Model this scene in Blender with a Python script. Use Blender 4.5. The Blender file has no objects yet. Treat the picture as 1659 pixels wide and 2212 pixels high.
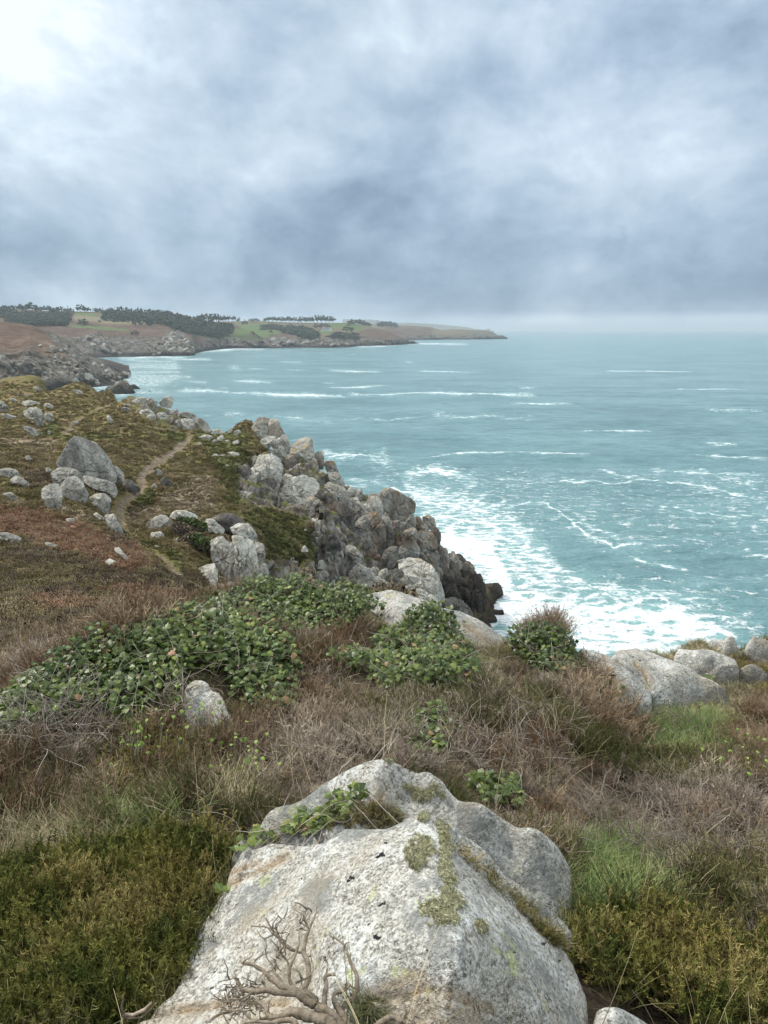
import bpy, math, random
import numpy as np
from mathutils import Vector

# ------------------------------------------------------------------ camera, sky, sun, exposure
S = bpy.context.scene
HAZE = 0.00009
F, CX, CY = 1597.0, 829.5, 1105.5          # focal length and centre of the 1659 x 2211 survey grid
PITCH = math.atan(0.2464)
SP, CP = math.sin(PITCH), math.cos(PITCH)
H = 42.0                                    # eye above the sea, which lies at z = 0
cam = bpy.data.cameras.new('camera'); camo = bpy.data.objects.new('camera', cam)
S.collection.objects.link(camo); S.camera = camo
camo.location = (0, 0, H); camo.rotation_euler = (math.pi/2 - PITCH, 0, 0)
cam.sensor_fit = 'VERTICAL'; cam.sensor_height = 36; cam.lens = 36*F/2211.5
cam.clip_start = 0.05; cam.clip_end = 300000
SUN_EL, SUN_AZ = math.radians(46), math.radians(-62)     # azimuth from +Y, towards +X
sl = bpy.data.lights.new('sun', 'SUN'); so = bpy.data.objects.new('sun', sl); S.collection.objects.link(so)
sl.energy = 2.7; sl.angle = math.radians(6); sl.color = (1, .95, .88)
sd = Vector((math.sin(SUN_AZ)*math.cos(SUN_EL), math.cos(SUN_AZ)*math.cos(SUN_EL), math.sin(SUN_EL)))
so.rotation_euler = sd.to_track_quat('Z', 'Y').to_euler(); so.location = (-60, 20, 120)
S.view_settings.view_transform = 'Standard'; S.view_settings.look = 'None'
S.view_settings.exposure = 0.40; S.view_settings.gamma = 1
S.render.engine = 'CYCLES'
S.cycles.use_denoising = True; S.cycles.denoiser = 'OPENIMAGEDENOISE'
S.cycles.max_bounces = 5; S.cycles.diffuse_bounces = 3; S.cycles.glossy_bounces = 2
S.cycles.transmission_bounces = 2; S.cycles.volume_bounces = 0; S.cycles.caustics_reflective = False
S.cycles.caustics_refractive = False; S.cycles.sample_clamp_indirect = 4

def lin(r, g, b):
    f = lambda c: (c/255/12.92) if c <= 10 else ((c/255+.055)/1.055)**2.4
    return (f(r), f(g), f(b), 1)

class NT:
    """small helper to write node trees"""
    def __init__(s, tree): s.t = tree; s.n = tree.nodes; s.l = tree.links
    def new(s, typ, **kw):
        n = s.n.new(typ)
        for k, v in kw.items(): setattr(n, k, v)
        return n
    def put(s, sock, v):
        if isinstance(v, bpy.types.NodeSocket): s.l.new(v, sock)
        elif v is not None: sock.default_value = v
    def math(s, op, a, b=None, c=None, clamp=False):
        n = s.new('ShaderNodeMath', operation=op, use_clamp=clamp)
        for i, v in enumerate((a, b, c)): s.put(n.inputs[i], v)
        return n.outputs[0]
    def vmath(s, op, a, b=None, out=0):
        n = s.new('ShaderNodeVectorMath', operation=op)
        s.put(n.inputs[0], a); s.put(n.inputs[1], b)
        return n.outputs[out]
    def noise(s, vec, scale, detail=4, rough=.55, dist=0.0, out=0):
        n = s.new('ShaderNodeTexNoise'); s.put(n.inputs['Vector'], vec)
        n.inputs['Scale'].default_value = scale; n.inputs['Detail'].default_value = detail
        n.inputs['Roughness'].default_value = rough; n.inputs['Distortion'].default_value = dist
        return n.outputs[out]
    def voro(s, vec, scale, feature='F1', rnd=1.0, out='Distance', dist='EUCLIDEAN'):
        n = s.new('ShaderNodeTexVoronoi', feature=feature, distance=dist); s.put(n.inputs['Vector'], vec)
        n.inputs['Scale'].default_value = scale; n.inputs['Randomness'].default_value = rnd
        return n.outputs[out]
    def ramp(s, fac, stops, interp='LINEAR'):
        n = s.new('ShaderNodeValToRGB'); s.put(n.inputs[0], fac); cr = n.color_ramp; cr.interpolation = interp
        while len(cr.elements) < len(stops): cr.elements.new(.5)
        for e, (p, c) in zip(cr.elements, stops): e.position = p; e.color = c if len(c) == 4 else (*c, 1)
        return n.outputs[0]
    def mr(s, v, a, b, c=0.0, d=1.0, smooth=True):
        n = s.new('ShaderNodeMapRange'); n.interpolation_type = 'SMOOTHSTEP' if smooth else 'LINEAR'
        for i, x in enumerate((v, a, b, c, d)): s.put(n.inputs[i], x)
        return n.outputs[0]
    def mix(s, f, a, b, mode='MIX'):
        n = s.new('ShaderNodeMix', data_type='RGBA', blend_type=mode)
        s.put(n.inputs[0], f); s.put(n.inputs[6], a); s.put(n.inputs[7], b)
        return n.outputs[2]
    def mapping(s, vec, scale=(1, 1, 1), rot=(0, 0, 0), loc=(0, 0, 0)):
        n = s.new('ShaderNodeMapping'); s.put(n.inputs[0], vec)
        n.inputs[1].default_value = loc; n.inputs[2].default_value = rot; n.inputs[3].default_value = scale
        return n.outputs[0]
    def attr(s, name, out='Fac'):
        n = s.new('ShaderNodeAttribute', attribute_name=name); return n.outputs[out]

def ray(px, py):
    """unit-free world direction through a point of the survey grid (y component forward)"""
    u = (np.asarray(px, float)-CX)/F; v = (CY-np.asarray(py, float))/F
    return np.stack([u, CP+v*SP, -SP+v*CP], -1)
def at(px, py, Y):
    d = ray(px, py); k = np.asarray(Y, float)/d[..., 1]
    return d*k[..., None] + np.array([0, 0, H])
def on_sea(px, py, z=0.0):
    d = ray(px, py); k = (z-H)/d[..., 2]
    return d*k[..., None] + np.array([0, 0, H])

# world: overcast sky, cloud layer over a Nishita sky
W = bpy.data.worlds.new('World'); S.world = W; W.use_nodes = True
w = NT(W.node_tree); w.n.clear()
co = w.new('ShaderNodeTexCoord').outputs['Generated']
dr = w.vmath('NORMALIZE', co)
sep = w.new('ShaderNodeSeparateXYZ'); w.l.new(dr, sep.inputs[0]); dz = sep.outputs[2]
den = w.math('ADD', w.math('MAXIMUM', dz, 0.0), 0.10)
cmb = w.new('ShaderNodeCombineXYZ')
w.l.new(w.math('DIVIDE', sep.outputs[0], den), cmb.inputs[0]); w.l.new(w.math('DIVIDE', sep.outputs[1], den), cmb.inputs[1])
cp = cmb.outputs[0]
wrp = w.vmath('ADD', dr, w.vmath('SCALE', w.noise(dr, 2.2, 3, .5, out=1), None)); [x for x in w.n if x.type == 'VECT_MATH' and x.operation == 'SCALE'][-1].inputs['Scale'].default_value = .12
n1 = w.noise(w.mapping(cp, (1, .8, 1), loc=(3.1, 1.7, 0)), 0.7, 5, .5, .3)
n2 = w.noise(w.mapping(wrp, (1, 1, 1.15), loc=(9.1, 4.2, 0)), 4.2, 9, .56, .1)
n3 = w.noise(w.mapping(wrp, (1, 1, 1.7), loc=(1.3, 2, 5)), 8.5, 9, .6, .3)
puf = w.voro(w.mapping(wrp, (1, 1, 1.7), loc=(2, 2, 1)), 6.5, 'SMOOTH_F1')
base = w.ramp(w.math('MAXIMUM', dz, 0.0), [(0.0, (.52,)*3), (.012, (.52,)*3), (.022, (.38,)*3), (.06, (.33,)*3), (.11, (.41,)*3), (.18, (.57,)*3), (.28, (.62,)*3), (.36, (.66,)*3)])
val = w.math('ADD', base, w.math('MULTIPLY', w.math('SUBTRACT', n1, .5), .25))
val = w.math('ADD', val, w.math('MULTIPLY', w.math('SUBTRACT', n2, .5), 1.1))
val = w.math('ADD', val, w.math('MULTIPLY', w.math('SUBTRACT', n3, .5), .46))
bil = w.math('ABSOLUTE', w.math('SUBTRACT', w.noise(w.mapping(wrp, (1, 1, 2.0), loc=(6, 1, 3)), 5.0, 7, .55, .4), .5))
val = w.math('ADD', val, w.math('MULTIPLY', w.math('SUBTRACT', bil, .08), -.55))
val = w.math('ADD', val, w.math('MULTIPLY', w.math('SUBTRACT', w.noise(w.mapping(wrp, (1, 1, 1.5)), 16, 6, .6, .1), .5), .26))
val = w.math('ADD', val, w.math('MULTIPLY', w.math('SUBTRACT', .42, puf), .16))
for sc_, am_, lo_ in ((2.3, .12, 0), (4.6, .07, 7), (9.0, .03, 3)):        # cloud edges
    e_ = w.noise(w.mapping(wrp, (1, 1, 1.2), loc=(lo_, 2+lo_, 5)), sc_, 10, .52, .15)
    val = w.math('ADD', val, w.math('MULTIPLY', w.math('SUBTRACT', w.mr(e_, .465, .545), .5), am_))
# large bright and dark cloud masses: (grid x, grid y, radius, amount)
for px, py, r, a in [(20, 230, .12, .24), (10, 120, .2, .02), (330, 300, .16, .10), (250, 60, .20, .04), (560, 480, .2, .04), (880, 330, .17, -.16), (1090, 250, .16, -.07), (720, 90, .16, -.06),
                     (1240, 190, .09, .10), (1200, 60, .13, .04), (1050, 40, .12, .0), (1560, 110, .16, -.24), (1480, 330, .16, .08), (1330, 420, .14, .06), (80, 500, .16, -.08),
                     (420, 610, .2, -.06), (1500, 500, .14, -.03), (1350, 630, .14, .08), (1600, 640, .10, .08), (430, 20, .08, -.08)]:
    d = ray(px, py); d = d/np.linalg.norm(d)
    val = w.math('ADD', val, w.mr(w.vmath('DISTANCE', dr, tuple(d), out=1), 0.0, r*1.5, a, 0.0))
# pale clearing along the horizon over the open sea
hz = w.math('MULTIPLY', w.mr(dz, .014, .024, 1, 0), w.mr(sep.outputs[0], -.05, .2, 0, 1))
val = w.math('ADD', val, w.math('MULTIPLY', hz, .16))
ccol = w.ramp(val, [(0.0, lin(102, 121, 143)), (.25, lin(127, 146, 167)), (.5, lin(157, 174, 192)), (.75, lin(188, 201, 214)), (1.0, lin(224, 230, 236))])
tint = w.mix(w.noise(w.mapping(dr, loc=(4, 4, 4)), 2.3, 3), (0.97, 1.0, 1.05, 1), (1.0, 1.03, 1.0, 1))
ccol = w.mix(1.0, ccol, tint, 'MULTIPLY')
up = w.mr(dz, .37, .8, 0, 1)
ccol = w.mix(1.0, ccol, w.mix(up, (1, 1, 1, 1), (2.7, 2.35, 2.05, 1)), 'MULTIPLY')
sky = w.new('ShaderNodeTexSky', sky_type='NISHITA'); sky.sun_disc = False
sky.sun_elevation = SUN_EL; sky.sun_rotation = SUN_AZ
c10 = w.vmath('SCALE', ccol); c10.node.inputs['Scale'].default_value = 10.0
fin = w.mix(.97, sky.outputs[0], c10)
bg = w.new('ShaderNodeBackground'); w.l.new(fin, bg.inputs[0]); bg.inputs[1].default_value = 0.1
w.l.new(bg.outputs[0], w.new('ShaderNodeOutputWorld').inputs[0])

# ------------------------------------------------------------------ numpy noise
def _h(ix, iy, iz, s=0):
    n = (ix.astype(np.int64)*374761393 + iy.astype(np.int64)*668265263 + iz.astype(np.int64)*2147483647 + s*974634777) & 0xffffffff
    n = ((n ^ (n >> 13))*1274126177) & 0xffffffff
    n = ((n ^ (n >> 15))*2246822519) & 0xffffffff
    return ((n ^ (n >> 16)) & 0xffffff)/16777215.0
def vnoise(p, s=0):
    i = np.floor(p); f = p-i; f = f*f*(3-2*f); i = i.astype(np.int64)
    r = 0
    for dx in (0, 1):
        for dy in (0, 1):
            for dz_ in (0, 1):
                wt = (f[..., 0] if dx else 1-f[..., 0])*(f[..., 1] if dy else 1-f[..., 1])*(f[..., 2] if dz_ else 1-f[..., 2])
                r = r+wt*_h(i[..., 0]+dx, i[..., 1]+dy, i[..., 2]+dz_, s)
    return r*2-1
def fbm(p, octs=4, s=0, gain=.5):
    a, r, t = 1.0, 0, 0
    for k in range(octs):
        r = r+a*vnoise(p*(2.03**k)+k*17.3, s+k); t += a; a *= gain
    return r/t
def cell(p, s=0):
    """random value of the nearest cell, and F2-F1"""
    i = np.floor(p).astype(np.int64)
    b1 = np.full(p.shape[:-1], 9.0); b2 = b1.copy(); v = b1*0
    for dx in (-1, 0, 1):
        for dy in (-1, 0, 1):
            for dz_ in (-1, 0, 1):
                q = i+np.array([dx, dy, dz_])
                c = np.stack([_h(q[..., 0], q[..., 1], q[..., 2], s+k) for k in (1, 2, 3)], -1)+q
                d = np.sqrt(((p-c)**2).sum(-1)); hv = _h(q[..., 0], q[..., 1], q[..., 2], s+9)
                m = d < b1
                b2 = np.where(m, b1, np.minimum(b2, d)); v = np.where(m, hv, v); b1 = np.where(m, d, b1)
    return v, b2-b1
def sstep(a, b, x):
    t = np.clip((x-a)/(b-a), 0, 1); return t*t*(3-2*t)

# ------------------------------------------------------------------ object helpers
def tag(o, label=None, cat=None, group=None, kind=None):
    if label: o['label'] = label
    if cat: o['category'] = cat
    if group: o['group'] = group
    if kind: o['kind'] = kind
    return o
def mesh(name, v, f, mat=None, parent=None, smooth=True, attrs=None):
    me = bpy.data.meshes.new(name); v = np.asarray(v, np.float32); f = np.asarray(f, np.int32)
    me.vertices.add(len(v)); me.vertices.foreach_set('co', v.ravel())
    k = f.shape[1]; me.loops.add(f.size); me.loops.foreach_set('vertex_index', f.ravel())
    me.polygons.add(len(f)); me.polygons.foreach_set('loop_start', np.arange(0, f.size, k, dtype=np.int32))
    me.polygons.foreach_set('loop_total', np.full(len(f), k, np.int32))
    me.polygons.foreach_set('use_smooth', np.full(len(f), smooth))
    me.update(calc_edges=True)
    for nm, a in (attrs or {}).items():
        a = np.asarray(a, np.float32)
        if a.ndim == 1:
            me.attributes.new(nm, 'FLOAT', 'POINT').data.foreach_set('value', a)
        else:
            if a.shape[1] == 3: a = np.concatenate([a, np.ones((len(a), 1), np.float32)], 1)
            me.attributes.new(nm, 'FLOAT_COLOR', 'POINT').data.foreach_set('color', a.ravel())
    if mat: me.materials.append(mat)
    o = bpy.data.objects.new(name, me)
    if parent is not False: S.collection.objects.link(o)
    if parent: o.parent = parent
    return o
def grid_faces(nu, nv, wrap=False):
    i = np.arange(nu if wrap else nu-1)[:, None]; j = np.arange(nv-1)[None, :]
    a = i*nv+j; b = ((i+1) % nu)*nv+j
    return np.stack([a, b, b+1, a+1], -1).reshape(-1, 4)
def empty(name, loc):
    o = bpy.data.objects.new(name, None); S.collection.objects.link(o); o.location = loc; o.empty_display_size = .2
    return o
def material(name):
    m = bpy.data.materials.new(name); m.use_nodes = True; t = NT(m.node_tree); t.n.clear()
    out = t.new('ShaderNodeOutputMaterial'); b = t.new('ShaderNodeBsdfPrincipled'); t.l.new(b.outputs[0], out.inputs[0])
    t.b = b; t.out = out
    b.inputs['Specular IOR Level'].default_value = .25; b.inputs['Roughness'].default_value = .85
    return m, t
def bump(t, h, dist, strength=1.0, prev=None):
    n = t.new('ShaderNodeBump'); t.put(n.inputs['Height'], h); n.inputs['Distance'].default_value = dist
    n.inputs['Strength'].default_value = strength
    if prev is not None: t.l.new(prev, n.inputs['Normal'])
    return n.outputs[0]
# ------------------------------------------------------------------ survey grids -> points
def T3(pts): return [(.3*a, 829.5+.3*b, *c) for a, b, *c in pts]
def T4(pts): return [(414.75+.425*a, 829.5+.425*b, *c) for a, b, *c in pts]
def T5(pts): return [(705.1+.24*a, 995.4+.24*b, *c) for a, b, *c in pts]
def T1(pts): return [(.35*a, 622+.35*b, *c) for a, b, *c in pts]
def T2(pts): return [(497.7+.4*a, 622+.4*b, *c) for a, b, *c in pts]
def T7(pts): return [(1078+.35*a, 1285.7+.35*b, *c) for a, b, *c in pts]
def T8(pts): return [(248.9+.65*a, 1576+.65*b, *c) for a, b, *c in pts]
def T6(pts): return [(580.6+.4*a, 1202.8+.4*b, *c) for a, b, *c in pts]
def TT(pts): return list(pts)
def proj(P):
    P = np.asarray(P, float)-np.array([0, 0, H])
    d = P[..., 1]*CP-P[..., 2]*SP; up = P[..., 1]*SP+P[..., 2]*CP
    d = np.where(d > .01, d, .01)
    return CX+F*P[..., 0]/d, CY-F*up/d
def sdpoly(x, y, poly):
    """signed distance (positive inside) of points to a closed polygon"""
    poly = np.array([p[:2] for p in poly], float); n = len(poly)
    d = np.full(np.shape(x), 1e18); ins = np.zeros(np.shape(x), bool)
    for i in range(n):
        a, b = poly[i], poly[(i+1) % n]; e = b-a
        t = np.clip(((x-a[0])*e[0]+(y-a[1])*e[1])/(e@e+1e-12), 0, 1)
        d = np.minimum(d, (x-a[0]-t*e[0])**2+(y-a[1]-t*e[1])**2)
        c = (a[1] > y) != (b[1] > y)
        ins ^= c & (x < (b[0]-a[0])*(y-a[1])/(b[1]-a[1]+1e-12)+a[0])
    return np.where(ins, 1, -1)*np.sqrt(d)
def dline(x, y, line):
    d = np.full(np.shape(x), 1e18)
    for a, b in zip(line[:-1], line[1:]):
        ex, ey = b[0]-a[0], b[1]-a[1]
        t = np.clip(((x-a[0])*ex+(y-a[1])*ey)/(ex*ex+ey*ey+1e-12), 0, 1)
        d = np.minimum(d, (x-a[0]-t*ex)**2+(y-a[1]-t*ey)**2)
    return np.sqrt(d)

# ------------------------------------------------------------------ ground: one sheet from the near heath to the headland
LS = .3
class RBF:
    def __init__(s, xy, val, c=.008):
        s.p = np.asarray(xy, float); s.c = c
        A = s.k(s.p, s.p); n = len(s.p)
        P = np.c_[np.ones(n), s.p]
        M = np.zeros((n+3, n+3)); M[:n, :n] = A+np.eye(n)*2e-4; M[:n, n:] = P; M[n:, :n] = P.T
        s.w = np.linalg.solve(M, np.r_[val, 0, 0, 0])
    def k(s, a, b): return np.exp(-np.sqrt(((a[:, None]-b[None])**2).sum(-1)+s.c**2)/.35)
    def __call__(s, q):
        q = np.asarray(q, float); sh = q.shape[:-1]; q = q.reshape(-1, 2); o = np.empty(len(q))
        for i in range(0, len(q), 40000):
            c = q[i:i+40000]; o[i:i+40000] = s.k(c, s.p)@s.w[:-3]+s.w[-3]+c@s.w[-2:]
        return o.reshape(sh)
def polar(P): 
    r = np.hypot(P[..., 0], P[..., 1]); return np.stack([np.arctan2(P[..., 0], P[..., 1]), np.log(r)*LS], -1), (P[..., 2]-H)/r
ctrl = [  # near heath (grid x, grid y, forward distance)
 (0,2211,1.7),(0,2050,2.02),(0,1900,2.4),(0,1700,3.2),(0,1600,3.8),(60,1500,4.3),(200,1425,4.6),(-150,1560,4.3),(-150,2000,2.1),
 (300,1390,5.0),(400,1362,5.2),(500,1370,5.2),(620,1420,5.0),(350,1600,3.5),(200,1600,3.7),(500,1560,3.9),
 (450,1310,6.2),(540,1285,6.3),(650,1275,6.4),(760,1278,6.5),(850,1385,5.75),(850,1275,7.9),(700,1380,5.6),(800,1450,4.9),(900,1400,5.5),(940,1345,6.0),(1010,1405,5.75),(1065,1430,5.45),
 (1100,1500,4.7),(1190,1375,6.2),(1120,1420,5.6),(1240,1440,5.9),(1350,1515,5.65),(1450,1530,5.75),(1560,1500,6.0),(1659,1500,6.2),(1800,1500,6.2),
 (1659,1440,7.6),(1560,1440,7.4),(1400,1400,7.6),(1500,1385,9.0),(1659,1385,9.6),(1800,1385,9.6),
 (1400,1600,4.7),(1659,1600,4.9),(1659,1800,3.0),(1800,1800,3.0),(1659,2000,2.2),(1659,2211,1.78),(1800,2211,1.7),(1400,2211,1.78),(1300,1850,2.72),(1350,2000,2.15),
 (800,1600,3.5),(1000,1600,3.55),(600,1700,3.0),(1200,1700,3.2),(400,1650,3.2),(400,1850,2.4),(200,1800,2.7),(200,2000,2.14),(300,2211,1.78),
 (600,1900,2.35),(800,1750,2.75),(1000,1750,2.75),(800,2000,1.95),(1000,2211,1.75),(650,2211,1.75),
 # left slope
 (-150,1400,8),(0,1430,6.6),(0,1400,8),(0,1350,11),(0,1300,14.5),(0,1250,20),(0,1200,28),(0,1150,37),(0,1100,46),(0,1050,56),(0,1000,69),(0,950,86),(0,900,108),(0,862,135),(0,836,160),
 (-200,1300,14.5),(-200,1150,37),(-200,1000,70),(-200,900,105),(-200,815,175),
 (150,1390,7),(150,1350,10),(150,1300,14),(150,1250,20.5),(150,1200,29),(150,1150,38),(150,1100,48),(150,1050,59),(150,1000,73),(150,950,91),(150,900,114),(150,855,148),
 (300,1362,7),(300,1330,10),(300,1290,14.5),(300,1250,21),(300,1215,29),(270,1170,38),(240,1130,48),(220,1080,58),(240,1050,63),
 (400,1335,7.5),(400,1310,12),(390,1280,18),(370,1250,25),(430,1308,17),(445,1320,14),(330,1205,34),
 (60,838,160),(105,840,157),(200,853,150),(225,860,148),(500,926,110),(555,933,110),(180,850,150),
 # gully and path
 (262,1100,61),(258,1130,56),(285,1160,51),(335,1195,47),(360,1215,44.5),(378,1238,42),(400,1262,39.5),(430,1240,43),(440,1290,37),
 (300,1050,71),(330,1020,79),(365,990,89),(400,945,104),(425,925,113),(350,900,122),(300,870,140),(240,880,137),(250,862,148),(170,920,106),
 # bowl and headland top
 (330,1110,60),(340,1090,64),(400,1040,76),(450,1080,69),(500,1000,87),(400,1000,85),(480,950,103),(500,925,112),(540,922,112),(470,1110,64),(560,1130,66),(540,1070,77),
 (600,1200,63),(640,1160,70),(700,1180,72),(740,1220,74),(690,1240,68),(600,1245,59),(560,1280,54),(470,1150,58),(420,1130,60),(500,1295,48),
 (600,990,101),(640,985,104),(690,1020,101),(740,1050,101),(780,1065,101),(850,1085,101),(900,1110,102),(940,1145,102),(985,1205,106),(1030,1250,111),(1062,1285,113),
 (620,1080,88),(680,1110,86),(740,1130,90),(800,1150,93),(850,1200,94),(920,1230,97),(980,1290,103),
 (760,1262,79),(820,1270,82),(900,1300,84),(960,1330,92),(700,1275,71),
]
cp3 = at(*np.array(ctrl, float).T)
off = [  # hidden ground: (grid x of the bearing, range, height below the eye)
]
def bearing(px): return math.atan((px-CX)/F/CP*1.0)
for px, rows in {
    -500: [(1.2,-1.8),(6,-2.4),(12,-4.2),(30,-9),(60,-11),(120,-11),(200,-16),(260,-46)],
    -1400: [(1.2,-1.8),(6,-2.2),(12,-3.5),(30,-7),(60,-8),(120,-8),(200,-12),(260,-40)],
    0: [(190,-24),(215,-44),(260,-50)], 150: [(168,-22),(190,-40),(240,-50)], 280: [(158,-20),(175,-40),(240,-50)],
    420: [(128,-22),(142,-44),(200,-50)], 530: [(122,-26),(135,-46),(200,-50)], 640: [(113,-28),(122,-46),(200,-50)], 760: [(110,-34),(118,-48),(200,-50)],
    860: [(110,-40),(118,-50),(200,-52)], 960: [(112,-46),(125,-52)], 1060: [(120,-52),(200,-55)],
    490: [(9,-4.6),(14,-8.5),(24,-15),(34,-20),(42,-21)], 600: [(9,-4.8),(14,-9),(24,-17),(35,-25),(46,-27)], 720: [(9.5,-5.2),(14,-9.5),(24,-18),(38,-30),(58,-34)],
    850: [(9.5,-5.6),(14,-10),(24,-20),(40,-36),(66,-42)], 1000: [(10,-6.4),(14,-11),(24,-22),(40,-40),(60,-46),(85,-47)],
    1150: [(10,-6.8),(14,-11.5),(24,-23),(36,-40),(50,-47),(80,-50),(110,-52)], 1350: [(10.5,-7.2),(14,-12),(24,-24),(34,-40),(50,-50),(90,-52),(150,-55)],
    1600: [(12.5,-8),(16,-13),(24,-24),(34,-40),(50,-50),(90,-52),(200,-55)], 1900: [(12.5,-7.5),(16,-12),(24,-24),(34,-40),(50,-50),(200,-55)],
    3200: [(1.2,-1.9),(5,-3.2),(8,-4),(12,-7.5),(24,-24),(34,-42),(60,-52),(200,-55)]}.items():
    b = bearing(px)
    for r, z in rows: off.append((r*math.sin(b), r*math.cos(b), H+z))
allp = np.concatenate([cp3, np.array(off)])
uv, tt = polar(allp)
_k = np.unique(np.round(uv, 4), axis=0, return_index=True)[1]
ground_rbf = RBF(uv[_k], tt[_k])
th = np.concatenate([np.linspace(-1.35, -.62, 60), np.linspace(-.615, .615, 900), np.linspace(.62, 1.35, 60)])
lr = np.log(np.concatenate([np.geomspace(.7, 38, 430, endpoint=False), np.geomspace(38, 132, 480, endpoint=False), np.geomspace(132, 262, 110)]))
TH, LR = np.meshgrid(th, lr, indexing='ij'); R = np.exp(LR)
Zt = ground_rbf(np.stack([TH, LR*LS], -1))*R
Tg = Zt/R
for _ in range(10):                          # soften the survey points
    Tg[1:-1, :] = .25*Tg[:-2, :]+.5*Tg[1:-1, :]+.25*Tg[2:, :]; Tg[:, 1:-1] = .25*Tg[:, :-2]+.5*Tg[:, 1:-1]+.25*Tg[:, 2:]
Zt = Tg*R
GX, GY = R*np.sin(TH), R*np.cos(TH); GZ = Zt+H
base_px, base_py = proj(np.stack([GX, GY, GZ], -1))
ROCKZONE = [T4([(215,400),(500,290),(700,400),(800,520),(1120,620),(1260,700),(1520,1000),(1500,1180),(1280,1200),(700,1060),(610,760),(640,700),(420,640),(240,600)]),
            T4([(350,880),(600,900),(900,1060),(350,1060)]), T3([(900,90),(1260,80),(1530,330),(1300,330),(1120,290),(980,200)])]
rockm = np.zeros_like(GX)
for pl in ROCKZONE: rockm = np.maximum(rockm, sstep(-6, 14, sdpoly(base_px, base_py, pl)))
rockm *= (R > 38)
steep = np.gradient(GZ, axis=1)/np.maximum(np.gradient(R, axis=1), 1e-6)
rockm = np.maximum(rockm, sstep(.75, 1.1, np.abs(steep))*(R > 30)*(base_px > 520))
rockm = np.maximum(rockm, sstep(5, 0, GZ)*(R > 30))
# heath lumps: small near, hummocks farther off
P3 = np.stack([GX, GY, GZ*0], -1)
far = sstep(7, 30, R); mid = sstep(2.5, 7, R)
lump = fbm(P3*1.9, 3, 5)*.10*(1-far)*mid + fbm(P3*.55, 4, 11)*.34*far*(1-rockm) + fbm(P3*1.6, 2, 21)*.13*far*(1-rockm)
lump += (np.abs(fbm(P3*.3, 3, 31))*-.5)*far*(1-rockm)*sstep(14, 30, R)*sstep(60, 40, R)
GZ0 = GZ.copy(); GZ = GZ+lump-.06*(1-far)
# blocky rock: shifted along the surface normal
Pg = np.stack([GX, GY, GZ], -1); e1_ = np.gradient(Pg, axis=0); e2_ = np.gradient(Pg, axis=1); Ng = -np.cross(e1_, e2_)
Ng /= np.maximum(np.linalg.norm(Ng, axis=-1, keepdims=True), 1e-9); Ng *= np.where(Ng[..., 2:] < 0, -1, 1)
mk = rockm > .01; rd = np.zeros_like(GX); q_ = Pg[mk]; q_ = q_+fbm(q_*.3, 2, 51)[:, None]*1.2
cv, ce = cell(q_*np.array([.36, .36, .26]), 3); cv2, ce2 = cell(q_*np.array([1.0, 1.0, .75]), 8)
rd[mk] = (cv-.5)*1.9+(cv2-.5)*.75-sstep(.10, 0, ce)*.7-sstep(.08, 0, ce2)*.25-.25
Pg = Pg+Ng*(rd*rockm)[..., None]; GZ = GZ+np.minimum(rd, 0)*rockm
for px_, py_, Y_, r_, h_ in [(200,1470,4.4,.5,.12),(330,1430,4.6,.6,.15),(520,1410,4.9,.6,.15),(600,1320,5.8,.6,.15),(730,1320,5.9,.5,.14),(950,1350,5.9,.35,.10),(1178,1420,5.9,.42,.30),(900,1450,4.9,.6,.10)]:
    c_ = at(px_, py_, Y_); hb = h_*np.exp(-((GX-c_[0])**2+(GY-c_[1])**2)/r_**2); GZ = GZ+hb; Pg[..., 2] += hb
GZ = np.maximum(GZ, -14)
def gz(x, y):
    x = np.asarray(x, float); y = np.asarray(y, float)
    a = np.arctan2(x, y); l = np.log(np.maximum(np.hypot(x, y), .71))
    i = np.clip(np.searchsorted(th, a)-1, 0, len(th)-2); j0 = np.clip(np.searchsorted(lr, l)-1, 0, len(lr)-2); j = j0+np.clip((l-lr[j0])/(lr[j0+1]-lr[j0]), 0, 1)
    fa = np.clip((a-th[i])/(th[i+1]-th[i]), 0, 1); fb = j-j0
    return (GZ[i, j0]*(1-fa)+GZ[i+1, j0]*fa)*(1-fb)+(GZ[i, j0+1]*(1-fa)+GZ[i+1, j0+1]*fa)*fb
def hit(px, py, rmin=.9, rmax=250):
    """where the line of sight meets the ground"""
    d = ray(np.atleast_1d(px), np.atleast_1d(py)); hor = np.hypot(d[..., 0], d[..., 1])
    rr = np.exp(np.linspace(math.log(rmin), math.log(rmax), 500))
    done = np.zeros(len(d), bool); res = np.full(len(d), rmax)
    prev = None
    for r in rr:
        k = r/hor; z = H+d[:, 2]*k; dz_ = z-gz(d[:, 0]*k, d[:, 1]*k)
        h_ = (dz_ < 0) & ~done
        if prev is not None:
            f = np.clip(prev[1]/(prev[1]-dz_+1e-9), 0, 1)
            res = np.where(h_, prev[0]+(r-prev[0])*f, res)
        done |= h_; prev = (r, dz_)
    k = res/hor; P = d*k[:, None]; P[:, 2] += H
    return P, done
px, py = proj(np.stack([GX, GY, GZ], -1))
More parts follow.
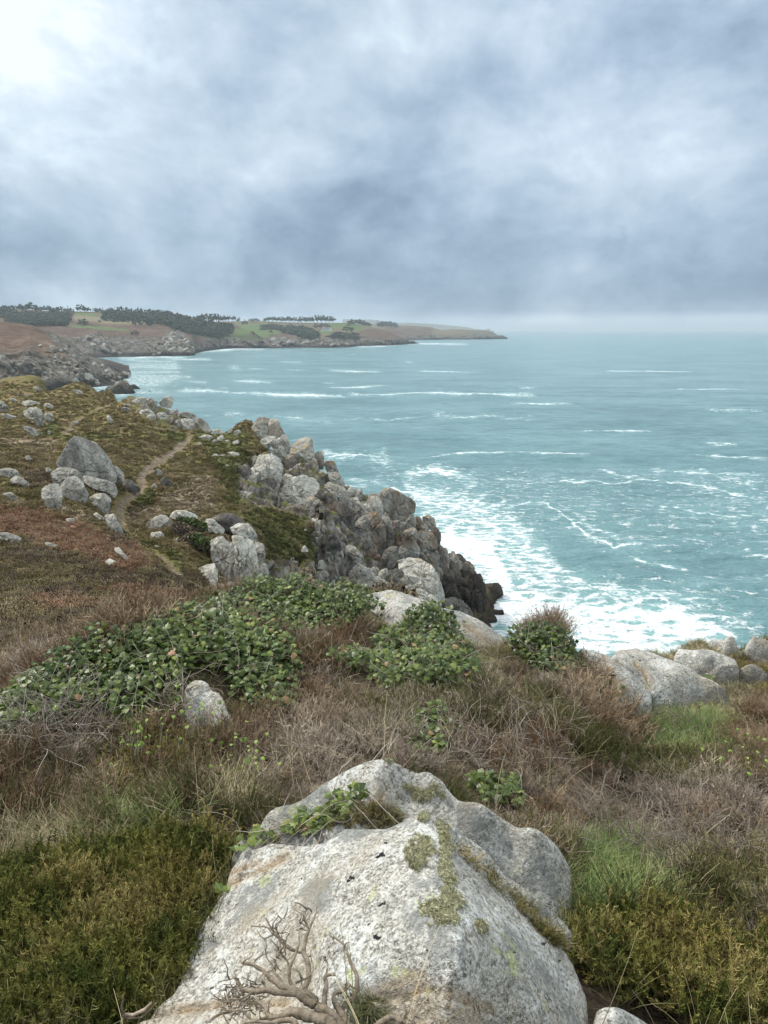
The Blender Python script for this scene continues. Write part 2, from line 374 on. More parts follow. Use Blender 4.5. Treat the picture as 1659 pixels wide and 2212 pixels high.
# ground cover, laid out as patches on the ground
def patch(polys, soft=8, wob=10, s=0, rmin=9):
    o = np.zeros_like(GX); nb = fbm(np.stack([GX, GY, GX*0], -1)*.22, 3, 40+s)*wob
    for pl in polys: o = np.maximum(o, sstep(-soft, soft, sdpoly(px, py, pl)+nb))
    return o*(R > rmin)
bracken = patch([T3([(-200,880),(0,900),(200,920),(420,960),(560,1010),(760,1080),(930,1130),(1010,1210),(1080,1290),(1000,1330),(860,1310),(700,1270),(560,1210),(430,1180),(280,1150),(160,1090),(0,1060),(-200,1040)]),
                 T3([(740,1480),(900,1455),(1100,1470),(1250,1510),(1360,1590),(1200,1570),(1000,1520)]), T3([(250,1540),(600,1500),(700,1600),(350,1620)])], 10, 16, 1)
green = patch([T3([(270,340),(400,260),(460,380),(280,390)]), T3([(430,380),(600,350),(860,345),(850,400),(640,420),(480,430)]), T3([(1080,330),(1350,335),(1330,430),(1150,380)]),
               T3([(980,1110),(1150,1140),(1290,1170),(1360,1380),(1280,1370),(1180,1210),(1000,1170)]), T3([(960,830),(1050,750),(1140,790),(1130,870),(1000,860)]),
               T4([(200,500),(260,600),(420,640),(560,670),(640,740),(780,870),(820,930),(700,990),(500,930),(380,850),(330,760),(280,690),(230,640),(150,600)]),
               T4([(0,240),(60,235),(250,225),(300,330),(250,480),(200,560),(150,480),(120,400),(60,330)]), T4([(620,460),(720,440),(740,520),(660,500)]), T4([(700,740),(770,780),(780,900),(700,880)])], 8, 8, 2)
tan = patch([T3([(930,880),(1150,840),(1400,640),(1550,650),(1570,900),(1450,960),(1250,900),(1040,1000),(900,1000),(880,930)]), T3([(380,840),(640,930),(760,1040),(500,980)]), T3([(0,380),(400,400),(380,480),(0,440)])], 12, 12, 3)
dark = patch([T3([(450,1340),(800,1330),(1100,1340),(1400,1370),(1500,1450),(1450,1600),(1300,1540),(1200,1500),(900,1455),(700,1450),(500,1400)]), T3([(160,620),(350,600),(370,700),(280,760),(170,700)]),
              T3([(0,1380),(200,1400),(180,1460),(0,1480)]), T3([(0,1180),(300,1180),(700,1280),(720,1330),(430,1300),(0,1240)]), T3([(330,1470),(700,1480),(600,1560),(300,1540)]), T3([(830,1050),(950,1120),(900,1160),(760,1090)])], 10, 14, 4)
dirt = np.zeros_like(GX); pathd = np.full_like(GX, 1e9)
for ln, wd in [(T3([(800,130),(780,155),(700,190),(640,205),(590,235),(560,265),(520,280),(490,330),(470,360)]), .30), (T3([(1370,350),(1340,420),(1300,470),(1230,520),(1150,570),(1100,590),(1050,640),(1030,700),(1030,740)]), .26),
               (T3([(1350,390),(1280,450),(1200,510),(1100,570),(1030,640),(1010,690)]), .45),
               (T3([(1030,740),(980,790),(910,830),(870,870),(850,920),(860,980),(885,1040),(900,1070)]), .21), (T3([(1100,1205),(1160,1235),(1210,1280),(1240,1320),(1270,1370)]), .22), (T3([(1120,315),(1250,325),(1370,345)]), .3), (T3([(0,425),(200,415),(480,370)]), .2)]:
    q, _ = hit(*np.array(ln, float).T)
    d_ = dline(GX, GY, q[:, :2])
    wn = wd*(1+.35*fbm(np.stack([GX, GY, GX*0], -1)*.6, 2, 60))
    dirt = np.maximum(dirt, sstep(wn*1.15, wn*.6, d_)); pathd = np.minimum(pathd, d_)
GZ = GZ-dirt*.12; Pg[..., 2] = np.maximum(Pg[..., 2]-dirt*.12, -14)
nearpal = 1-far
dark = np.maximum(dark, sstep(14, 10, R)*.9)
A1 = np.stack([rockm, green, bracken], -1).reshape(-1, 3); A2 = np.stack([dirt, tan, dark], -1).reshape(-1, 3)
m_ground, t = material('heath ground')
geo = t.new('ShaderNodeNewGeometry'); pos = geo.outputs['Position']; nz = t.new('ShaderNodeSeparateXYZ'); t.l.new(geo.outputs['Normal'], nz.inputs[0])
a1 = t.new('ShaderNodeSeparateColor'); t.l.new(t.attr('cover', 'Color'), a1.inputs[0])
a2 = t.new('ShaderNodeSeparateColor'); t.l.new(t.attr('cover_b', 'Color'), a2.inputs[0])
f1 = t.noise(pos, .35, 5, .6); f2 = t.noise(t.mapping(pos, (1, 1, .6)), 2.6, 5, .65); f3 = t.noise(pos, 11, 3, .6)
fine = t.math('ADD', t.math('MULTIPLY', f2, .55), t.math('MULTIPLY', f3, .45))
heath = t.ramp(fine, [(.32, (0.054, 0.041, 0.024)), (.46, (0.142, 0.105, 0.051)), (.55, (0.223, 0.169, 0.084)), (.68, (0.365, 0.297, 0.169))])
olive = t.ramp(fine, [(.32, (0.046, 0.046, 0.016)), (.5, (0.142, 0.128, 0.043)), (.66, (0.270, 0.236, 0.095))])
col = t.mix(t.mr(f1, .42, .60), heath, olive)
rust = t.ramp(fine, [(.33, (0.081, 0.049, 0.035)), (.5, (0.236, 0.142, 0.092)), (.66, (0.419, 0.270, 0.182))])
grs = t.ramp(fine, [(.33, (0.032, 0.036, 0.012)), (.5, (0.095, 0.100, 0.032)), (.66, (0.196, 0.189, 0.074))])
tn = t.ramp(fine, [(.33, (0.101, 0.074, 0.047)), (.5, (0.257, 0.203, 0.132)), (.66, (0.446, 0.365, 0.257))])
dk = t.ramp(fine, [(.33, (0.027, 0.019, 0.014)), (.5, (0.084, 0.061, 0.045)), (.68, (0.182, 0.142, 0.108))])
col = t.mix(a2.outputs[1], col, tn); col = t.mix(a1.outputs[1], col, grs); col = t.mix(t.math('MULTIPLY', a1.outputs[2], t.mr(f1, .30, .5, .45, 1)), col, rust)
col = t.mix(a2.outputs[2], col, dk)
dirtc = t.ramp(fine, [(.36, (.085, .06, .042)), (.5, (.18, .14, .10)), (.62, (.30, .25, .19))])
col = t.mix(t.math('MULTIPLY', a2.outputs[0], t.mr(f2, .3, .5, .6, 1)), col, dirtc)
rk = t.ramp(t.noise(pos, 1.1, 8, .65), [(.32, (.035, .030, .026)), (.47, (.12, .10, .085)), (.6, (.25, .235, .205)), (.75, (.36, .35, .32))])
moss = t.math('MULTIPLY', t.mr(nz.outputs[2], .62, .85), t.mr(t.noise(pos, .5, 4), .42, .55))
sz = t.new('ShaderNodeSeparateXYZ'); t.l.new(pos, sz.inputs[0])
moss = t.math('MULTIPLY', moss, t.mr(sz.outputs[2], 9, 15))
rk = t.mix(moss, rk, grs)
rk = t.mix(t.mr(sz.outputs[2], 12, 5), rk, (.04, .034, .028, 1))
col = t.mix(a1.outputs[0], col, rk)
t.l.new(col, t.b.inputs['Base Color']); t.b.inputs['Roughness'].default_value = .95; t.b.inputs['Specular IOR Level'].default_value = .1
t.l.new(bump(t, t.math('ADD', f3, f2), .12, .8), t.b.inputs['Normal'])
mesh('ground', Pg.reshape(-1, 3), grid_faces(len(th), len(lr))[:, ::-1], m_ground, attrs={'cover': A1, 'cover_b': A2})['kind'] = 'structure'

# ------------------------------------------------------------------ sea
sth = np.concatenate([np.linspace(-1.4, -.56, 50), np.linspace(-.555, .555, 880), np.linspace(.56, 1.4, 50)])
st = np.concatenate([np.linspace(1.2, .47, 30), np.linspace(.465, .0022, 760), H/np.array([26000., 38000., 60000.])])
STH, ST = np.meshgrid(sth, st, indexing='ij'); SR = H/ST
SX, SY = SR*np.sin(STH), SR*np.cos(STH)
spx, spy = proj(np.stack([SX, SY, SX*0], -1))
foam = np.zeros_like(SX)
streaks = []
for tf, rows in [(T2, [([(0,437),(65,435)],3),([(90,432),(180,435)],2),([(280,438),(430,446)],2),([(250,397),(420,402)],2),([(0,500),(240,511)],3),([(470,510),(585,513)],2),([(505,535),(620,535),(880,527)],2),
      ([(510,442),(600,447),(830,452)],2.4),([(1000,448),(1360,454)],2.4),([(0,565),(300,573),(660,590)],5),([(620,570),(820,575),(1000,565),(1300,570),(1659,577)],4),([(0,677),(100,692),(250,690),(400,705),(570,710)],9),
      ([(600,708),(740,708)],2),([(740,708),(860,712),(900,705),(1060,695)],4),([(1070,685),(1300,692),(1659,693)],6),([(635,358),(690,360)],2),([(925,392),(1000,405)],2),([(1550,537),(1659,537)],2),([(320,815),(450,822)],5),([(900,300),(1000,297),(1300,302)],2.4),([(650,318),(950,305)],3)]),
      (T1, [([(700,427),(900,425),(1180,422)],6),([(1020,435),(1330,442)],3),([(960,490),(1080,495),(1150,488)],4),([(1400,490),(1500,497)],5),([(1510,497),(1659,497)],3),([(1100,545),(1230,560)],8),([(800,530),(1000,545)],4),
      ([(780,575),(880,605),(1030,605)],8),([(1090,570),(1300,585)],4),([(1440,570),(1659,582)],4),([(1050,605),(1120,595)],6),([(1080,635),(1300,635),(1659,655)],7),([(1350,617),(1420,617)],3),([(1240,785),(1310,785)],4),
      ([(1370,775),(1450,773),(1550,790),(1659,795)],8),([(490,640),(560,650),(830,652)],10),([(500,605),(640,605),(740,590)],8),([(790,495),(850,490)],6),([(1190,400),(1300,390),(1500,375),(1659,372)],6),([(740,440),(1000,450)],4),([(760,560),(800,590),(860,640)],6)]),
      (T4, [([(640,355),(750,380),(850,365),(960,380),(1030,405)],14),([(720,400),(780,410)],5),([(760,485),(1000,480)],6),([(1000,460),(1200,445),(1300,460),(1400,490),(1480,510),(1400,535)],13),([(1200,380),(1400,357),(1659,350)],3),
      ([(1480,470),(1659,480)],7),([(900,490),(1100,560),(1250,585),(1450,570)],6),([(1050,540),(1250,620),(1380,660)],8),([(1480,600),(1659,628)],7),([(1200,640),(1400,690),(1659,685)],5),([(1260,740),(1400,740),(1560,770),(1659,830)],9),([(800,430),(830,435)],4),([(760,520),(900,520)],8)]),
      (TT, [([(1060,1030),(1250,1045),(1400,1040),(1560,1060),(1659,1075)],6),([(1400,1015),(1530,1020),(1659,1030)],9),([(1290,1015),(1400,1035)],4),([(1540,1035),(1659,1045)],7),([(1070,1085),(1180,1090),(1240,1130),(1290,1160),(1330,1180),(1400,1170)],6),
      ([(1230,1110),(1280,1130),(1350,1165)],7),([(1340,1190),(1420,1215),(1500,1245)],5),([(1170,1240),(1300,1275),(1450,1300),(1600,1360)],12),([(1380,1065),(1440,1078)],5),([(1520,885),(1659,888)],3),([(1110,980),(1280,985)],2.5),([(1510,958),(1600,962)],2.5),
      ([(1590,1195),(1700,1205)],4),([(1440,1095),(1600,1115)],4),([(1450,840),(1659,842)],2),([(1300,800),(1500,803)],1.6),([(1250,930),(1420,933)],1.8),([(1480,980),(1659,990)],3),([(1100,870),(1240,872)],2)])]:
    for ln, wd in rows: streaks.append((tf(ln), wd))
wob = fbm(np.stack([SX, SY, SX*0], -1)*np.array([.02, .05, 1]), 4, 70)
for ln, wd in streaks:
    a = np.array(ln); x0, x1, y0, y1 = a[:, 0].min()-25, a[:, 0].max()+25, a[:, 1].min()-25, a[:, 1].max()+25
    m = (spx > x0) & (spx < x1) & (spy > y0) & (spy < y1)
    if not m.any(): continue
    ends = np.minimum(spx[m]-x0, x1-spx[m])
    jx = fbm(np.stack([spx[m]*.02, spy[m]*.04, spx[m]*0], -1), 3, 5); jy = fbm(np.stack([spx[m]*.018, spy[m]*.03, spx[m]*0+9], -1), 4, 6)
    sl_ = sstep(900, 1060, spy[m])
    d_ = dline(spx[m]+jx*22*sl_, spy[m]+jy*(wd*.8+8*sl_), ln)
    wv = wd*np.where(spy[m] < 930, .22, .30)*np.clip(.75+1.5*fbm(np.stack([spx[m]*.02, spy[m]*0+wd, spy[m]*0], -1), 4, int(abs(a[0, 0]))), .12, 2)
    foam[m] = np.maximum(foam[m],   .56*sstep(wv*3.0+1.2, 0, d_)*sstep(5, 95, ends))
    foam[m] = np.maximum(foam[m], .40*sstep(wv*8+2, 0, d_)*sstep(0, 50, ends))
for pl, a, sft in [([(930,1130),(1060,1150),(1090,1200),(1120,1262),(1300,1290),(1460,1296),(1640,1375),(1500,1420),(1300,1420),(1150,1390),(1020,1330),(1085,1280),(1020,1220),(950,1190)], .74, 30),
               ([(860,1020),(1050,1060),(1150,1120),(1210,1200),(1300,1240),(1500,1270),(1659,1330),(1659,1500),(1000,1500),(900,1200)], .48, 40), ([(740,960),(900,1000),(1300,1010),(1700,1000),(1700,1230),(1300,1200),(1000,1100),(800,1060)], .27, 50),
               ([(1100,1220),(1700,1220),(1700,1500),(1100,1500)], .30, 40), (T1([(480,590),(800,430),(1100,430),(1150,560),(1000,640),(860,660),(480,660)]), .36, 14)]:
    sd_ = sdpoly(spx, spy+wob*20, pl); foam = np.maximum(foam, a*sstep(-sft, sft, sd_))
foam *= sstep(-1.4, .3, fbm(np.stack([SX, SY, SX*0], -1)*.03, 3, 77)+.2)
# swell
SZ = (fbm(np.stack([SX*.7+SY*.2, SY, SX*0], -1)*np.array([.035, .09, 1]), 3, 80)*.9+fbm(np.stack([SX, SY, SX*0], -1)*.35, 2, 81)*.16)*sstep(900, 100, SR)
m_sea, t = material('sea water')
pos = t.new('ShaderNodeNewGeometry').outputs['Position']; fo = t.attr('foam')
big = t.noise(t.mapping(pos, (1, 1.6, 1)), .012, 4, .55); md = t.noise(t.mapping(pos, (1, 2.2, 1)), .09, 5, .6)
wc = t.ramp(t.math('ADD', t.math('MULTIPLY', big, .5), t.math('MULTIPLY', md, .5)), [(.38, (.088, .188, .20)), (.5, (.135, .262, .275)), (.62, (.195, .335, .345))])
wc = t.mix(t.mr(fo, .12, .8, 0, .7), wc, (.34, .60, .57, 1))
warp = t.vmath('ADD', pos, t.vmath('SCALE', t.noise(pos, .25, 4, .6, out=1), None)); warp.node.inputs[1]
sc = [n for n in t.n if n.type == 'VECT_MATH' and n.operation == 'SCALE'][-1]; sc.inputs['Scale'].default_value = 3.2
wst = t.mapping(warp, (.55, 1.0, 1), rot=(0, 0, .25))
e1 = t.voro(wst, .42, 'DISTANCE_TO_EDGE'); e2 = t.voro(t.mapping(warp, loc=(7, 3, 0)), 1.15, 'DISTANCE_TO_EDGE')
nz1 = t.noise(wst, .55, 9, .68); nz2 = t.noise(wst, 3.2, 6, .7)
lac = t.math('ADD', t.math('MULTIPLY', e1, -1.1), t.math('MULTIPLY', e2, -.55))
fv = t.math('ADD', t.math('MULTIPLY', fo, 1.35), lac)
fv = t.math('ADD', fv, t.math('MULTIPLY', t.math('SUBTRACT', nz1, .5), 1.9)); fv = t.math('ADD', fv, t.math('MULTIPLY', t.math('SUBTRACT', nz2, .5), .5))
fm = t.math('MULTIPLY', t.mr(fv, .22, .66), t.mr(fo, .02, .2))
t.l.new(t.mix(fm, wc, (.80, .84, .85, 1)), t.b.inputs['Base Color'])
t.l.new(t.mr(fm, 0, 1, .16, .8), t.b.inputs['Roughness']); t.b.inputs['IOR'].default_value = 1.33; t.b.inputs['Specular IOR Level'].default_value = .5
w1 = t.noise(t.mapping(pos, (1, 2.4, 1), rot=(0, 0, .12)), .7, 6, .62); w2 = t.noise(t.mapping(pos, (1, 3, 1), rot=(0, 0, -.1)), .11, 5, .6)
bb = bump(t, w2, 2.6, 1.0); bb = bump(t, w1, .5, 1.0, bb); bb = bump(t, fm, .12, .7, bb)
t.l.new(bb, t.b.inputs['Normal'])
mesh('sea', np.stack([SX, SY, SZ], -1).reshape(-1, 3), grid_faces(len(sth), len(st))[:, ::-1], m_sea, attrs={'foam': foam.reshape(-1)})['kind'] = 'structure'
# ------------------------------------------------------------------ far coasts
m_coast, t = material('far coast ground')
geo = t.new('ShaderNodeNewGeometry'); pos = geo.outputs['Position']
a1 = t.new('ShaderNodeSeparateColor'); t.l.new(t.attr('cover', 'Color'), a1.inputs[0]); a2 = t.new('ShaderNodeSeparateColor'); t.l.new(t.attr('cover_b', 'Color'), a2.inputs[0])
q = t.noise(pos, .02, 6, .65); q2 = t.noise(pos, .12, 5, .65)
f = t.math('ADD', t.math('MULTIPLY', q, .5), t.math('MULTIPLY', q2, .5))
col = t.ramp(f, [(.36, (.055, .05, .028)), (.5, (.12, .10, .055)), (.64, (.19, .155, .10))])
col = t.mix(a1.outputs[2], col, t.ramp(f, [(.38, (.030, .026, .016)), (.47, (.080, .050, .034)), (.56, (.115, .075, .052)), (.66, (.19, .15, .10))]))
col = t.mix(a1.outputs[1], col, t.ramp(q2, [(.4, (.065, .095, .03)), (.6, (.10, .135, .045))]))
col = t.mix(a2.outputs[0], col, t.ramp(f, [(.4, (.035, .045, .018)), (.6, (.07, .08, .035))]))
col = t.mix(a2.outputs[1], col, (.16, .14, .085, 1))
rk = t.ramp(t.noise(pos, .16, 7, .7), [(.38, (.03, .027, .022)), (.5, (.08, .072, .058)), (.60, (.19, .175, .15)), (.72, (.34, .32, .29))])
sz = t.new('ShaderNodeSeparateXYZ'); t.l.new(pos, sz.inputs[0])
rk = t.mix(t.mr(sz.outputs[2], 9, 3), rk, (.035, .03, .026, 1))
col = t.mix(a1.outputs[0], col, rk)
t.l.new(col, t.b.inputs['Base Color']); t.b.inputs['Roughness'].default_value = .95; t.b.inputs['Specular IOR Level'].default_value = .1

COAST = {}
def coast(name, shore, crest, cliff, painters, seed, rockh=.35, rough=1.0, step=1.2, behind=500, nprof=70):
    """land between a shore line on the water and a crest line; both surveyed, loft with a cliff foot"""
    x0 = min(shore[0][0], crest[0][0]); x1 = crest[-1][0]
    xs = np.arange(x0, x1+.01, step)
    sh = np.array(shore, float); cr = np.array(crest, float)
    ys = np.interp(xs, sh[:, 0], sh[:, 1]); yc = np.interp(xs, cr[:, 0], cr[:, 1]); Yc = np.interp(xs, cr[:, 0], cr[:, 2])
    Sp = on_sea(xs, ys); Yc = np.maximum(Yc, Sp[:, 1]*1.02); Cp = at(xs, yc, Yc)
    hc = np.maximum(Cp[:, 2], 1.0)
    cl = cliff*(1+.35*fbm(np.stack([xs*.03, xs*0, xs*0], -1), 4, seed))
    cl = np.minimum(cl, hc*.9)
    s = np.linspace(0, 1, nprof)[None, :]; k = .10
    prof = np.where(s < k, cl[:, None]*(s/k)**.8, cl[:, None]+(hc-cl)[:, None]*((s-k)/(1-k))**.9)
    XY = Sp[:, None, :2]*(1-s[..., None])+Cp[:, None, :2]*s[..., None]
    gx, gy, z = XY[..., 0], XY[..., 1], prof
    # back side falls away behind the crest
    d2 = Cp[:, :2]/np.linalg.norm(Cp[:, :2], axis=1, keepdims=True)
    b = np.linspace(0.05, 1, 8)[None, :]
    gx = np.concatenate([gx, Cp[:, None, 0]+d2[:, None, 0]*behind*b], 1); gy = np.concatenate([gy, Cp[:, None, 1]+d2[:, None, 1]*behind*b], 1)
    z = np.concatenate([z, hc[:, None]*(1-b**1.5)-6*b], 1)
    # foot below the water
    gx = np.concatenate([Sp[:, None, 0]*.995, gx], 1); gy = np.concatenate([Sp[:, None, 1]*.995, gy], 1); z = np.concatenate([np.full((len(xs), 1), -6.0), z], 1)
    D = float(np.median(Sp[:, 1])); P = np.stack([gx, gy, z], -1); lo = sstep(0, 3, z)
    amp = rough*D/600
    ssv = np.concatenate([np.zeros((1, 1)), s, np.ones((1, 8))], 1)
    rockiness = sstep(rockh+.12, rockh-.1, ssv+.22*fbm(P*.012/amp, 4, seed+3))
    edge = sstep(1.0, .86, ssv)
    cvv, _ = cell(P*np.array([.05, .05, .08])/amp, seed)
    z = z+lo*edge*(fbm(P*.02/amp, 4, seed+1)*3.2*amp+rockiness*((cvv-.5)*6*amp+fbm(P*.12/amp, 3, seed+2)*2.2*amp))
    gy = gy-rockiness*lo*edge*(cvv-.4)*12*amp
    P = np.stack([gx, gy, z], -1); px_, py_ = proj(P)
    A = np.zeros(P.shape[:2]+(3,)); B = A.copy(); A[..., 0] = rockiness
    nb = fbm(np.stack([px_, py_, px_*0], -1)*.06, 3, seed+7)
    for ch, pl, sf in painters:
        m = sstep(-sf, sf, sdpoly(px_, py_, pl)+nb*sf*1.2)
        if ch in 'RGB':
            A[..., 'RGB'.index(ch)] = np.maximum(A[..., 'RGB'.index(ch)], m)
            if ch == 'G': A[..., 0] *= 1-m; A[..., 2] *= 1-m
        elif ch == 'x': A[..., 0] *= 1-m
        else: B[..., 'dt'.index(ch)] = np.maximum(B[..., 'dt'.index(ch)], m)
    o = mesh(name, P.reshape(-1, 3), grid_faces(len(xs), P.shape[1])[:, ::-1], m_coast, attrs={'cover': A.reshape(-1, 3), 'cover_b': B.reshape(-1, 3)})
    o['kind'] = 'structure'; COAST[name] = (xs, P); return o
def coast_z(name, px_, f):
    """point on a coast sheet: grid x and 0..1 from shore to crest"""
    xs, P = COAST[name]; i = int(np.clip(np.searchsorted(xs, px_), 0, len(xs)-1)); j = 1+int(np.clip(f, 0, 1)*69)
    return P[i, j]
def coast_at(name, px_, py_):
    xs, P = COAST[name]; i = int(np.clip(np.searchsorted(xs, px_), 0, len(xs)-1)); _, yy = proj(P[i, 1:71])
    return P[i, 1+int(np.argmin(np.abs(yy-py_)))]
def Z1(p): return [(.17*a, 638.7+.17*b) for a, b in p]
def Z2(p): return [(273.7+.185*a, 638.7+.185*b) for a, b in p]
def Z3(p): return [(564+.17*a, 663.6+.17*b) for a, b in p]
def Z4(p): return [(829.5+.17*a, 663.6+.17*b) for a, b in p]
BIG = [(-400, 600), (2000, 600), (2000, 900), (-400, 900)]
coast('headland', [(-120,846),(100,845),(171,839),(245,832),(262,822),(279,814)],
      [(-120,690,820),(0,695,800),(34,697,800),(68,702,800),(102,713,810),(127,725,820),(153,739,830),(187,767,840),(205,775,840),(227,784,845),(252,790,850),(279,794,850)], 15,
      [('B', BIG, 2), ('R', Z1([(520,420),(760,500),(1100,740),(1700,900),(1700,1200),(500,1200),(650,800),(900,760),(700,600)]), 5)], 101, rockh=.24, rough=.8, step=.9)
coast('hills', [(-160,782),(60,780),(240,771),(330,769.5),(402,768.4),(414,767.5),(424,762.3),(451,757),(490,752.5),(560,752),(600,752)],
      [(-160,664,2000),(60,668,2000),(100,671,2000),(200,673,2000),(300,677,2000),(400,690,2000),(450,694,2050),(500,697,2050),(540,716,1950),(575,740,1850),(600,751,1800)], 13,
      [('B', BIG, 2), ('G', Z1([(400,345),(480,350),(470,375),(400,370)]), 1.2), ('G', Z1([(860,370),(1100,375),(1640,425),(1640,450),(1250,425),(900,392)]), 1.2), ('G', Z2([(1240,380),(1380,370),(1560,400),(1460,420),(1330,480),(1240,470)]), 2),
       ('G', Z2([(1480,440),(1560,410),(1700,410),(1700,450),(1520,470)]), 2), ('t', Z1([(930,250),(1250,255),(1659,300),(1950,330),(1950,380),(1300,350),(950,300)]), 2), ('G', Z1([(950,215),(1320,225),(1320,255),(950,240)]), 2),
       ('x', Z2([(-200,200),(1700,200),(1700,400),(1000,480),(560,400),(-200,480)]), 2), ('R', Z2([(480,420),(640,400),(740,520),(900,640),(700,720),(300,720),(350,580)]), 4), ('R', Z1([(1130,520),(1250,500),(1400,640),(1500,780),(1100,900)]), 4),
       ('d', Z2([(640,430),(1100,430),(1659,480),(1400,600),(1150,560),(900,480)]), 3)], 202, rockh=.19, rough=.55, step=1.0)
coast('far_hills', [(470,753),(560,752),(650,751),(742,750.7),(780,747),(844,746),(880,743),(905,741.5)],
      [(470,694,2850),(560,693,2850),(620,696,2850),(700,697,2850),(760,697,2850),(785,703,2800),(810,708,2700),(836,714,2600),(863,727,2500),(885,736,2420),(905,741,2350)], 14,
      [('B', Z3([(0,340),(350,320),(560,360),(700,400),(950,380),(1150,330),(1300,290),(1450,260),(2000,400),(2000,480),(0,480)]), 3), ('G', Z3([(0,290),(120,290),(240,310),(210,335),(0,345)]), 2), ('G', Z3([(860,200),(1100,195),(1320,240),(1290,290),(1150,300),(1000,260),(870,250)]), 2),
       ('G', Z3([(720,300),(800,290),(900,300),(880,330),(740,330)]), 1.5), ('G', Z2([(1240,330),(1659,330),(1659,480),(1240,480)]), 3), ('d', Z3([(880,330),(1200,330),(1230,400),(1000,400)]), 3)], 303, rockh=.17, rough=.42, step=1.0)
coast('far_headland', [(780,740),(850,737),(885,734.5),(931,733.5),(1000,733),(1040,732.5),(1096,731.5)],
      [(780,699,4200),(829,701,4200),(858,702,4200),(897,703.5,4200),(931,706,4200),(942,709.5,4100),(952,713,4000),(962,712,4000),(974,710.3,3950),(1008,712,3900),(1050,713,3850),(1062,716,3800),(1076,724,3750),(1085,723.5,3750),(1092,727,3720),(1097,731,3700)], 12,
      [('B', Z4([(0,260),(600,260),(600,400),(0,400)]), 3), ('R', Z4([(1100,300),(1500,330),(1600,420),(1100,420)]), 3)], 404, rockh=.14, rough=.3, step=.9)
coast('distant_land', [(740,719),(1068,718.5)], [(740,689,9500),(785,690,9500),(800,689.5,9500),(858,697,9400),(880,696.5,9400),(931,699,9200),(982,703.5,9100),(1010,706.5,9000),(1025,710,9000),(1068,714,9000)], 10, [], 505, rough=.05, step=1.5, behind=900)

# ------------------------------------------------------------------ air
m_h = bpy.data.materials.new('haze'); m_h.use_nodes = True; t = NT(m_h.node_tree); t.n.clear()
pv = t.new('ShaderNodeVolumePrincipled'); pv.inputs['Color'].default_value = (.76, .90, .97, 1); pv.inputs['Density'].default_value = HAZE; pv.inputs['Anisotropy'].default_value = .2
t.l.new(pv.outputs[0], t.new('ShaderNodeOutputMaterial').inputs['Volume'])
s_ = 66000.0; z0, z1 = -16.0, 190.0
v = [(x, y, z) for z in (z0, z1) for x, y in ((-s_, -s_), (s_, -s_), (s_, s_), (-s_, s_))]
mesh('haze', v, [(3, 2, 1, 0), (4, 5, 6, 7), (0, 1, 5, 4), (1, 2, 6, 5), (2, 3, 7, 6), (3, 0, 4, 7)], m_h, smooth=False)['kind'] = 'stuff'
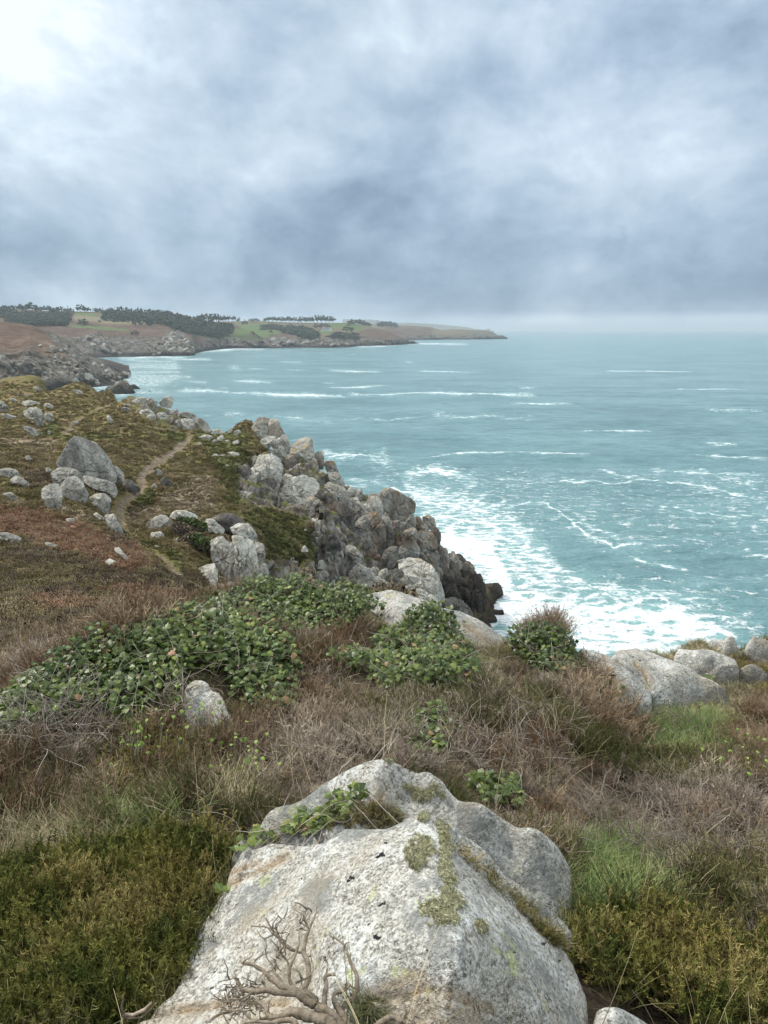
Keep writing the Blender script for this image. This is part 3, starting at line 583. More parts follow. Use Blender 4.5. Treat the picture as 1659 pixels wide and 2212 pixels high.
# ------------------------------------------------------------------ granite
def granite(name, sc=1.0, tone=1.0, warm=0.0, orange=0.0, lichen=.5, dark=0.0, wetz=None, moss=0.0, bumpd=.05, crack=True, near=False):
    """weathered granite: grain, pale crustose lichen, black specks, orange lichen on tops, brown staining"""
    m, t = material(name)
    geo = t.new('ShaderNodeNewGeometry'); pos = geo.outputs['Position']; nrm = t.new('ShaderNodeSeparateXYZ'); t.l.new(geo.outputs['Normal'], nrm.inputs[0])
    big = t.noise(pos, .45*sc, 5, .6); mdn = t.noise(pos, 2.2*sc, 6, .68); fn = t.noise(pos, 9*sc, 4, .7)
    mixv = t.math('ADD', t.math('MULTIPLY', mdn, .6), t.math('MULTIPLY', fn, .4))
    def C(r, g, b): return (r*tone, g*tone, b*tone)
    col = t.ramp(mixv, [(.30, C(.08, .07, .055)), (.42, C(.22, .20, .165)), (.52, C(.37, .35, .30)), (.66, C(.53, .51, .45))])
    lich = t.ramp(t.noise(pos, 5*sc, 6, .75), [(.47, (0, 0, 0)), (.56, (1, 1, 1))])
    col = t.mix(t.math('MULTIPLY', lich, lichen), col, (.64*tone, .63*tone, .56*tone, 1))
    if warm: col = t.mix(t.math('MULTIPLY', t.mr(big, .40, .60), warm), col, t.mix(mdn, (.06, .035, .02, 1), (.26, .165, .09, 1)))
    if dark:
        col = t.mix(t.math('MULTIPLY', t.mr(t.noise(t.mapping(pos, (1, 1, .35)), .8*sc, 5, .6), .42, .62), dark), col, (.035, .033, .036, 1))
    sp = t.voro(pos, 7*sc, 'F1'); sp = t.math('MULTIPLY', t.mr(sp, .22, .12), t.mr(t.noise(pos, 3.1*sc, 2), .5, .62))
    col = t.mix(t.math('MULTIPLY', sp, .75), col, (.04, .04, .04, 1))
    if orange:
        om = t.math('MULTIPLY', t.mr(nrm.outputs[2], .35, .9), t.mr(t.noise(pos, 1.3*sc, 5, .65), .62-orange*.13, .72-orange*.12))
        col = t.mix(t.math('MULTIPLY', om, .85), col, t.mix(fn, (.30, .14, .03, 1), (.36, .28, .11, 1)))
    if moss:
        mm = t.math('MULTIPLY', t.mr(nrm.outputs[2], .55, .9), t.mr(t.noise(pos, .9*sc, 4), .62-moss*.25, .72-moss*.2))
        col = t.mix(mm, col, t.mix(fn, (.04, .045, .012, 1), (.14, .14, .04, 1)))
    if wetz is not None:
        sz = t.new('ShaderNodeSeparateXYZ'); t.l.new(pos, sz.inputs[0])
        wz = t.math('ADD', sz.outputs[2], t.math('MULTIPLY', t.math('SUBTRACT', big, .5), -9))
        col = t.mix(t.math('MULTIPLY', t.mr(wz, wetz+5, wetz-3), .85), col, (.040, .034, .028, 1))
    t.l.new(col, t.b.inputs['Base Color']); t.b.inputs['Roughness'].default_value = .9; t.b.inputs['Specular IOR Level'].default_value = .2
    hgt = t.math('ADD', t.math('MULTIPLY', mdn, 1.0), t.math('MULTIPLY', fn, .35))
    b = bump(t, hgt, bumpd*2.2, .9)
    if crack:
        ce_ = t.voro(t.mapping(t.vmath('ADD', pos, t.noise(pos, 1.2*sc, 3, out=1)), (1, 1, .55)), .38*sc, 'DISTANCE_TO_EDGE')
        b = bump(t, t.mr(ce_, 0, .035), bumpd*2.0, .8, b)
    t.l.new(b, t.b.inputs['Normal']); return m
G = {
 'pale': granite('pale lichened granite', .9, 1.14, .12, .25, .5, .15, moss=.2),
 'grey': granite('grey granite', .9, .98, .12, .15, .38, .28, moss=.15),
 'gold': granite('orange topped granite', .9, 1.0, .30, 1.0, .3, .25),
 'rust': granite('rust stained granite', .8, .88, .75, .9, .2, .35),
 'brown': granite('brown cliff granite', .7, .76, .70, .35, .22, .5, wetz=4),
 'dark': granite('dark sea washed granite', .7, .42, .55, .1, .08, .85, wetz=8),
 'slate': granite('dark slabby granite', .8, .45, .2, .05, .22, .6),
 'speckle': granite('speckled dark granite', 1.1, .82, .05, 0, .55, .55),
}
B, K, R_S = 'boulder', 'crag_block', 'stone'
g_slope, g_tor, g_bluff, g_head, g_cliff, g_top = 'rocks on the left hillside', 'rocks of the left hilltop outcrop', 'blocks of the near bluff', 'blocks of the headland tower', 'blocks of the sea cliff', 'rocks along the far ridge'
def smooth_c(a, k=1):
    for _ in range(k): a = .25*np.roll(a, 1)+.5*a+.25*np.roll(a, -1)
    return a
def rock(name, outline, Y, mat, label, cat='rock', group=None, thick=.9, seed=None, facets=14, box=.24, cracks=3, rough=1.0, parent=None, back=.0, dens=1.0):
    pl = np.array([p[:2] for p in outline], float); seed = seed if seed is not None else int(abs(pl.sum()*7)) % 9973
    rg = np.random.RandomState(seed)
    a, b = pl, np.roll(pl, -1, 0); cr = a[:, 0]*b[:, 1]-b[:, 0]*a[:, 1]; A = cr.sum()/2
    c = ((a+b)*cr[:, None]).sum(0)/(6*A); A = abs(A)
    C = at(c[0], c[1], Y); d = C-np.array([0, 0, H]); dist = np.linalg.norm(d); d /= dist
    rt = np.cross(d, [0, 0, 1]); rt /= np.linalg.norm(rt); up = np.cross(rt, d)
    q = ray(pl[:, 0], pl[:, 1]); q = q/(q@d)[:, None]; L = np.stack([q@rt, q@up], -1)*dist
    size = math.sqrt(A/math.pi)*dist/F; pxs = math.sqrt(A)
    nphi = int(np.clip(pxs*2.2*dens, 36, 190)); nl = int(np.clip(pxs*1.3*dens, 22, 110))
    phi = np.linspace(0, 2*np.pi, nphi, endpoint=False); R_ = np.zeros(nphi)
    for i, f in enumerate(phi):
        e = np.array([math.cos(f), math.sin(f)]); best = 0
        for p, r in zip(L, np.roll(L, -1, 0)):
            s = r-p; den_ = e[0]*s[1]-e[1]*s[0]
            if abs(den_) < 1e-12: continue
            k = (p[0]*s[1]-p[1]*s[0])/den_; u = (p[0]*e[1]-p[1]*e[0])/den_
            if k > 0 and -1e-6 <= u <= 1+1e-6: best = max(best, k)
        R_[i] = best
    R_ = np.where(R_ <= 0, R_[R_ > 0].mean(), R_); R_ = smooth_c(R_, 1)*(1.17 if group in (g_head, g_cliff) else 1.08)
    lat = np.linspace(-np.pi/2, np.pi/2, nl)                  # -: towards the viewer
    cl = np.cos(lat)**box; sn = np.sign(np.sin(lat))*np.abs(np.sin(lat))**.6
    T = thick*size*(.75 if group in (g_head, g_cliff) else .95)
    p = np.stack([R_[:, None]*cl[None]*np.cos(phi)[:, None], R_[:, None]*cl[None]*np.sin(phi)[:, None], (T*sn)[None]+np.zeros((nphi, 1))], -1)
    # joint planes shear off the rounded face
    n = np.array([rg.uniform(-.5, .5), rg.uniform(-.1, .7), -1.0]); n /= np.linalg.norm(n); ov = np.maximum(0, p@n-(p@n).max()*.58); p = p-(ov*.95)[..., None]*n
    for k in range(facets):
        n = np.array([rg.uniform(-.75, .75), rg.uniform(-.35, .8), -rg.uniform(.45, 1)]); n /= np.linalg.norm(n)
        ext = (p@n).max(); dd = ext*rg.uniform(.58, .86)
        ov = np.maximum(0, p@n-dd); w_ = (1-cl[None]**6*0); p = p-(ov*.92)[..., None]*n*w_[..., None]
    P = C+p[..., :1]*rt+p[..., 1:2]*up+(p[..., 2:]+back*size)*d
    nn = p/np.maximum(np.linalg.norm(p, axis=-1, keepdims=True), 1e-6); N = nn[..., :1]*rt+nn[..., 1:2]*up+nn[..., 2:]*d
    sh = seed*3.7; side = .6+.4*(1-cl[None, :]**4)
    dsp = fbm(P/size*1.3+sh, 3, 1)*.05*size+fbm(P/size*4+sh, 3, 2)*.035*size
    jt = group in (g_head, g_cliff, g_bluff, g_top, g_tor); ja = rg.uniform(-.5, .5); jr = np.array([[math.cos(ja), 0, math.sin(ja)], [0, 1, 0], [-math.sin(ja), 0, math.cos(ja)]])
    if jt:                                                    # joint bounded chunks, taller than wide
        cvv, cee = cell(((P-C)/size)@jr.T*np.array([1.5, 1.5, .85])+sh, seed); dsp += (cvv-.5)*.30*size*rough-sstep(.14, 0, cee)*.20*size*rough
        cvv, cee = cell(((P-C)/size)@jr.T*np.array([3.4, 3.4, 2.4])+sh, seed+5); dsp += (cvv-.5)*.10*size*rough-sstep(.10, 0, cee)*.06*size*rough
    else:
        cvv, cee = cell((P/size*1.5+sh)*np.array([1, 1, .8]), seed); dsp += (cvv-.5)*.15*size*rough-sstep(.09, 0, cee)*.08*size*rough
    for k in range(cracks):
        n = np.array([rg.uniform(-1, 1), rg.uniform(-.4, .4), rg.uniform(-.7, .7)]); n /= np.linalg.norm(n)
        o_ = rg.uniform(-.35, .35)*size; dd = (P-C)@n-o_+fbm(P/size*2+sh, 2, 9)*.1*size
        dsp -= np.exp(-(dd/(.032*size))**2)*.15*size*rough
    if moveable := True: P = P+N*(dsp*side)[..., None]
    f = grid_faces(nphi, nl, wrap=True)
    base = C-up*(-L[:, 1].min())*0; base = np.array([C[0], C[1], P[..., 2].min()])
    o = mesh(name, (P-base).reshape(-1, 3), f, mat if not isinstance(mat, str) else G[mat], smooth=False); o.location = base
    return tag(o, label, cat, group)

B, K, R_S = 'boulder', 'crag_block', 'stone'
ROCKS = [
 # name, transform, outline, distance, material, label, group, options
 (B,T3,[(425,560),(470,490),(500,430),(550,385),(610,400),(680,430),(740,480),(790,550),(830,620),(825,700),(760,700),(660,690),(600,650),(520,610),(440,600)],77,'speckle','huge speckled grey boulder left of the footpath, largest on the hillside',g_slope,dict(rough=.45,cracks=1,facets=5)),
 (B,T3,[(820,585),(860,610),(895,650),(890,700),(860,740),(825,720),(815,640)],76.5,'grey','narrow grey shoulder leaning on the right side of the huge speckled boulder',g_slope,{}),
 (B,T3,[(890,685),(950,690),(1000,740),(1010,770),(950,790),(900,760),(880,730)],73,'slate','dark low block where the path bends under the huge speckled boulder',g_slope,{}),
 (B,T3,[(590,655),(700,680),(830,715),(855,770),(840,805),(760,775),(680,755),(610,710)],74,'grey','long dark slab wedged under the huge speckled boulder',g_slope,{}),
 (R_S,T3,[(740,765),(800,765),(840,790),(830,815),(790,812),(750,785)],71,'grey','small flat stone just below the slab under the huge boulder',g_slope,{}),
 (B,T3,[(370,640),(420,610),(500,605),(570,640),(600,690),(590,740),(480,760),(400,730)],70.5,'grey','rounded pale boulder behind the creased dome boulder',g_slope,{}),
 (B,T3,[(435,740),(480,685),(540,665),(590,700),(635,790),(620,850),(560,858),(500,820),(450,790)],67,'grey','creased pale dome boulder below left of the huge speckled boulder',g_slope,dict(cracks=4,rough=.6)),
 (B,T3,[(290,765),(350,725),(420,720),(445,790),(440,880),(445,920),(390,920),(330,870),(300,800)],65,'grey','jagged pale boulder at the left end of the hillside cluster',g_slope,{}),
 (B,T3,[(640,820),(690,790),(760,788),(797,820),(790,890),(775,940),(730,930),(680,885)],64,'grey','squarish grey boulder beside the path below the boulder cluster',g_slope,dict(rough=.6)),
 (B,T3,[(750,935),(820,935),(855,1000),(885,1065),(850,1080),(795,1045),(765,980)],60,'grey','ragged low outcrop pointing down to the bend of the footpath',g_slope,dict(cracks=4)),
 (R_S,T3,[(690,920),(740,955),(755,980),(715,975),(670,940)],61,'pale','thin pale stone above the ragged outcrop by the path',g_slope,{}),
 (R_S,T3,[(465,968),(510,965),(540,965),(530,1002),(490,992)],55,'pale','small white stone alone at the upper edge of the rusty bracken',g_slope,{}),
 (B,T3,[(-40,625),(60,603),(120,618),(155,670),(90,680),(0,655)],66,'grey','pale rounded slab at the left edge of the hillside, upper of two',g_slope,{}),
 (B,T3,[(75,690),(110,658),(160,670),(210,720),(225,755),(150,718),(90,718)],64,'grey','pointed grey slab touching the pale slab at the left edge',g_slope,{}),
 (B,T3,[(20,785),(80,778),(120,810),(142,855),(90,832),(30,802)],58,'grey','low grey rock at the left edge above the bracken',g_slope,{}),
 (B,T3,[(-30,1068),(60,1072),(130,1095),(185,1128),(180,1145),(100,1145),(-20,1115)],37.5,'pale','flat whitish slab at the left edge below the rusty bracken',g_slope,dict(rough=.5)),
 (R_S,T3,[(310,1138),(350,1138),(420,1163),(455,1188),(400,1185),(330,1157)],35.5,'pale','thin whitish slab in the heath right of the flat slab',g_slope,{}),
 (R_S,T3,[(812,1168),(860,1175),(885,1210),(932,1265),(930,1285),(880,1243),(828,1203)],38,'pale','long slanting pale stone in the middle of the rusty bracken',g_slope,{}),
 (B,T3,[(738,1285),(790,1255),(840,1278),(890,1312),(820,1312),(760,1302)],32.5,'pale','low white rock at the lower edge of the bracken',g_slope,dict(rough=.7)),
 (R_S,T3,[(178,522),(212,515),(238,545),(200,557)],84,'pale','small pale stone lying alone above the left cluster',g_slope,{}),
 (R_S,T3,[(328,605),(352,595),(372,620),(350,645),(330,635)],77,'pale','small pale stone behind the left end of the boulder cluster',g_slope,{}),
 (B,T3,[(1105,625),(1140,610),(1180,645),(1160,665),(1120,655)],81,'grey','small grey rock right of the eroded path, upper of a pair',g_slope,{}),
 (B,T3,[(1160,680),(1200,668),(1242,715),(1240,750),(1190,748),(1155,710)],77,'slate','dark mottled rock right of the eroded path, lower of a pair',g_slope,{}),
 (R_S,T3,[(1090,735),(1110,712),(1138,745),(1110,755)],74,'grey','small pointed stone above the grass tuft by the path',g_slope,{}),
 (R_S,T3,[(1222,515),(1245,505),(1250,525),(1230,535)],98,'pale','tiny pale stone standing on the edge of the eroded path',g_slope,{}),
 (R_S,T3,[(765,225),(790,225),(830,290),(800,292),(775,265)],122,'pale','slanting pale stone in the brown turf below the far ridge',g_slope,{}),
 # hilltop outcrop on the left
 (B,T3,[(150,190),(230,170),(290,180),(320,240),(325,310),(280,315),(240,260),(180,232)],111,'pale','tall ribbed face of the hilltop outcrop at upper left',g_tor,dict(cracks=4)),
 (B,T3,[(318,215),(350,197),(382,215),(387,260),(350,278),(325,250)],111.5,'grey','rounded boulder at the right of the hilltop outcrop',g_tor,{}),
 (B,T3,[(148,122),(220,116),(290,133),(282,162),(160,152)],116,'pale','flat cap rock above the ribbed face at upper left',g_tor,{}),
 (B,T3,[(308,140),(350,138),(392,160),(372,178),(328,162)],118,'pale','flat pale rock right of the cap rock at upper left',g_tor,{}),
 (B,T3,[(10,215),(60,213),(145,245),(100,255),(20,238)],110,'pale','long low slab left of the ribbed face',g_tor,{}),
 (B,T3,[(-30,118),(20,123),(62,170),(52,198),(-20,205)],112,'grey','round grey boulder on the left edge above the long low slab',g_tor,{}),
 (B,T3,[(160,300),(220,308),(288,345),(272,382),(220,372),(176,330)],104,'grey','broken layered rock below the ribbed face',g_tor,dict(cracks=4)),
 (R_S,T3,[(60,95),(120,110),(140,135),(90,125)],119,'pale','thin pale slab high on the left hilltop',g_tor,{}),
 (R_S,T3,[(340,340),(360,335),(372,362),(350,362)],106,'pale','small pale stone in the green hollow right of the layered rock',g_tor,{}),
 (R_S,T3,[(510,275),(560,265),(575,280),(530,290)],120,'pale','flat bare stone at the bend of the upper path',g_tor,{}),
 (R_S,T3,[(230,15),(280,20),(312,50),(270,45)],150,'pale','pale slab on the skyline of the left ridge, left of two',g_tor,{}),
 (R_S,T3,[(510,38),(570,42),(610,75),(550,70)],148,'pale','pale slab on the skyline of the left ridge, right of two',g_tor,{}),
 (R_S,T3,[(170,75),(190,65),(208,88),(185,98)],140,'pale','small pale stone just under the left skyline',g_tor,{}),
 # far ridge rocks
 (K,T3,[(940,125),(1000,93),(1060,100),(1025,145),(960,145)],134,'pale','rounded slab at the left end of the far ridge rocks',g_top,{}),
 (K,T3,[(1030,112),(1080,98),(1150,130),(1125,160),(1045,145)],132,'pale','sloping slab left of the pointed ridge block',g_top,{}),
 (K,T3,[(1148,128),(1190,90),(1246,84),(1246,130),(1232,172),(1158,158)],130,'pale','pointed square topped block, highest of the far ridge rocks',g_top,dict(rough=.5)),
 (K,T3,[(1018,152),(1060,148),(1084,180),(1040,188)],130,'grey','small grey block below the two sloping ridge slabs',g_top,{}),
 (K,T3,[(1000,190),(1060,178),(1115,205),(1085,233),(1010,222)],127,'pale','broad pale block at the lower left of the far ridge rocks',g_top,{}),
 (K,T3,[(1133,210),(1190,198),(1208,240),(1172,275),(1135,248)],126,'pale','upright block under the pointed ridge block',g_top,{}),
 (K,T3,[(1203,218),(1242,223),(1242,268),(1208,268)],125.5,'grey','narrow block right of the upright block on the ridge',g_top,{}),
 (K,T3,[(1230,185),(1280,178),(1298,220),(1262,253),(1233,225)],127,'grey','grey block stepping down right of the pointed ridge block',g_top,{}),
 (K,T3,[(1176,165),(1212,173),(1245,212),(1220,220)],128,'pale','thin slanting slab under the pointed ridge block',g_top,{}),
 (K,T3,[(1278,213),(1340,198),(1405,215),(1395,245),(1288,248)],126,'gold','yellow tinged cap block in the middle of the far ridge',g_top,{}),
 (K,T3,[(1262,262),(1300,248),(1314,300),(1285,325)],122,'grey','small dark block under the left end of the yellow tinged cap',g_top,{}),
 (K,T3,[(1303,253),(1372,248),(1404,300),(1392,340),(1338,335),(1308,312)],122,'pale','large pale block under the yellow tinged cap on the ridge',g_top,{}),
 (K,T3,[(1390,238),(1440,243),(1492,280),(1520,335),(1470,340),(1405,325)],121,'gold','rough brownish block at the right end of the far ridge',g_top,dict(cracks=4)),
 (K,T3,[(1055,225),(1110,215),(1128,250),(1090,265),(1060,250)],123,'pale','pale block at the foot of the far ridge rocks',g_top,{}),
 (K,T3,[(865,178),(900,165),(942,180),(930,203),(880,193)],136,'grey','grey stone left of the far ridge rocks, lower of two',g_top,{}),
 (K,T3,[(888,145),(940,143),(942,165),(900,163)],138,'pale','flat pale stone left of the far ridge rocks, upper of two',g_top,{}),
 # scattered rocks between ridge and tower
 (K,T3,[(1433,392),(1480,360),(1532,375),(1527,412),(1480,432),(1438,412)],109,'pale','broad pale block in the rubble left of the headland tower',g_head,{}),
 (K,T3,[(1453,352),(1500,323),(1532,340),(1500,363)],112,'grey','flat grey block on top of the rubble left of the tower',g_head,{}),
 (K,T3,[(1563,387),(1600,363),(1622,400),(1616,455),(1578,442)],109,'pale','upright oval block in the rubble left of the tower',g_head,{}),
 (K,T3,[(1513,422),(1545,398),(1568,420),(1542,452)],108,'grey','small tilted block beside the upright oval block',g_head,{}),
 (K,T3,[(1403,437),(1440,423),(1478,445),(1440,465)],107,'pale','low flat block at the left end of the rubble',g_head,{}),
 (K,T3,[(1518,522),(1550,498),(1585,520),(1552,548)],104,'pale','pale block at the left of the lower rubble row',g_head,{}),
 (K,T3,[(1588,507),(1620,508),(1630,538),(1595,533)],104,'grey','small grey block in the middle of the lower rubble row',g_head,{}),
 (K,T4,[(175,350),(205,343),(238,352),(232,382),(182,385)],103,'pale','squarish pale block at the right of the lower rubble row',g_head,{}),
 (K,T3,[(1558,562),(1580,548),(1598,582)],101,'pale','tiny pointed stone under the lower rubble row',g_head,{}),
 (K,T4,[(205,290),(240,285),(247,325),(212,330)],108,'pale','pale block left of the foot of the tower',g_head,{}),
 (K,T4,[(170,285),(195,283),(198,305),(172,308)],108,'grey','tiny grey stone between the rubble and the tower',g_head,{}),
 (K,T4,[(215,240),(250,232),(255,270),(225,275)],113,'pale','pale block on the skyline left of the tower',g_head,{}),
 (K,T4,[(180,235),(210,232),(212,258),(185,262)],113,'grey','grey block on the skyline, second left of the tower',g_head,{}),
 (K,T4,[(105,228),(150,232),(155,258),(110,255)],114,'pale','pale block on the skyline above the rubble',g_head,{}),
 (K,T4,[(165,412),(185,410),(188,428),(170,428)],100,'pale','tiny pale stone in the turf below the rubble row',g_head,{}),
 # tower and face
 (K,T4,[(303,232),(318,200),(345,176),(392,181),(391,278),(308,283)],104,'gold','left half of the split summit tower, orange on top',g_head,dict(rough=.5,cracks=1,facets=4)),
 (K,T4,[(393,188),(415,174),(440,198),(456,230),(474,262),(430,283),(391,280)],103.6,'gold','right half of the split summit tower with bright orange crown',g_head,dict(rough=.5,cracks=1,facets=4)),
 (K,T4,[(340,292),(400,263),(440,275),(420,300),(380,330),(345,322)],101.5,'pale','pale block directly under the summit tower',g_head,{}),
 (K,T4,[(420,290),(472,260),(498,310),(492,350),(430,345),(405,320)],101,'pale','wide creased block at the right foot of the summit tower',g_head,dict(cracks=4)),
 (K,T4,[(505,345),(540,278),(575,272),(607,295),(617,360),(637,410),(642,472),(580,474),(520,440),(530,400)],100,'gold','tall rounded pinnacle right of the summit tower, orange top',g_head,dict(rough=.5,facets=4)),
 (K,T4,[(505,440),(530,410),(560,404),(597,402),(585,430),(540,453)],98.5,'gold','small orange edged slab leaning on the pinnacle foot',g_head,{}),
 (K,T4,[(383,335),(460,333),(482,380),(440,403),(398,373)],98,'grey','shadowed block between the tower and the face below',g_head,{}),
 (K,T4,[(473,365),(512,363),(527,400),(517,438),(468,432)],98,'rust','reddish block wedged between tower foot and pinnacle',g_head,{}),
 (K,T4,[(318,430),(345,373),(400,362),(452,388),(452,440),(432,520),(402,580),(376,628),(343,592),(322,520)],92,'pale','tall leaf shaped slab in the face below the summit tower',g_head,dict(rough=.6,cracks=3)),
 (K,T4,[(248,480),(263,428),(312,418),(322,480),(322,542),(270,528)],91.5,'pale','pale block left of the tall leaf shaped slab',g_head,{}),
 (K,T4,[(280,392),(310,356),(337,368),(312,418),(285,412)],93.5,'grey','grey block at the upper left of the face',g_head,{}),
 (K,T4,[(213,550),(270,543),(312,553),(342,612),(300,628),(243,592)],89,'grey','ragged dark block at the lower left of the face',g_head,dict(cracks=4)),
 (K,T4,[(407,628),(428,548),(478,488),(560,472),(622,488),(638,530),(602,582),(562,632),(520,668),(458,662)],90,'pale','broad whitish slab, biggest in the face below the pinnacle',g_head,dict(rough=.5,facets=5)),
 (K,T4,[(440,482),(480,453),(512,463),(502,492),(458,503)],92,'pale','small cap above the broad whitish slab',g_head,{}),
 (K,T4,[(540,635),(600,572),(628,578),(664,612),(640,655),(590,660)],88,'rust','brown stained block right of the broad whitish slab',g_head,{}),
 (K,T4,[(626,352),(655,345),(667,375),(667,428),(636,428)],100,'gold','slim block with orange cap right of the pinnacle',g_head,{}),
 (K,T4,[(668,395),(720,388),(745,450),(690,442)],99,'rust','mossy brown knob beyond the slim orange capped block',g_head,{}),
 (K,T4,[(638,447),(685,438),(687,460),(645,463)],97,'pale','thin flat stone below the slim orange capped block',g_head,{}),
 (K,T4,[(690,445),(742,452),(775,510),(762,535),(710,505)],97,'grey','sloping grey slab on the seaward edge below the mossy knob',g_head,{}),
 (K,T4,[(638,515),(700,498),(772,530),(795,592),(740,605),(680,575)],94,'grey','lichened bulge in the middle of the seaward face',g_cliff,{}),
 (K,T4,[(655,620),(700,588),(752,620),(764,720),(740,765),(688,702)],91,'rust','reddish hanging slab in the middle of the cliff',g_cliff,{}),
 (K,T4,[(728,622),(770,598),(803,640),(823,720),(812,755),(758,705)],90,'slate','dark blue grey slab beside the reddish hanging slab',g_cliff,{}),
 (K,T4,[(605,690),(650,688),(684,720),(724,820),(717,870),(650,832),(588,782),(622,742)],82,'pale','slanting striped slab in the turf left of the gully',g_cliff,dict(cracks=4)),
 (K,T4,[(690,720),(750,730),(770,790),(800,830),(790,850),(740,800)],86,'rust','brown rock rib right of the striped slab',g_cliff,{}),
 (R_S,T4,[(538,682),(580,668),(592,695),(558,708)],78,'pale','small white stone at the edge of the green turf',g_cliff,{}),
 (R_S,T4,[(555,852),(572,818),(592,850)],66,'pale','white triangular stone alone on the olive turf',g_cliff,{}),
 (R_S,T4,[(562,738),(580,735),(588,752),(568,758)],76,'pale','tiny stone left of the striped slab',g_cliff,{}),
 (K,T4,[(738,855),(765,850),(772,878),(745,882)],79,'pale','pale stone at the right edge of the turf',g_cliff,{}),
 (K,T4,[(775,810),(830,828),(862,870),(884,924),(830,902),(786,852)],81,'grey','row of broken blocks along the edge of the dark cleft',g_cliff,dict(cracks=5)),
 (K,T4,[(618,905),(660,893),(687,915),(680,942),(640,938)],75,'pale','pale round rock at the bottom of the turf',g_cliff,{}),
 (K,T4,[(638,950),(690,933),(722,960),(722,1022),(670,1012)],73,'grey','grey rock under the pale round rock at the turf foot',g_cliff,{}),
 (K,T4,[(718,985),(792,983),(803,1032),(728,1030)],75,'rust','reddish block right of the grey rock at the turf foot',g_cliff,{}),
 (K,T4,[(785,985),(800,945),(840,923),(900,943),(948,1012),(940,1045),(820,1045)],77,'grey','rounded boulder split by a curved crack above the near slab',g_cliff,dict(rough=.7)),
 (K,T4,[(528,1002),(580,923),(602,960),(608,1035),(555,1040)],64,'grey','pointed grey rock rising from the dark hollow',g_cliff,{}),
 (K,T4,[(440,937),(497,930),(492,1005),(448,1005)],63,'rust','brown block in the dark hollow below the turf',g_cliff,{}),
 (K,T4,[(478,872),(522,880),(518,908),(485,903)],66,'pale','pale stone above the brown block in the hollow',g_cliff,{}),
 (K,T4,[(500,905),(560,905),(570,960),(505,965)],66,'slate','dark rock behind the pointed grey rock',g_cliff,{}),
 (K,T5,[(508,380),(523,300),(580,263),(640,288),(770,358),(787,385),(772,460),(702,547),(640,552),(560,522),(513,440)],100,'rust','big block stained bright orange on the seaward shoulder',g_cliff,dict(rough=.45,facets=4,cracks=2)),
 (K,T5,[(473,320),(500,263),(545,238),(582,263),(530,305),(500,352)],101,'gold','orange cap behind the big orange stained block',g_cliff,{}),
 (K,T5,[(345,350),(400,318),(470,328),(507,400),(502,470),(450,503),(408,440)],97,'grey','smooth grey dome left of the big orange stained block',g_cliff,dict(rough=.5)),
 (K,T5,[(350,340),(410,288),(470,298),(485,338),(400,325)],99,'gold','orange tipped ledge behind the smooth grey dome',g_cliff,{}),
 (K,T5,[(180,285),(205,238),(257,233),(257,302),(190,322)],95,'grey','upper left block of the stack at the cleft head',g_cliff,{}),
 (K,T5,[(258,268),(310,233),(322,290),(303,370),(262,332)],95,'grey','upper right block of the stack at the cleft head',g_cliff,{}),
 (K,T5,[(190,338),(270,333),(313,390),(292,445),(207,445)],94,'pale','middle block of the stack at the cleft head',g_cliff,{}),
 (K,T5,[(210,455),(280,448),(303,520),(240,580),(218,520)],93,'brown','lowest block of the stack, above the dark cleft',g_cliff,{}),
 (K,T5,[(310,350),(360,360),(410,450),(420,480),(330,520),(300,450)],94,'pale','lichened slab between the stack and the grey dome',g_cliff,{}),
 (K,T5,[(245,640),(330,495),(430,465),(505,570),(523,680),(482,765),(400,795),(298,775)],91,'brown','large dark buttress hanging over the cleft',g_cliff,dict(facets=5)),
 (K,T5,[(498,520),(540,438),(583,570),(608,700),(592,780),(538,722),(498,620)],92,'brown','narrow slab with pale rims right of the dark buttress',g_cliff,{}),
 (K,T5,[(560,540),(660,545),(700,560),(640,650),(600,640)],95,'brown','greenish brown wedge under the big orange stained block',g_cliff,dict()),
 (K,T5,[(818,640),(880,618),(952,640),(988,720),(978,785),(838,803),(818,720)],97,'rust','upper block of the thick seaward pillar',g_cliff,dict(rough=.6)),
 (K,T5,[(803,510),(830,498),(892,570),(922,622),(830,632),(803,590)],98.5,'brown','layered top of the thick seaward pillar',g_cliff,dict(cracks=4)),
 (K,T5,[(868,500),(930,488),(972,530),(978,580),(930,612),(878,555)],100,'gold','pillar top with yellow lichen crown',g_cliff,{}),
 (K,T5,[(928,600),(985,588),(1023,640),(1023,722),(985,722),(958,650)],100,'brown','outer shoulder of the seaward pillar',g_cliff,{}),
 (K,T5,[(610,745),(680,638),(790,588),(823,640),(813,705),(740,745)],95,'brown','bedded brown ledges left of the seaward pillar',g_cliff,dict(cracks=5)),
 (K,T5,[(680,640),(700,560),(770,480),(800,520),(805,590),(760,600)],97,'brown','dark ledges below the right end of the orange stained block',g_cliff,dict(cracks=4)),
 (K,T5,[(638,802),(700,738),(790,718),(828,800),(823,865),(700,875),(638,885)],94,'brown','squared block under the bedded brown ledges',g_cliff,{}),
 (K,T5,[(833,800),(980,778),(1008,860),(992,960),(950,990),(880,922),(828,880)],96,'brown','lower block of the thick seaward pillar',g_cliff,{}),
 (K,T5,[(495,905),(528,820),(580,778),(637,783),(637,900),(600,952),(540,973),(492,962)],86,'slate','upright dark tablet with white lichen spots at the cleft mouth',g_cliff,dict(rough=.3,facets=3,cracks=0)),
 (K,T5,[(675,945),(760,888),(830,893),(930,948),(990,1040),(1030,1140),(1045,1245),(960,1210),(850,1140),(720,1150),(700,1050)],84,'pale','great pale sloping slab at the foot of the cliff',g_cliff,dict(rough=.5,facets=4)),
 (K,T5,[(1013,800),(1080,778),(1103,880),(1092,960),(1040,1010),(1008,950)],100,'brown','ochre slab leaning right of the thick pillar',g_cliff,dict(rough=.5)),
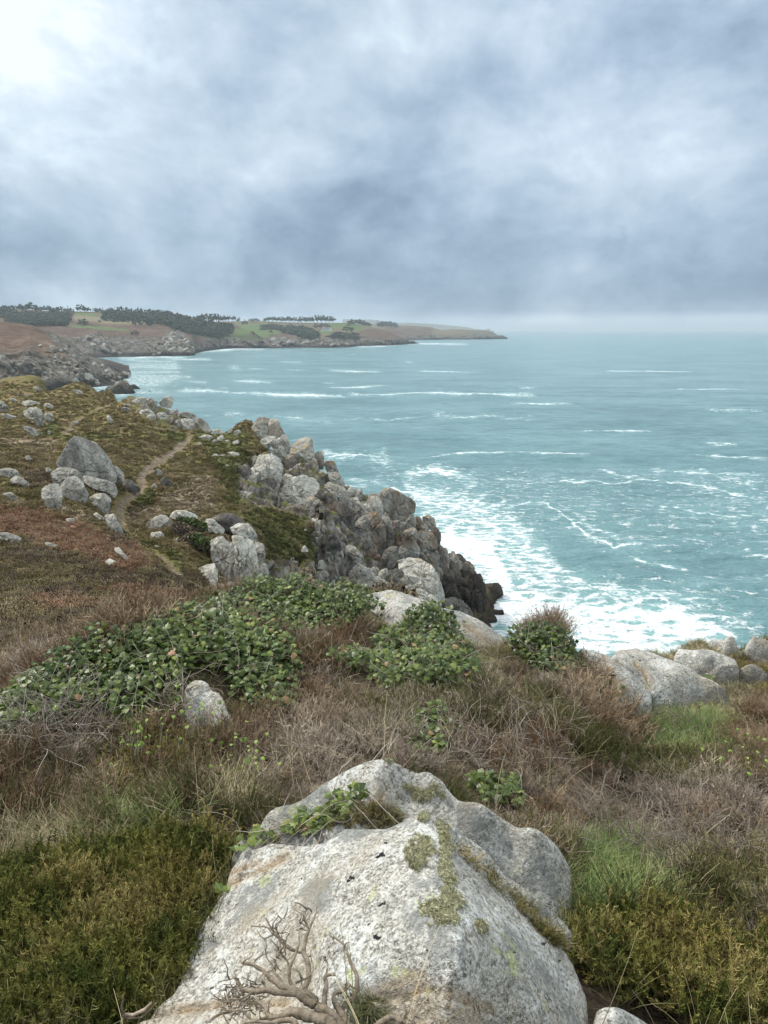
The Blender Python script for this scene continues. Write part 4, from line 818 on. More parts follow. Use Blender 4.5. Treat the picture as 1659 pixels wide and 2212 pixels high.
 (K,T5,[(1093,822),(1140,808),(1203,900),(1208,965),(1130,985),(1098,900)],102,'brown','wedge with flat top next to the ochre slab',g_cliff,{}),
 (K,T5,[(1195,885),(1235,920),(1225,950),(1200,940)],104,'brown','small notch block between the flat wedge and the point',g_cliff,{}),
 (K,T5,[(1208,952),(1290,903),(1328,960),(1322,1015),(1240,1005)],104,'brown','pointed block above the dark tip of the headland',g_cliff,{}),
 (K,T5,[(1195,1105),(1208,1008),(1300,998),(1362,1018),(1412,1120),(1425,1230),(1412,1300),(1400,1335),(1330,1350),(1260,1295),(1218,1185)],103,'dark','large black banded block forming the tip of the headland',g_cliff,dict(cracks=4)),
 (K,T5,[(1400,1130),(1430,1180),(1466,1240),(1445,1278),(1405,1270)],105,'dark','low dark toe reaching into the foam at the tip',g_cliff,{}),
 (K,T5,[(1035,1010),(1100,955),(1143,1010),(1150,1105),(1060,1115),(1030,1060)],98,'dark','dark block under the ochre slab',g_cliff,{}),
 (K,T5,[(1128,990),(1200,968),(1210,1060),(1175,1115),(1143,1080)],100,'dark','dark block under the flat topped wedge',g_cliff,{}),
 (K,T5,[(1035,1110),(1160,1100),(1175,1180),(1235,1255),(1110,1260),(1040,1205)],97,'dark','dark lower wall above the black banded ledge',g_cliff,{}),
 (K,T5,[(985,960),(1020,930),(1045,1010),(1030,1080),(1000,1050)],98,'brown','grey brown sliver right of the great pale slab',g_cliff,{}),
 (K,T5,[(1418,1150),(1440,1113),(1540,1103),(1562,1130),(1582,1202),(1520,1225),(1455,1215)],113.5,'dark','lone dark rock standing in the foam off the tip',g_cliff,dict(rough=.3,facets=3,thick=1.1)),
 (K,T5,[(1055,1262),(1150,1240),(1222,1262),(1304,1350),(1304,1420),(1100,1400)],93,'slate','black banded ledge low behind the near pale slab',g_cliff,dict(cracks=5)),
 (K,T5,[(398,970),(440,948),(472,975),(462,1035),(408,1012)],81,'grey','broken block left of the upright tablet, at its foot',g_cliff,{}),
 (K,T5,[(468,992),(540,968),(558,1010),(522,1055),(468,1035)],80.5,'pale','pale broken block below the upright tablet',g_cliff,{}),
 (K,T5,[(560,1003),(620,973),(693,990),(693,1035),(600,1045)],80,'slate','dark broken block right below the upright tablet',g_cliff,dict(cracks=4)),
 (K,T5,[(543,1082),(600,1048),(673,1060),(668,1135),(560,1125)],79,'slate','dark block left of the great pale slab, near its foot',g_cliff,{}),
 (K,T5,[(640,900),(690,880),(740,895),(680,935),(650,940)],85,'grey','thin ledge above the left edge of the great pale slab',g_cliff,{}),
 (K,T5,[(430,1035),(470,1040),(545,1090),(555,1140),(470,1140)],78.5,'grey','rubble rock right of the curved crack boulder',g_cliff,{}),
 (K,T5,[(715,1172),(850,1150),(960,1212),(1045,1252),(1045,1320),(950,1290),(800,1232)],81,'pale','low pale ledge under the great pale slab',g_cliff,dict(cracks=4)),
 (K,T5,[(160,760),(240,780),(310,840),(350,940),(290,950),(200,860)],84,'grey','broken grey rib down the left side of the dark cleft',g_cliff,dict(cracks=5)),
 (K,T5,[(320,780),(440,790),(500,900),(490,960),(400,960),(340,900)],91.5,'dark','black back wall of the cleft',g_cliff,dict(back=.6)),
 (K,T5,[(100,560),(180,600),(235,650),(230,740),(150,740),(110,640)],91,'rust','reddish brown wall left of the dark buttress',g_cliff,{}),
 (K,T5,[(0,300),(90,230),(160,300),(190,420),(140,560),(60,480),(0,420)],94.5,'grey','tall lichened wall between the face and the cleft stack',g_cliff,dict(cracks=4)),
 # near bluff
 (B,T3,[(1208,932),(1270,908),(1340,913),(1432,950),(1432,972),(1340,965),(1230,965)],58,'pale','pale flat capstone at the top left of the near bluff',g_bluff,dict(rough=.5)),
 (B,T3,[(1035,1085),(1058,1010),(1120,953),(1190,948),(1238,990),(1228,1055),(1180,1085),(1100,1080),(1060,1112)],56,'grey','round grey boulder beside the path at the left of the near bluff',g_bluff,dict(rough=.5)),
 (B,T3,[(1055,1122),(1090,1068),(1160,1062),(1198,1100),(1192,1138),(1120,1158),(1070,1152)],54,'pale','pale boulder with a dark hole, in front of the round grey one',g_bluff,dict(rough=.7)),
 (R_S,T3,[(1258,1120),(1290,1103),(1302,1150),(1270,1182)],53,'grey','small stone beside the dark shrub on the bluff',g_bluff,{}),
 (R_S,T3,[(1080,1168),(1120,1162),(1160,1170),(1130,1186),(1090,1184)],51,'pale','flat bare stone set in the green path verge',g_bluff,{}),
 (B,T4,[(100,685),(150,658),(210,663),(257,690),(267,722),(225,753),(160,742),(113,712)],59,'slate','dark dome boulder at the back of the near bluff',g_bluff,dict(rough=.4)),
 (B,T4,[(70,685),(110,688),(168,740),(152,758),(88,752)],57,'pale','white lichened wedge left of the dark dome boulder',g_bluff,{}),
 (B,T4,[(198,730),(240,706),(290,713),(333,782),(322,803),(270,793),(218,762)],54,'pale','pale top block at the crown of the near bluff',g_bluff,{}),
 (B,T4,[(85,785),(150,768),(203,800),(218,870),(228,960),(202,1005),(150,1005),(120,940),(100,860)],50.5,'pale','tall ribbed pillar on the left of the near bluff',g_bluff,dict(cracks=4,thick=.8)),
 (B,T4,[(193,770),(262,773),(288,830),(267,900),(253,980),(264,1055),(225,1025),(212,950),(222,850)],49.5,'pale','tall narrow pillar in the middle of the near bluff',g_bluff,dict(cracks=2,thick=.9)),
 (B,T4,[(268,790),(310,798),(328,870),(334,960),(334,1065),(290,1060),(253,1000),(253,930),(280,860)],50,'pale','tall rounded pillar right of the middle of the bluff',g_bluff,dict(rough=.5)),
 (B,T4,[(316,800),(362,803),(373,860),(363,932),(328,902)],52,'grey','upper block on the right edge of the near bluff',g_bluff,{}),
 (B,T4,[(332,912),(375,908),(390,960),(378,1035),(335,1035)],50.5,'grey','lower rounded block on the right edge of the near bluff',g_bluff,{}),
 (B,T4,[(-5,972),(50,928),(112,905),(128,960),(122,1040),(72,1112),(48,1060),(78,992),(18,988)],45,'pale','sharp white wedge jutting from the foot of the bluff',g_bluff,dict(rough=.4,cracks=1)),
 (B,T4,[(123,1012),(187,1022),(187,1055),(128,1062)],46.5,'pale','flat pale block right of the sharp white wedge',g_bluff,{}),
 (B,T4,[(180,1003),(232,1008),(305,1062),(312,1078),(240,1098),(198,1088)],45.5,'grey','grey triangular block under the middle pillar',g_bluff,dict(rough=.5)),
 (B,T4,[(108,1068),(192,1060),(204,1104),(118,1118)],44.5,'pale','pale block lowest at the foot of the bluff',g_bluff,{}),
 (B,T4,[(150,880),(210,890),(230,980),(160,990)],51.5,'grey','recessed grey wall between the bluff pillars',g_bluff,dict(back=.4)),
 (R_S,T3,[(1270,1372),(1320,1368),(1380,1378),(1370,1392),(1290,1388)],42,'pale','flat pale stone across the lower end of the path',g_bluff,{}),
]
for nm, tf, pl, Y, mt, lab, grp, op in ROCKS:
    q = np.array([p[:2] for p in tf(pl)]); cx_, cy_ = q.mean(0); yb_, yt_ = q[:, 1].max(), q[:, 1].min(); wd_ = math.sqrt(abs((q[:, 0].max()-q[:, 0].min())*(yb_-yt_)))
    Pc, ok = hit([cx_, cx_], [cy_, cy_*.15+yb_*.85]); s2 = wd_*.5*Y/F
    if grp in (g_slope, g_tor, g_top) and ok[1]: Y = float(Pc[1, 1])+.35*s2
    elif ok[0]: Y = min(Y, float(Pc[0, 1])+.35*s2)
    rock(nm, tf(pl), Y, mt, lab, 'boulder' if nm == B else 'rock', grp, **op)
# sea stacks off the far headland, each standing on its own water line
for pl, lab in [([(498,628),(512,604),(560,610),(602,640),(600,652),(505,652)],'low dark islet nearest the left headland cliff'), ([(640,652),(660,610),(700,600),(725,575),(780,570),(800,600),(830,645),(828,658),(700,660)],'largest humped islet off the left headland'),
                ([(788,602),(830,594),(866,618),(862,626),(820,632)],'flat dark islet right of the largest humped islet'), ([(602,640),(642,624),(644,650),(610,652)],'tiny islet between the two larger ones'), ([(908,640),(925,635),(934,641),(932,646),(910,646)],'speck of rock alone in the bay beyond the islets')]:
    q = T1(pl); yb = max(p[1] for p in q)-3; xb = sum(p[0] for p in q)/len(q)
    rock('sea_stack', q, float(on_sea(xb, yb)[1]), 'dark' if 'dark' in lab else 'brown', lab, 'islet', 'islets off the far headland', thick=.8)
# ------------------------------------------------------------------ near boulders: surveyed surface patches with steep sides
def atz(px, py, z):
    d = ray(px, py); k = z/d[..., 2]; P = d*np.asarray(k)[..., None]; P[..., 2] += H; return P
def near_granite(name, tone=1.0, sc=1.0, yellow=.5, warmth=.0):
    m, t = material(name); geo = t.new('ShaderNodeNewGeometry'); pos = geo.outputs['Position']
    ns = t.new('ShaderNodeSeparateXYZ'); t.l.new(geo.outputs['Normal'], ns.inputs[0])
    a = t.noise(pos, 16*sc, 5, .7); b_ = t.noise(pos, 60*sc, 4, .75); c = t.noise(pos, 3.2*sc, 5, .6)
    gr = t.voro(pos, 150*sc, 'F1', out='Color'); gs = t.new('ShaderNodeSeparateColor'); t.l.new(gr, gs.inputs[0])
    mx = t.math('ADD', t.math('ADD', t.math('MULTIPLY', a, .42), t.math('MULTIPLY', b_, .38)), t.math('MULTIPLY', gs.outputs[0], .20))
    C = lambda r, g, b: (r*tone, g*tone, b*tone)
    col = t.ramp(mx, [(.34, C(.12, .11, .09)), (.44, C(.30, .285, .245)), (.52, C(.48, .46, .405)), (.62, C(.66, .64, .58))])
    white = t.math('MULTIPLY', t.mr(t.noise(pos, 5.5*sc, 6, .72), .50, .58), t.mr(b_, .42, .56))
    col = t.mix(t.math('MULTIPLY', white, .75), col, (.74*tone, .75*tone, .71*tone, 1))
    grey = t.math('MULTIPLY', t.mr(t.noise(t.mapping(pos, loc=(5, 5, 5)), 4.5*sc, 7, .72), .50, .60), .72)
    col = t.mix(grey, col, (.20*tone, .21*tone, .20*tone, 1))
    tanm = t.math('MULTIPLY', t.mr(t.noise(t.mapping(pos, loc=(1, 9, 2)), 2.4*sc, 5, .6), .52, .68), .40+warmth)
    col = t.mix(tanm, col, (.36*tone, .28*tone, .17*tone, 1))
    yl = t.math('MULTIPLY', t.mr(t.noise(t.mapping(pos, loc=(8, 1, 3)), 9*sc, 6, .75), .585, .63), t.mr(t.noise(pos, 2.1*sc, 2), .50, .60))
    col = t.mix(t.math('MULTIPLY', yl, yellow), col, (.52, .56, .20, 1))
    bl = t.math('MULTIPLY', t.mr(t.noise(t.mapping(pos, (1, 2.2, 1), rot=(0, 0, .9), loc=(3, 3, 0)), 11*sc, 5, .7), .655, .68), t.mr(t.noise(pos, 4*sc, 2), .46, .56))
    col = t.mix(bl, col, (.035, .035, .035, 1))
    pit = t.attr('pit'); col = t.mix(t.mr(t.math('ADD', pit, t.math('MULTIPLY', t.math('SUBTRACT', a, .5), 2.6)), .48, .58), col, (.02, .02, .022, 1))
    st = t.attr('stain'); col = t.mix(t.math('MULTIPLY', st, t.mr(a, .35, .6, .4, 1)), col, t.mix(b_, (.20, .13, .07, 1), (.55, .42, .25, 1)))
    shade_fac = t.attr('side'); col = t.mix(t.math('MULTIPLY', shade_fac, t.mr(a, .4, .55, .35, .85)), col, t.mix(b_, (.10, .095, .08, 1), (.27, .255, .21, 1)))  # shade painted into the colour of turned-away faces and rims
    t.l.new(col, t.b.inputs['Base Color']); t.b.inputs['Roughness'].default_value = .88; t.b.inputs['Specular IOR Level'].default_value = .25
    n = bump(t, t.math('ADD', a, t.math('MULTIPLY', c, 1.5)), .035/sc, .9); n = bump(t, b_, .010/sc, .9, n); n = bump(t, gs.outputs[0], .0025/sc, .8, n)
    t.l.new(n, t.b.inputs['Normal']); return m
NG = near_granite('near granite'); NG2 = near_granite('near granite darker', .86, .85, .35); NG4 = near_granite('near granite brownish', .85, .9, .2, .35); NG3 = near_granite('lichen whitened rock', 1.05, 1.3, .1)
FOOT = []
def near_rock(name, outline, inner, mat, label, step=.007, rnd=.05, cracks=(), pits=(), stains=(), sides=(), bumpy=.012, seed=1, tfm=TT, drop=.45):  # sides: faces painted darker, as if in shade
    o = np.array(tfm(outline), float); P = atz(o[:, 0], o[:, 1], o[:, 2]); ins = P
    if len(inner): i_ = np.array(tfm(inner), float); ins = np.concatenate([P, atz(i_[:, 0], i_[:, 1], i_[:, 2])])
    K_ = lambda a, b: -np.sqrt(((a[:, None]-b[None])**2).sum(-1)+.06**2)
    n = len(ins); A = K_(ins[:, :2], ins[:, :2])+np.eye(n)*1e-3; M = np.zeros((n+1, n+1)); M[:n, :n] = A; M[:n, n] = 1; M[n, :n] = 1
    w_ = np.linalg.solve(M, np.r_[ins[:, 2], 0])
    pad = .22 if step < .02 else .5
    x = np.arange(P[:, 0].min()-pad, P[:, 0].max()+pad, step); y = np.arange(P[:, 1].min()-pad, P[:, 1].max()+pad, step)
    X, Y = np.meshgrid(x, y, indexing='ij'); q = np.stack([X, Y], -1).reshape(-1, 2); z = np.empty(len(q))
    for i in range(0, len(q), 30000): z[i:i+30000] = K_(q[i:i+30000], ins[:, :2])@w_[:-1]+w_[-1]
    Z = np.minimum(z.reshape(X.shape), ins[:, 2].max()+.02); sz = step/.007
    wv = fbm(np.stack([X, Y, X*0], -1)*(5 if step < .02 else 1.6), 3, seed)*(.03 if step < .02 else .08)
    sd_ = sdpoly(X, Y, P[:, :2])+wv
    u = np.clip(1-sd_/rnd, 0, 1); Z = Z-(1-np.sqrt(np.maximum(1-u*u, 0)))*rnd*.55
    Z = Z-np.maximum(-sd_, 0)*(13.0 if step < .02 else 7.0)
    fr = 4/(sz**.55)
    N3 = np.stack([X, Y, Z], -1)
    Z = Z+fbm(N3*fr, 4, seed+2)*bumpy*sz**.6*1.6+fbm(N3*fr*5, 3, seed+3)*bumpy*.35*sz**.5
    cvv, cee = cell(N3*fr*.45, seed); Z = Z+(cvv-.5)*bumpy*1.4*sz**.6
    px_, py_ = proj(np.stack([X, Y, Z], -1)); wobx = fbm(np.stack([px_*.02, py_*.02, px_*0], -1), 3, 3)*10
    pit = np.zeros_like(X); st = np.zeros_like(X); face_shade = np.zeros_like(X)
    for ln, wd, dp in cracks:
        l = [p[:2] for p in tfm(ln)]; d_ = dline(px_+wobx*.6, py_+wobx*.5, l); Z = Z-dp*np.exp(-(d_/wd)**2); pit = np.maximum(pit, .75*np.exp(-(d_/(wd*.45))**2)); st = np.maximum(st, .8*np.exp(-(d_/(wd*3))**2))
    for cx_, cy_, r_ in [(*tfm([(a, b)])[0], c*.62) for a, b, c in pits]:
        hf = fbm(np.stack([px_*.11, py_*.11, px_*0], -1), 3, 8)*r_*1.3; d_ = np.hypot((px_-cx_)*.75+(py_-cy_)*.45+hf, (py_-cy_)*1.3-(px_-cx_)*.2+hf*.6); pit = np.maximum(pit, np.clip(1.5-d_/r_, 0, 1)); Z = Z-.008*np.exp(-(d_/r_)**2)
    for pl, a in stains: st = np.maximum(st, a*sstep(-14, 14, sdpoly(px_, py_, tfm(pl))+wobx*2))
    for pl, a in sides: face_shade = np.maximum(face_shade, a*sstep(-14, 14, sdpoly(px_, py_, tfm(pl))+wobx*2))  # painted shade on the darker faces
    face_shade = np.maximum(face_shade, sstep(.02, -.03, sd_)*.9)  # rim skirt painted dark too, as groove shade
    keep = sd_ > (-.045 if step < .01 else -.12 if step < .02 else -.2)
    idx = -np.ones(X.size, int); kf = keep.ravel(); f = grid_faces(*X.shape); f = f[kf[f].all(1)]
    used = np.unique(f); idx[used] = np.arange(len(used)); V = np.stack([X, Y, Z], -1).reshape(-1, 3)[used]; f = idx[f]
    b0 = np.array([P[:, 0].mean(), P[:, 1].mean(), V[:, 2].min()])
    ob = mesh(name, V-b0, f, mat, attrs={'pit': pit.ravel()[used], 'stain': st.ravel()[used], 'side': face_shade.ravel()[used]}); ob.location = b0
    FOOT.append(P[:, :2]); return tag(ob, label, 'boulder')
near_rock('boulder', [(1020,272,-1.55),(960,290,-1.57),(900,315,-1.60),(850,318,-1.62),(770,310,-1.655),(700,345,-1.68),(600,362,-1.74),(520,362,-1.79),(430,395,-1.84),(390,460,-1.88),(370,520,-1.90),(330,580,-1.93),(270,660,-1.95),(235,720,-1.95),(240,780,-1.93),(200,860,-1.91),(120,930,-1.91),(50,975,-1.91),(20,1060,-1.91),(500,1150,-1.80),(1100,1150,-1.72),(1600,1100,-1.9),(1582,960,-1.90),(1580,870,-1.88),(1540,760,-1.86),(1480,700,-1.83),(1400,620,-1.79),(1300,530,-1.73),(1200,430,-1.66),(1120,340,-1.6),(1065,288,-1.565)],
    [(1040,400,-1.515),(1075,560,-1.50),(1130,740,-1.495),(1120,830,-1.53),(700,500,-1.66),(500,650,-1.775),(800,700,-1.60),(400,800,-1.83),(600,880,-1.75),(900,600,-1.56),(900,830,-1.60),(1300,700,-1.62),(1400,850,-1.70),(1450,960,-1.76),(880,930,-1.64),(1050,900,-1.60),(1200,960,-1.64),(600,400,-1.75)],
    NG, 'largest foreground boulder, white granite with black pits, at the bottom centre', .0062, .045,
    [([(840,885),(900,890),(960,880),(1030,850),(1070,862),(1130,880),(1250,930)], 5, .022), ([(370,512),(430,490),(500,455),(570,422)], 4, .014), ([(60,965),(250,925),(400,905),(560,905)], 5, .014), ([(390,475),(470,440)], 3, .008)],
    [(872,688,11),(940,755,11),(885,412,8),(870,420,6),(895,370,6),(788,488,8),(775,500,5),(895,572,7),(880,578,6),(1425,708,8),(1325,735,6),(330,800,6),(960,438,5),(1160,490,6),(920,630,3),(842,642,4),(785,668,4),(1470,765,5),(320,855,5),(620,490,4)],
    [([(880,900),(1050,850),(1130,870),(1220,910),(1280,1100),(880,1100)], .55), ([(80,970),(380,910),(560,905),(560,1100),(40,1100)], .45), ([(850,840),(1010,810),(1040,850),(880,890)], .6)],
    [([(1110,420),(1300,540),(1480,690),(1600,900),(1600,1100),(1250,1100),(1230,900),(1200,800),(1170,600)], .38)], bumpy=.010, seed=11, tfm=T8)  # sides polygon: right face painted darker as its shade
near_rock('boulder', [(1062,288,-1.565),(1110,297,-1.595),(1180,350,-1.635),(1250,410,-1.685),(1330,470,-1.735),(1400,535,-1.785),(1500,600,-1.845),(1537,650,-1.885),(1532,712,-1.935),(1450,820,-1.965),(1250,720,-1.825),(1080,500,-1.715)], [(1300,480,-1.745),(1450,610,-1.845)],
    NG4, 'long narrow grey slab wedged behind the right edge of the largest boulder', .007, .05, seed=12, tfm=T8, stains=[([(1200,470),(1300,540),(1450,650),(1400,700),(1200,540)], .7)])
near_rock('boulder', [(345,382,-1.88),(400,338,-1.85),(480,292,-1.82),(600,222,-1.76),(680,172,-1.72),(760,127,-1.67),(820,102,-1.63),(890,84,-1.60),(960,105,-1.61),(1050,130,-1.63),(1110,180,-1.66),(1200,225,-1.70),(1300,270,-1.75),(1380,320,-1.8),(1460,370,-1.86),(1510,440,-1.93),(1518,520,-2.0),(1500,640,-2.02),(1440,720,-2.06),(1200,620,-1.98),(1000,520,-1.90),(700,520,-1.92),(450,520,-1.98),(370,440,-1.97)],
    [(870,190,-1.605),(960,240,-1.74),(1150,300,-1.84),(1350,410,-1.96),(750,220,-1.71),(600,300,-1.81),(450,350,-1.88),(1100,220,-1.69),(1300,330,-1.80)],
    NG2, 'second foreground boulder, grey, peaking just behind the largest one', .0075, .06, [([(900,180),(870,240),(890,300)], 5, .02)], [(395,345,5),(700,205,4)], [([(850,160),(960,170),(940,260),(860,270)], .3)],
    [([(870,150),(1000,170),(1200,260),(1450,390),(1530,520),(1500,640),(1200,520),(1000,330),(900,320)], .25)], bumpy=.007, seed=13, tfm=T8)  # sides polygon: shaded right face, painted into the colour
near_rock('boulder', [(x_, y_, z_) for x_, y_, z_ in [(1275,2173,-1.93),(1305,2159,-1.89),(1341,2162,-1.88),(1377,2178,-1.90),(1413,2200,-1.93),(1440,2240,-1.95),(1370,2290,-1.93),(1270,2290,-1.93)]], [(1340,2230,-1.87)], NG2, 'low rounded boulder at the bottom edge, right of the largest boulder', .007, .05, seed=14)
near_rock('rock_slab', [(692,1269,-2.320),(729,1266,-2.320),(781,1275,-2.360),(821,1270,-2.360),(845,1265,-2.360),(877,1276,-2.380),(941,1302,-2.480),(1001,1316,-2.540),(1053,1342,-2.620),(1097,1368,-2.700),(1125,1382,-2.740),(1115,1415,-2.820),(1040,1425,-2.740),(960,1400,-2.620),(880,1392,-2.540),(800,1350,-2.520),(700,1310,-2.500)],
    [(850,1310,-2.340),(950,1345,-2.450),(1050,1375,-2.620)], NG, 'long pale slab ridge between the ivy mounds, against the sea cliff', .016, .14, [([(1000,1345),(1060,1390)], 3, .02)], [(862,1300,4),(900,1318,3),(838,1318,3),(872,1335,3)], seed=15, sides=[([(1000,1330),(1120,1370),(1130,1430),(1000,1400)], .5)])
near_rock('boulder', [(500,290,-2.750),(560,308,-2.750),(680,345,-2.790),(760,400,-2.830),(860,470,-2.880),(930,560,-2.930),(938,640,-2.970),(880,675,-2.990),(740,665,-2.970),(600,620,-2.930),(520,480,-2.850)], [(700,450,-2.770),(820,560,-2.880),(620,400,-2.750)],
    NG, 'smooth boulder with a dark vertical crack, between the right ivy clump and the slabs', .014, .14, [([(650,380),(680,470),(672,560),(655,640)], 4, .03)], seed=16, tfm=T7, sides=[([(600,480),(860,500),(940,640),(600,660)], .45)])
near_rock('rock_slab', [(690,340,-2.710),(740,300,-2.760),(830,288,-2.810),(960,330,-2.860),(1080,380,-2.880),(1200,430,-2.910),(1330,490,-2.960),(1425,545,-3.010),(1250,575,-3.060),(1100,628,-3.060),(960,608,-2.980),(870,490,-2.860),(790,415,-2.760)], [(1000,430,-2.870),(1100,520,-2.930)],
    NG, 'broad rough slab with black lichen specks right of the cracked boulder', .014, .12, [([(840,420),(900,480),(930,560)], 3, .02)], [(830,380,4),(870,400,4),(960,385,3),(900,330,4),(1150,460,3)], seed=17, tfm=T7)
near_rock('rock_slab', [(1080,378,-3.300),(1108,288,-3.200),(1250,306,-3.200),(1400,328,-3.200),(1482,360,-3.200),(1488,425,-3.260),(1350,448,-3.320),(1200,438,-3.350)], [(1300,370,-3.200)], NG, 'grey slab behind the broad rough slab, ending in a point over the foam', .018, .14, seed=18, tfm=T7)
near_rock('boulder', [(1240,308,-3.590),(1330,233,-3.490),(1450,204,-3.390),(1560,218,-3.390),(1760,290,-3.440),(1760,335,-3.560),(1500,325,-3.610),(1350,335,-3.660)], [(1480,250,-3.400)], NG, 'big domed boulder at the right edge against the foaming sea', .022, .25, seed=19, tfm=T7)
near_rock('boulder', [(1255,458,-3.310),(1350,420,-3.250),(1482,423,-3.250),(1478,458,-3.330),(1290,475,-3.370)], [], NG2, 'small low rock under the mossy bank at right', .016, .1, seed=20, tfm=T7)
near_rock('boulder', [(1455,450,-3.340),(1530,411,-3.240),(1600,418,-3.240),(1660,460,-3.300),(1658,500,-3.390),(1550,462,-3.390)], [], NG2, 'curved white rimmed rock around the moss at the right edge', .016, .1, seed=21, tfm=T7)
near_rock('boulder', [(0+.4*a, 1244+.4*b, z) for a, b, z in [(983,570,-1.990),(1050,510,-1.950),(1110,496,-1.930),(1177,541,-1.950),(1205,600,-1.970),(1282,700,-2.030),(1264,757,-2.090),(1190,744,-2.090),(1100,768,-2.100),(1030,838,-2.140),(986,740,-2.090),(976,650,-2.040)]], [(0+.4*1080, 1244+.4*620, -1.92)], NG3, 'rock crusted with white lichen, showing through the left ivy', .010, .08, seed=22, bumpy=.05)
def rockfree(x, y, m=.0):
    ok = np.ones(np.shape(x), bool)
    for f in FOOT:
        c = f.mean(0); r = np.hypot(*(f-c).T).max()+.2; nb = np.hypot(x-c[0], y-c[1]) < r
        if nb.any():
            i = np.where(nb)[0]; ok[i[sdpoly(x[i], y[i], f) > m]] = False
    return ok

from mathutils.bvhtree import BVHTree
_v, _f = [], []
for o in S.objects:
    if o.type == 'MESH' and 'foreground' in o.get('label', '') or 'largest boulder' in o.get('label', ''):
        k = len(_v); _v += [v.co+o.location for v in o.data.vertices]; _f += [[i+k for i in p.vertices] for p in o.data.polygons]
BT = BVHTree.FromPolygons(_v, _f); del _v, _f
def on_boulders(q):
    """points on the boulders of the foreground"""
    out = []
    for a, b_ in q:
        r = BT.ray_cast(Vector((0, 0, H)), Vector(ray(a, b_)).normalized(), 5)
        if r[0] is not None: out.append(np.array(r[0]))
    return np.array(out)
# ------------------------------------------------------------------ vegetation
rng = np.random.RandomState(7)
class MB:
    """collects ribbons, tubes and leaves into one triangle/quad mesh with a 0..1 root-to-tip value"""
    def __init__(s): s.v = []; s.f = []; s.t = []; s.n = 0
    def add(s, v, f, t): s.v.append(np.asarray(v, float)); s.f.append(np.asarray(f, int)+s.n); s.t.append(np.asarray(t, float)); s.n += len(v)
    def ribbon(s, pts, w0, w1, side, t0=0, t1=1):
        pts = np.asarray(pts, float); n = len(pts); k = np.linspace(0, 1, n)[:, None]
        wd = (w0*(1-k)+w1*k)*.5; sd_ = np.asarray(side, float)[None]
        s.add(np.concatenate([pts-sd_*wd, pts+sd_*wd]), [(i, i+1, n+i+1, n+i) for i in range(n-1)], np.r_[np.linspace(t0, t1, n), np.linspace(t0, t1, n)])
    def tube(s, pts, rad, sides=3, t0=0, t1=1):
        pts = np.asarray(pts, float); n = len(pts); rad = np.asarray(rad, float)
        tg = np.gradient(pts, axis=0); tg /= np.maximum(np.linalg.norm(tg, axis=1, keepdims=True), 1e-9)
        a = np.cross(tg, [.3, .5, .81]); a /= np.maximum(np.linalg.norm(a, axis=1, keepdims=True), 1e-9); b = np.cross(tg, a)
        an = np.linspace(0, 2*np.pi, sides, endpoint=False)
        V = pts[:, None]+rad[:, None, None]*(a[:, None]*np.cos(an)[None, :, None]+b[:, None]*np.sin(an)[None, :, None])
        F_ = [(i*sides+j, i*sides+(j+1) % sides, (i+1)*sides+(j+1) % sides, (i+1)*sides+j) for i in range(n-1) for j in range(sides)]
        s.add(V.reshape(-1, 3), F_, np.repeat(np.linspace(t0, t1, n), sides))
    def build(s, name, mat, parent=None, link=True, smooth=True):
        return mesh(name, np.concatenate(s.v), np.concatenate(s.f), mat, parent if link else False, smooth, {'tip': np.concatenate(s.t)})
def unit(v): v = np.asarray(v, float); return v/max(np.linalg.norm(v), 1e-9)
def rsph(r=rng): return unit(r.normal(size=3))

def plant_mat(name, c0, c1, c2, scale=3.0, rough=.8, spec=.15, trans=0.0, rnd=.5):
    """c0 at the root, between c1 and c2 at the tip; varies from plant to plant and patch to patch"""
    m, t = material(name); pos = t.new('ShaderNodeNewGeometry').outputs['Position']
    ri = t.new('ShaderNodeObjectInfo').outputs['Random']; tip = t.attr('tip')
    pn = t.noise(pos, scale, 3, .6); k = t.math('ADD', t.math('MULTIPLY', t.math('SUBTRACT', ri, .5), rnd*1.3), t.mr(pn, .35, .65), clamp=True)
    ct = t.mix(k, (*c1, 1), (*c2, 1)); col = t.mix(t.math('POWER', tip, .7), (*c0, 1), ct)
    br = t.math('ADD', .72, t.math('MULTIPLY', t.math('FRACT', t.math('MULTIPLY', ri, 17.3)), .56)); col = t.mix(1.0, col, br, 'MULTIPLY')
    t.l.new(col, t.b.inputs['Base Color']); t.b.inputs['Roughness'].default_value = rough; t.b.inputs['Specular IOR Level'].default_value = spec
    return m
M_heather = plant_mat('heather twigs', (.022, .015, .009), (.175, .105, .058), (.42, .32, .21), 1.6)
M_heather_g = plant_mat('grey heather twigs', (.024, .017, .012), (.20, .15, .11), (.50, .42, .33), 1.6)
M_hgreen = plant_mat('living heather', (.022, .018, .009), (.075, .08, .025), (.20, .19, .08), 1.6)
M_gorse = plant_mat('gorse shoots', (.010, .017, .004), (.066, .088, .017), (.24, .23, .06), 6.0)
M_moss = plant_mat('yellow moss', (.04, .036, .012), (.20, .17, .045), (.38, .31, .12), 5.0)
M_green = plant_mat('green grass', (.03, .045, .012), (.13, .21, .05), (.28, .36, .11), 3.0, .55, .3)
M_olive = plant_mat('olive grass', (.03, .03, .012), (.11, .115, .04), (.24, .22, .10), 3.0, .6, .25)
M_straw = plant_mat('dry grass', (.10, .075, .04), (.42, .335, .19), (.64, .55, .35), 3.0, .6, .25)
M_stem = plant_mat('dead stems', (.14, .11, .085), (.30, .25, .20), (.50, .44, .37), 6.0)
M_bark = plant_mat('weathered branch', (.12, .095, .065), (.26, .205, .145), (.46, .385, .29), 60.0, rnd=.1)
M_brack = plant_mat('bracken', (.16, .095, .06), (.38, .225, .14), (.58, .40, .27), .5)
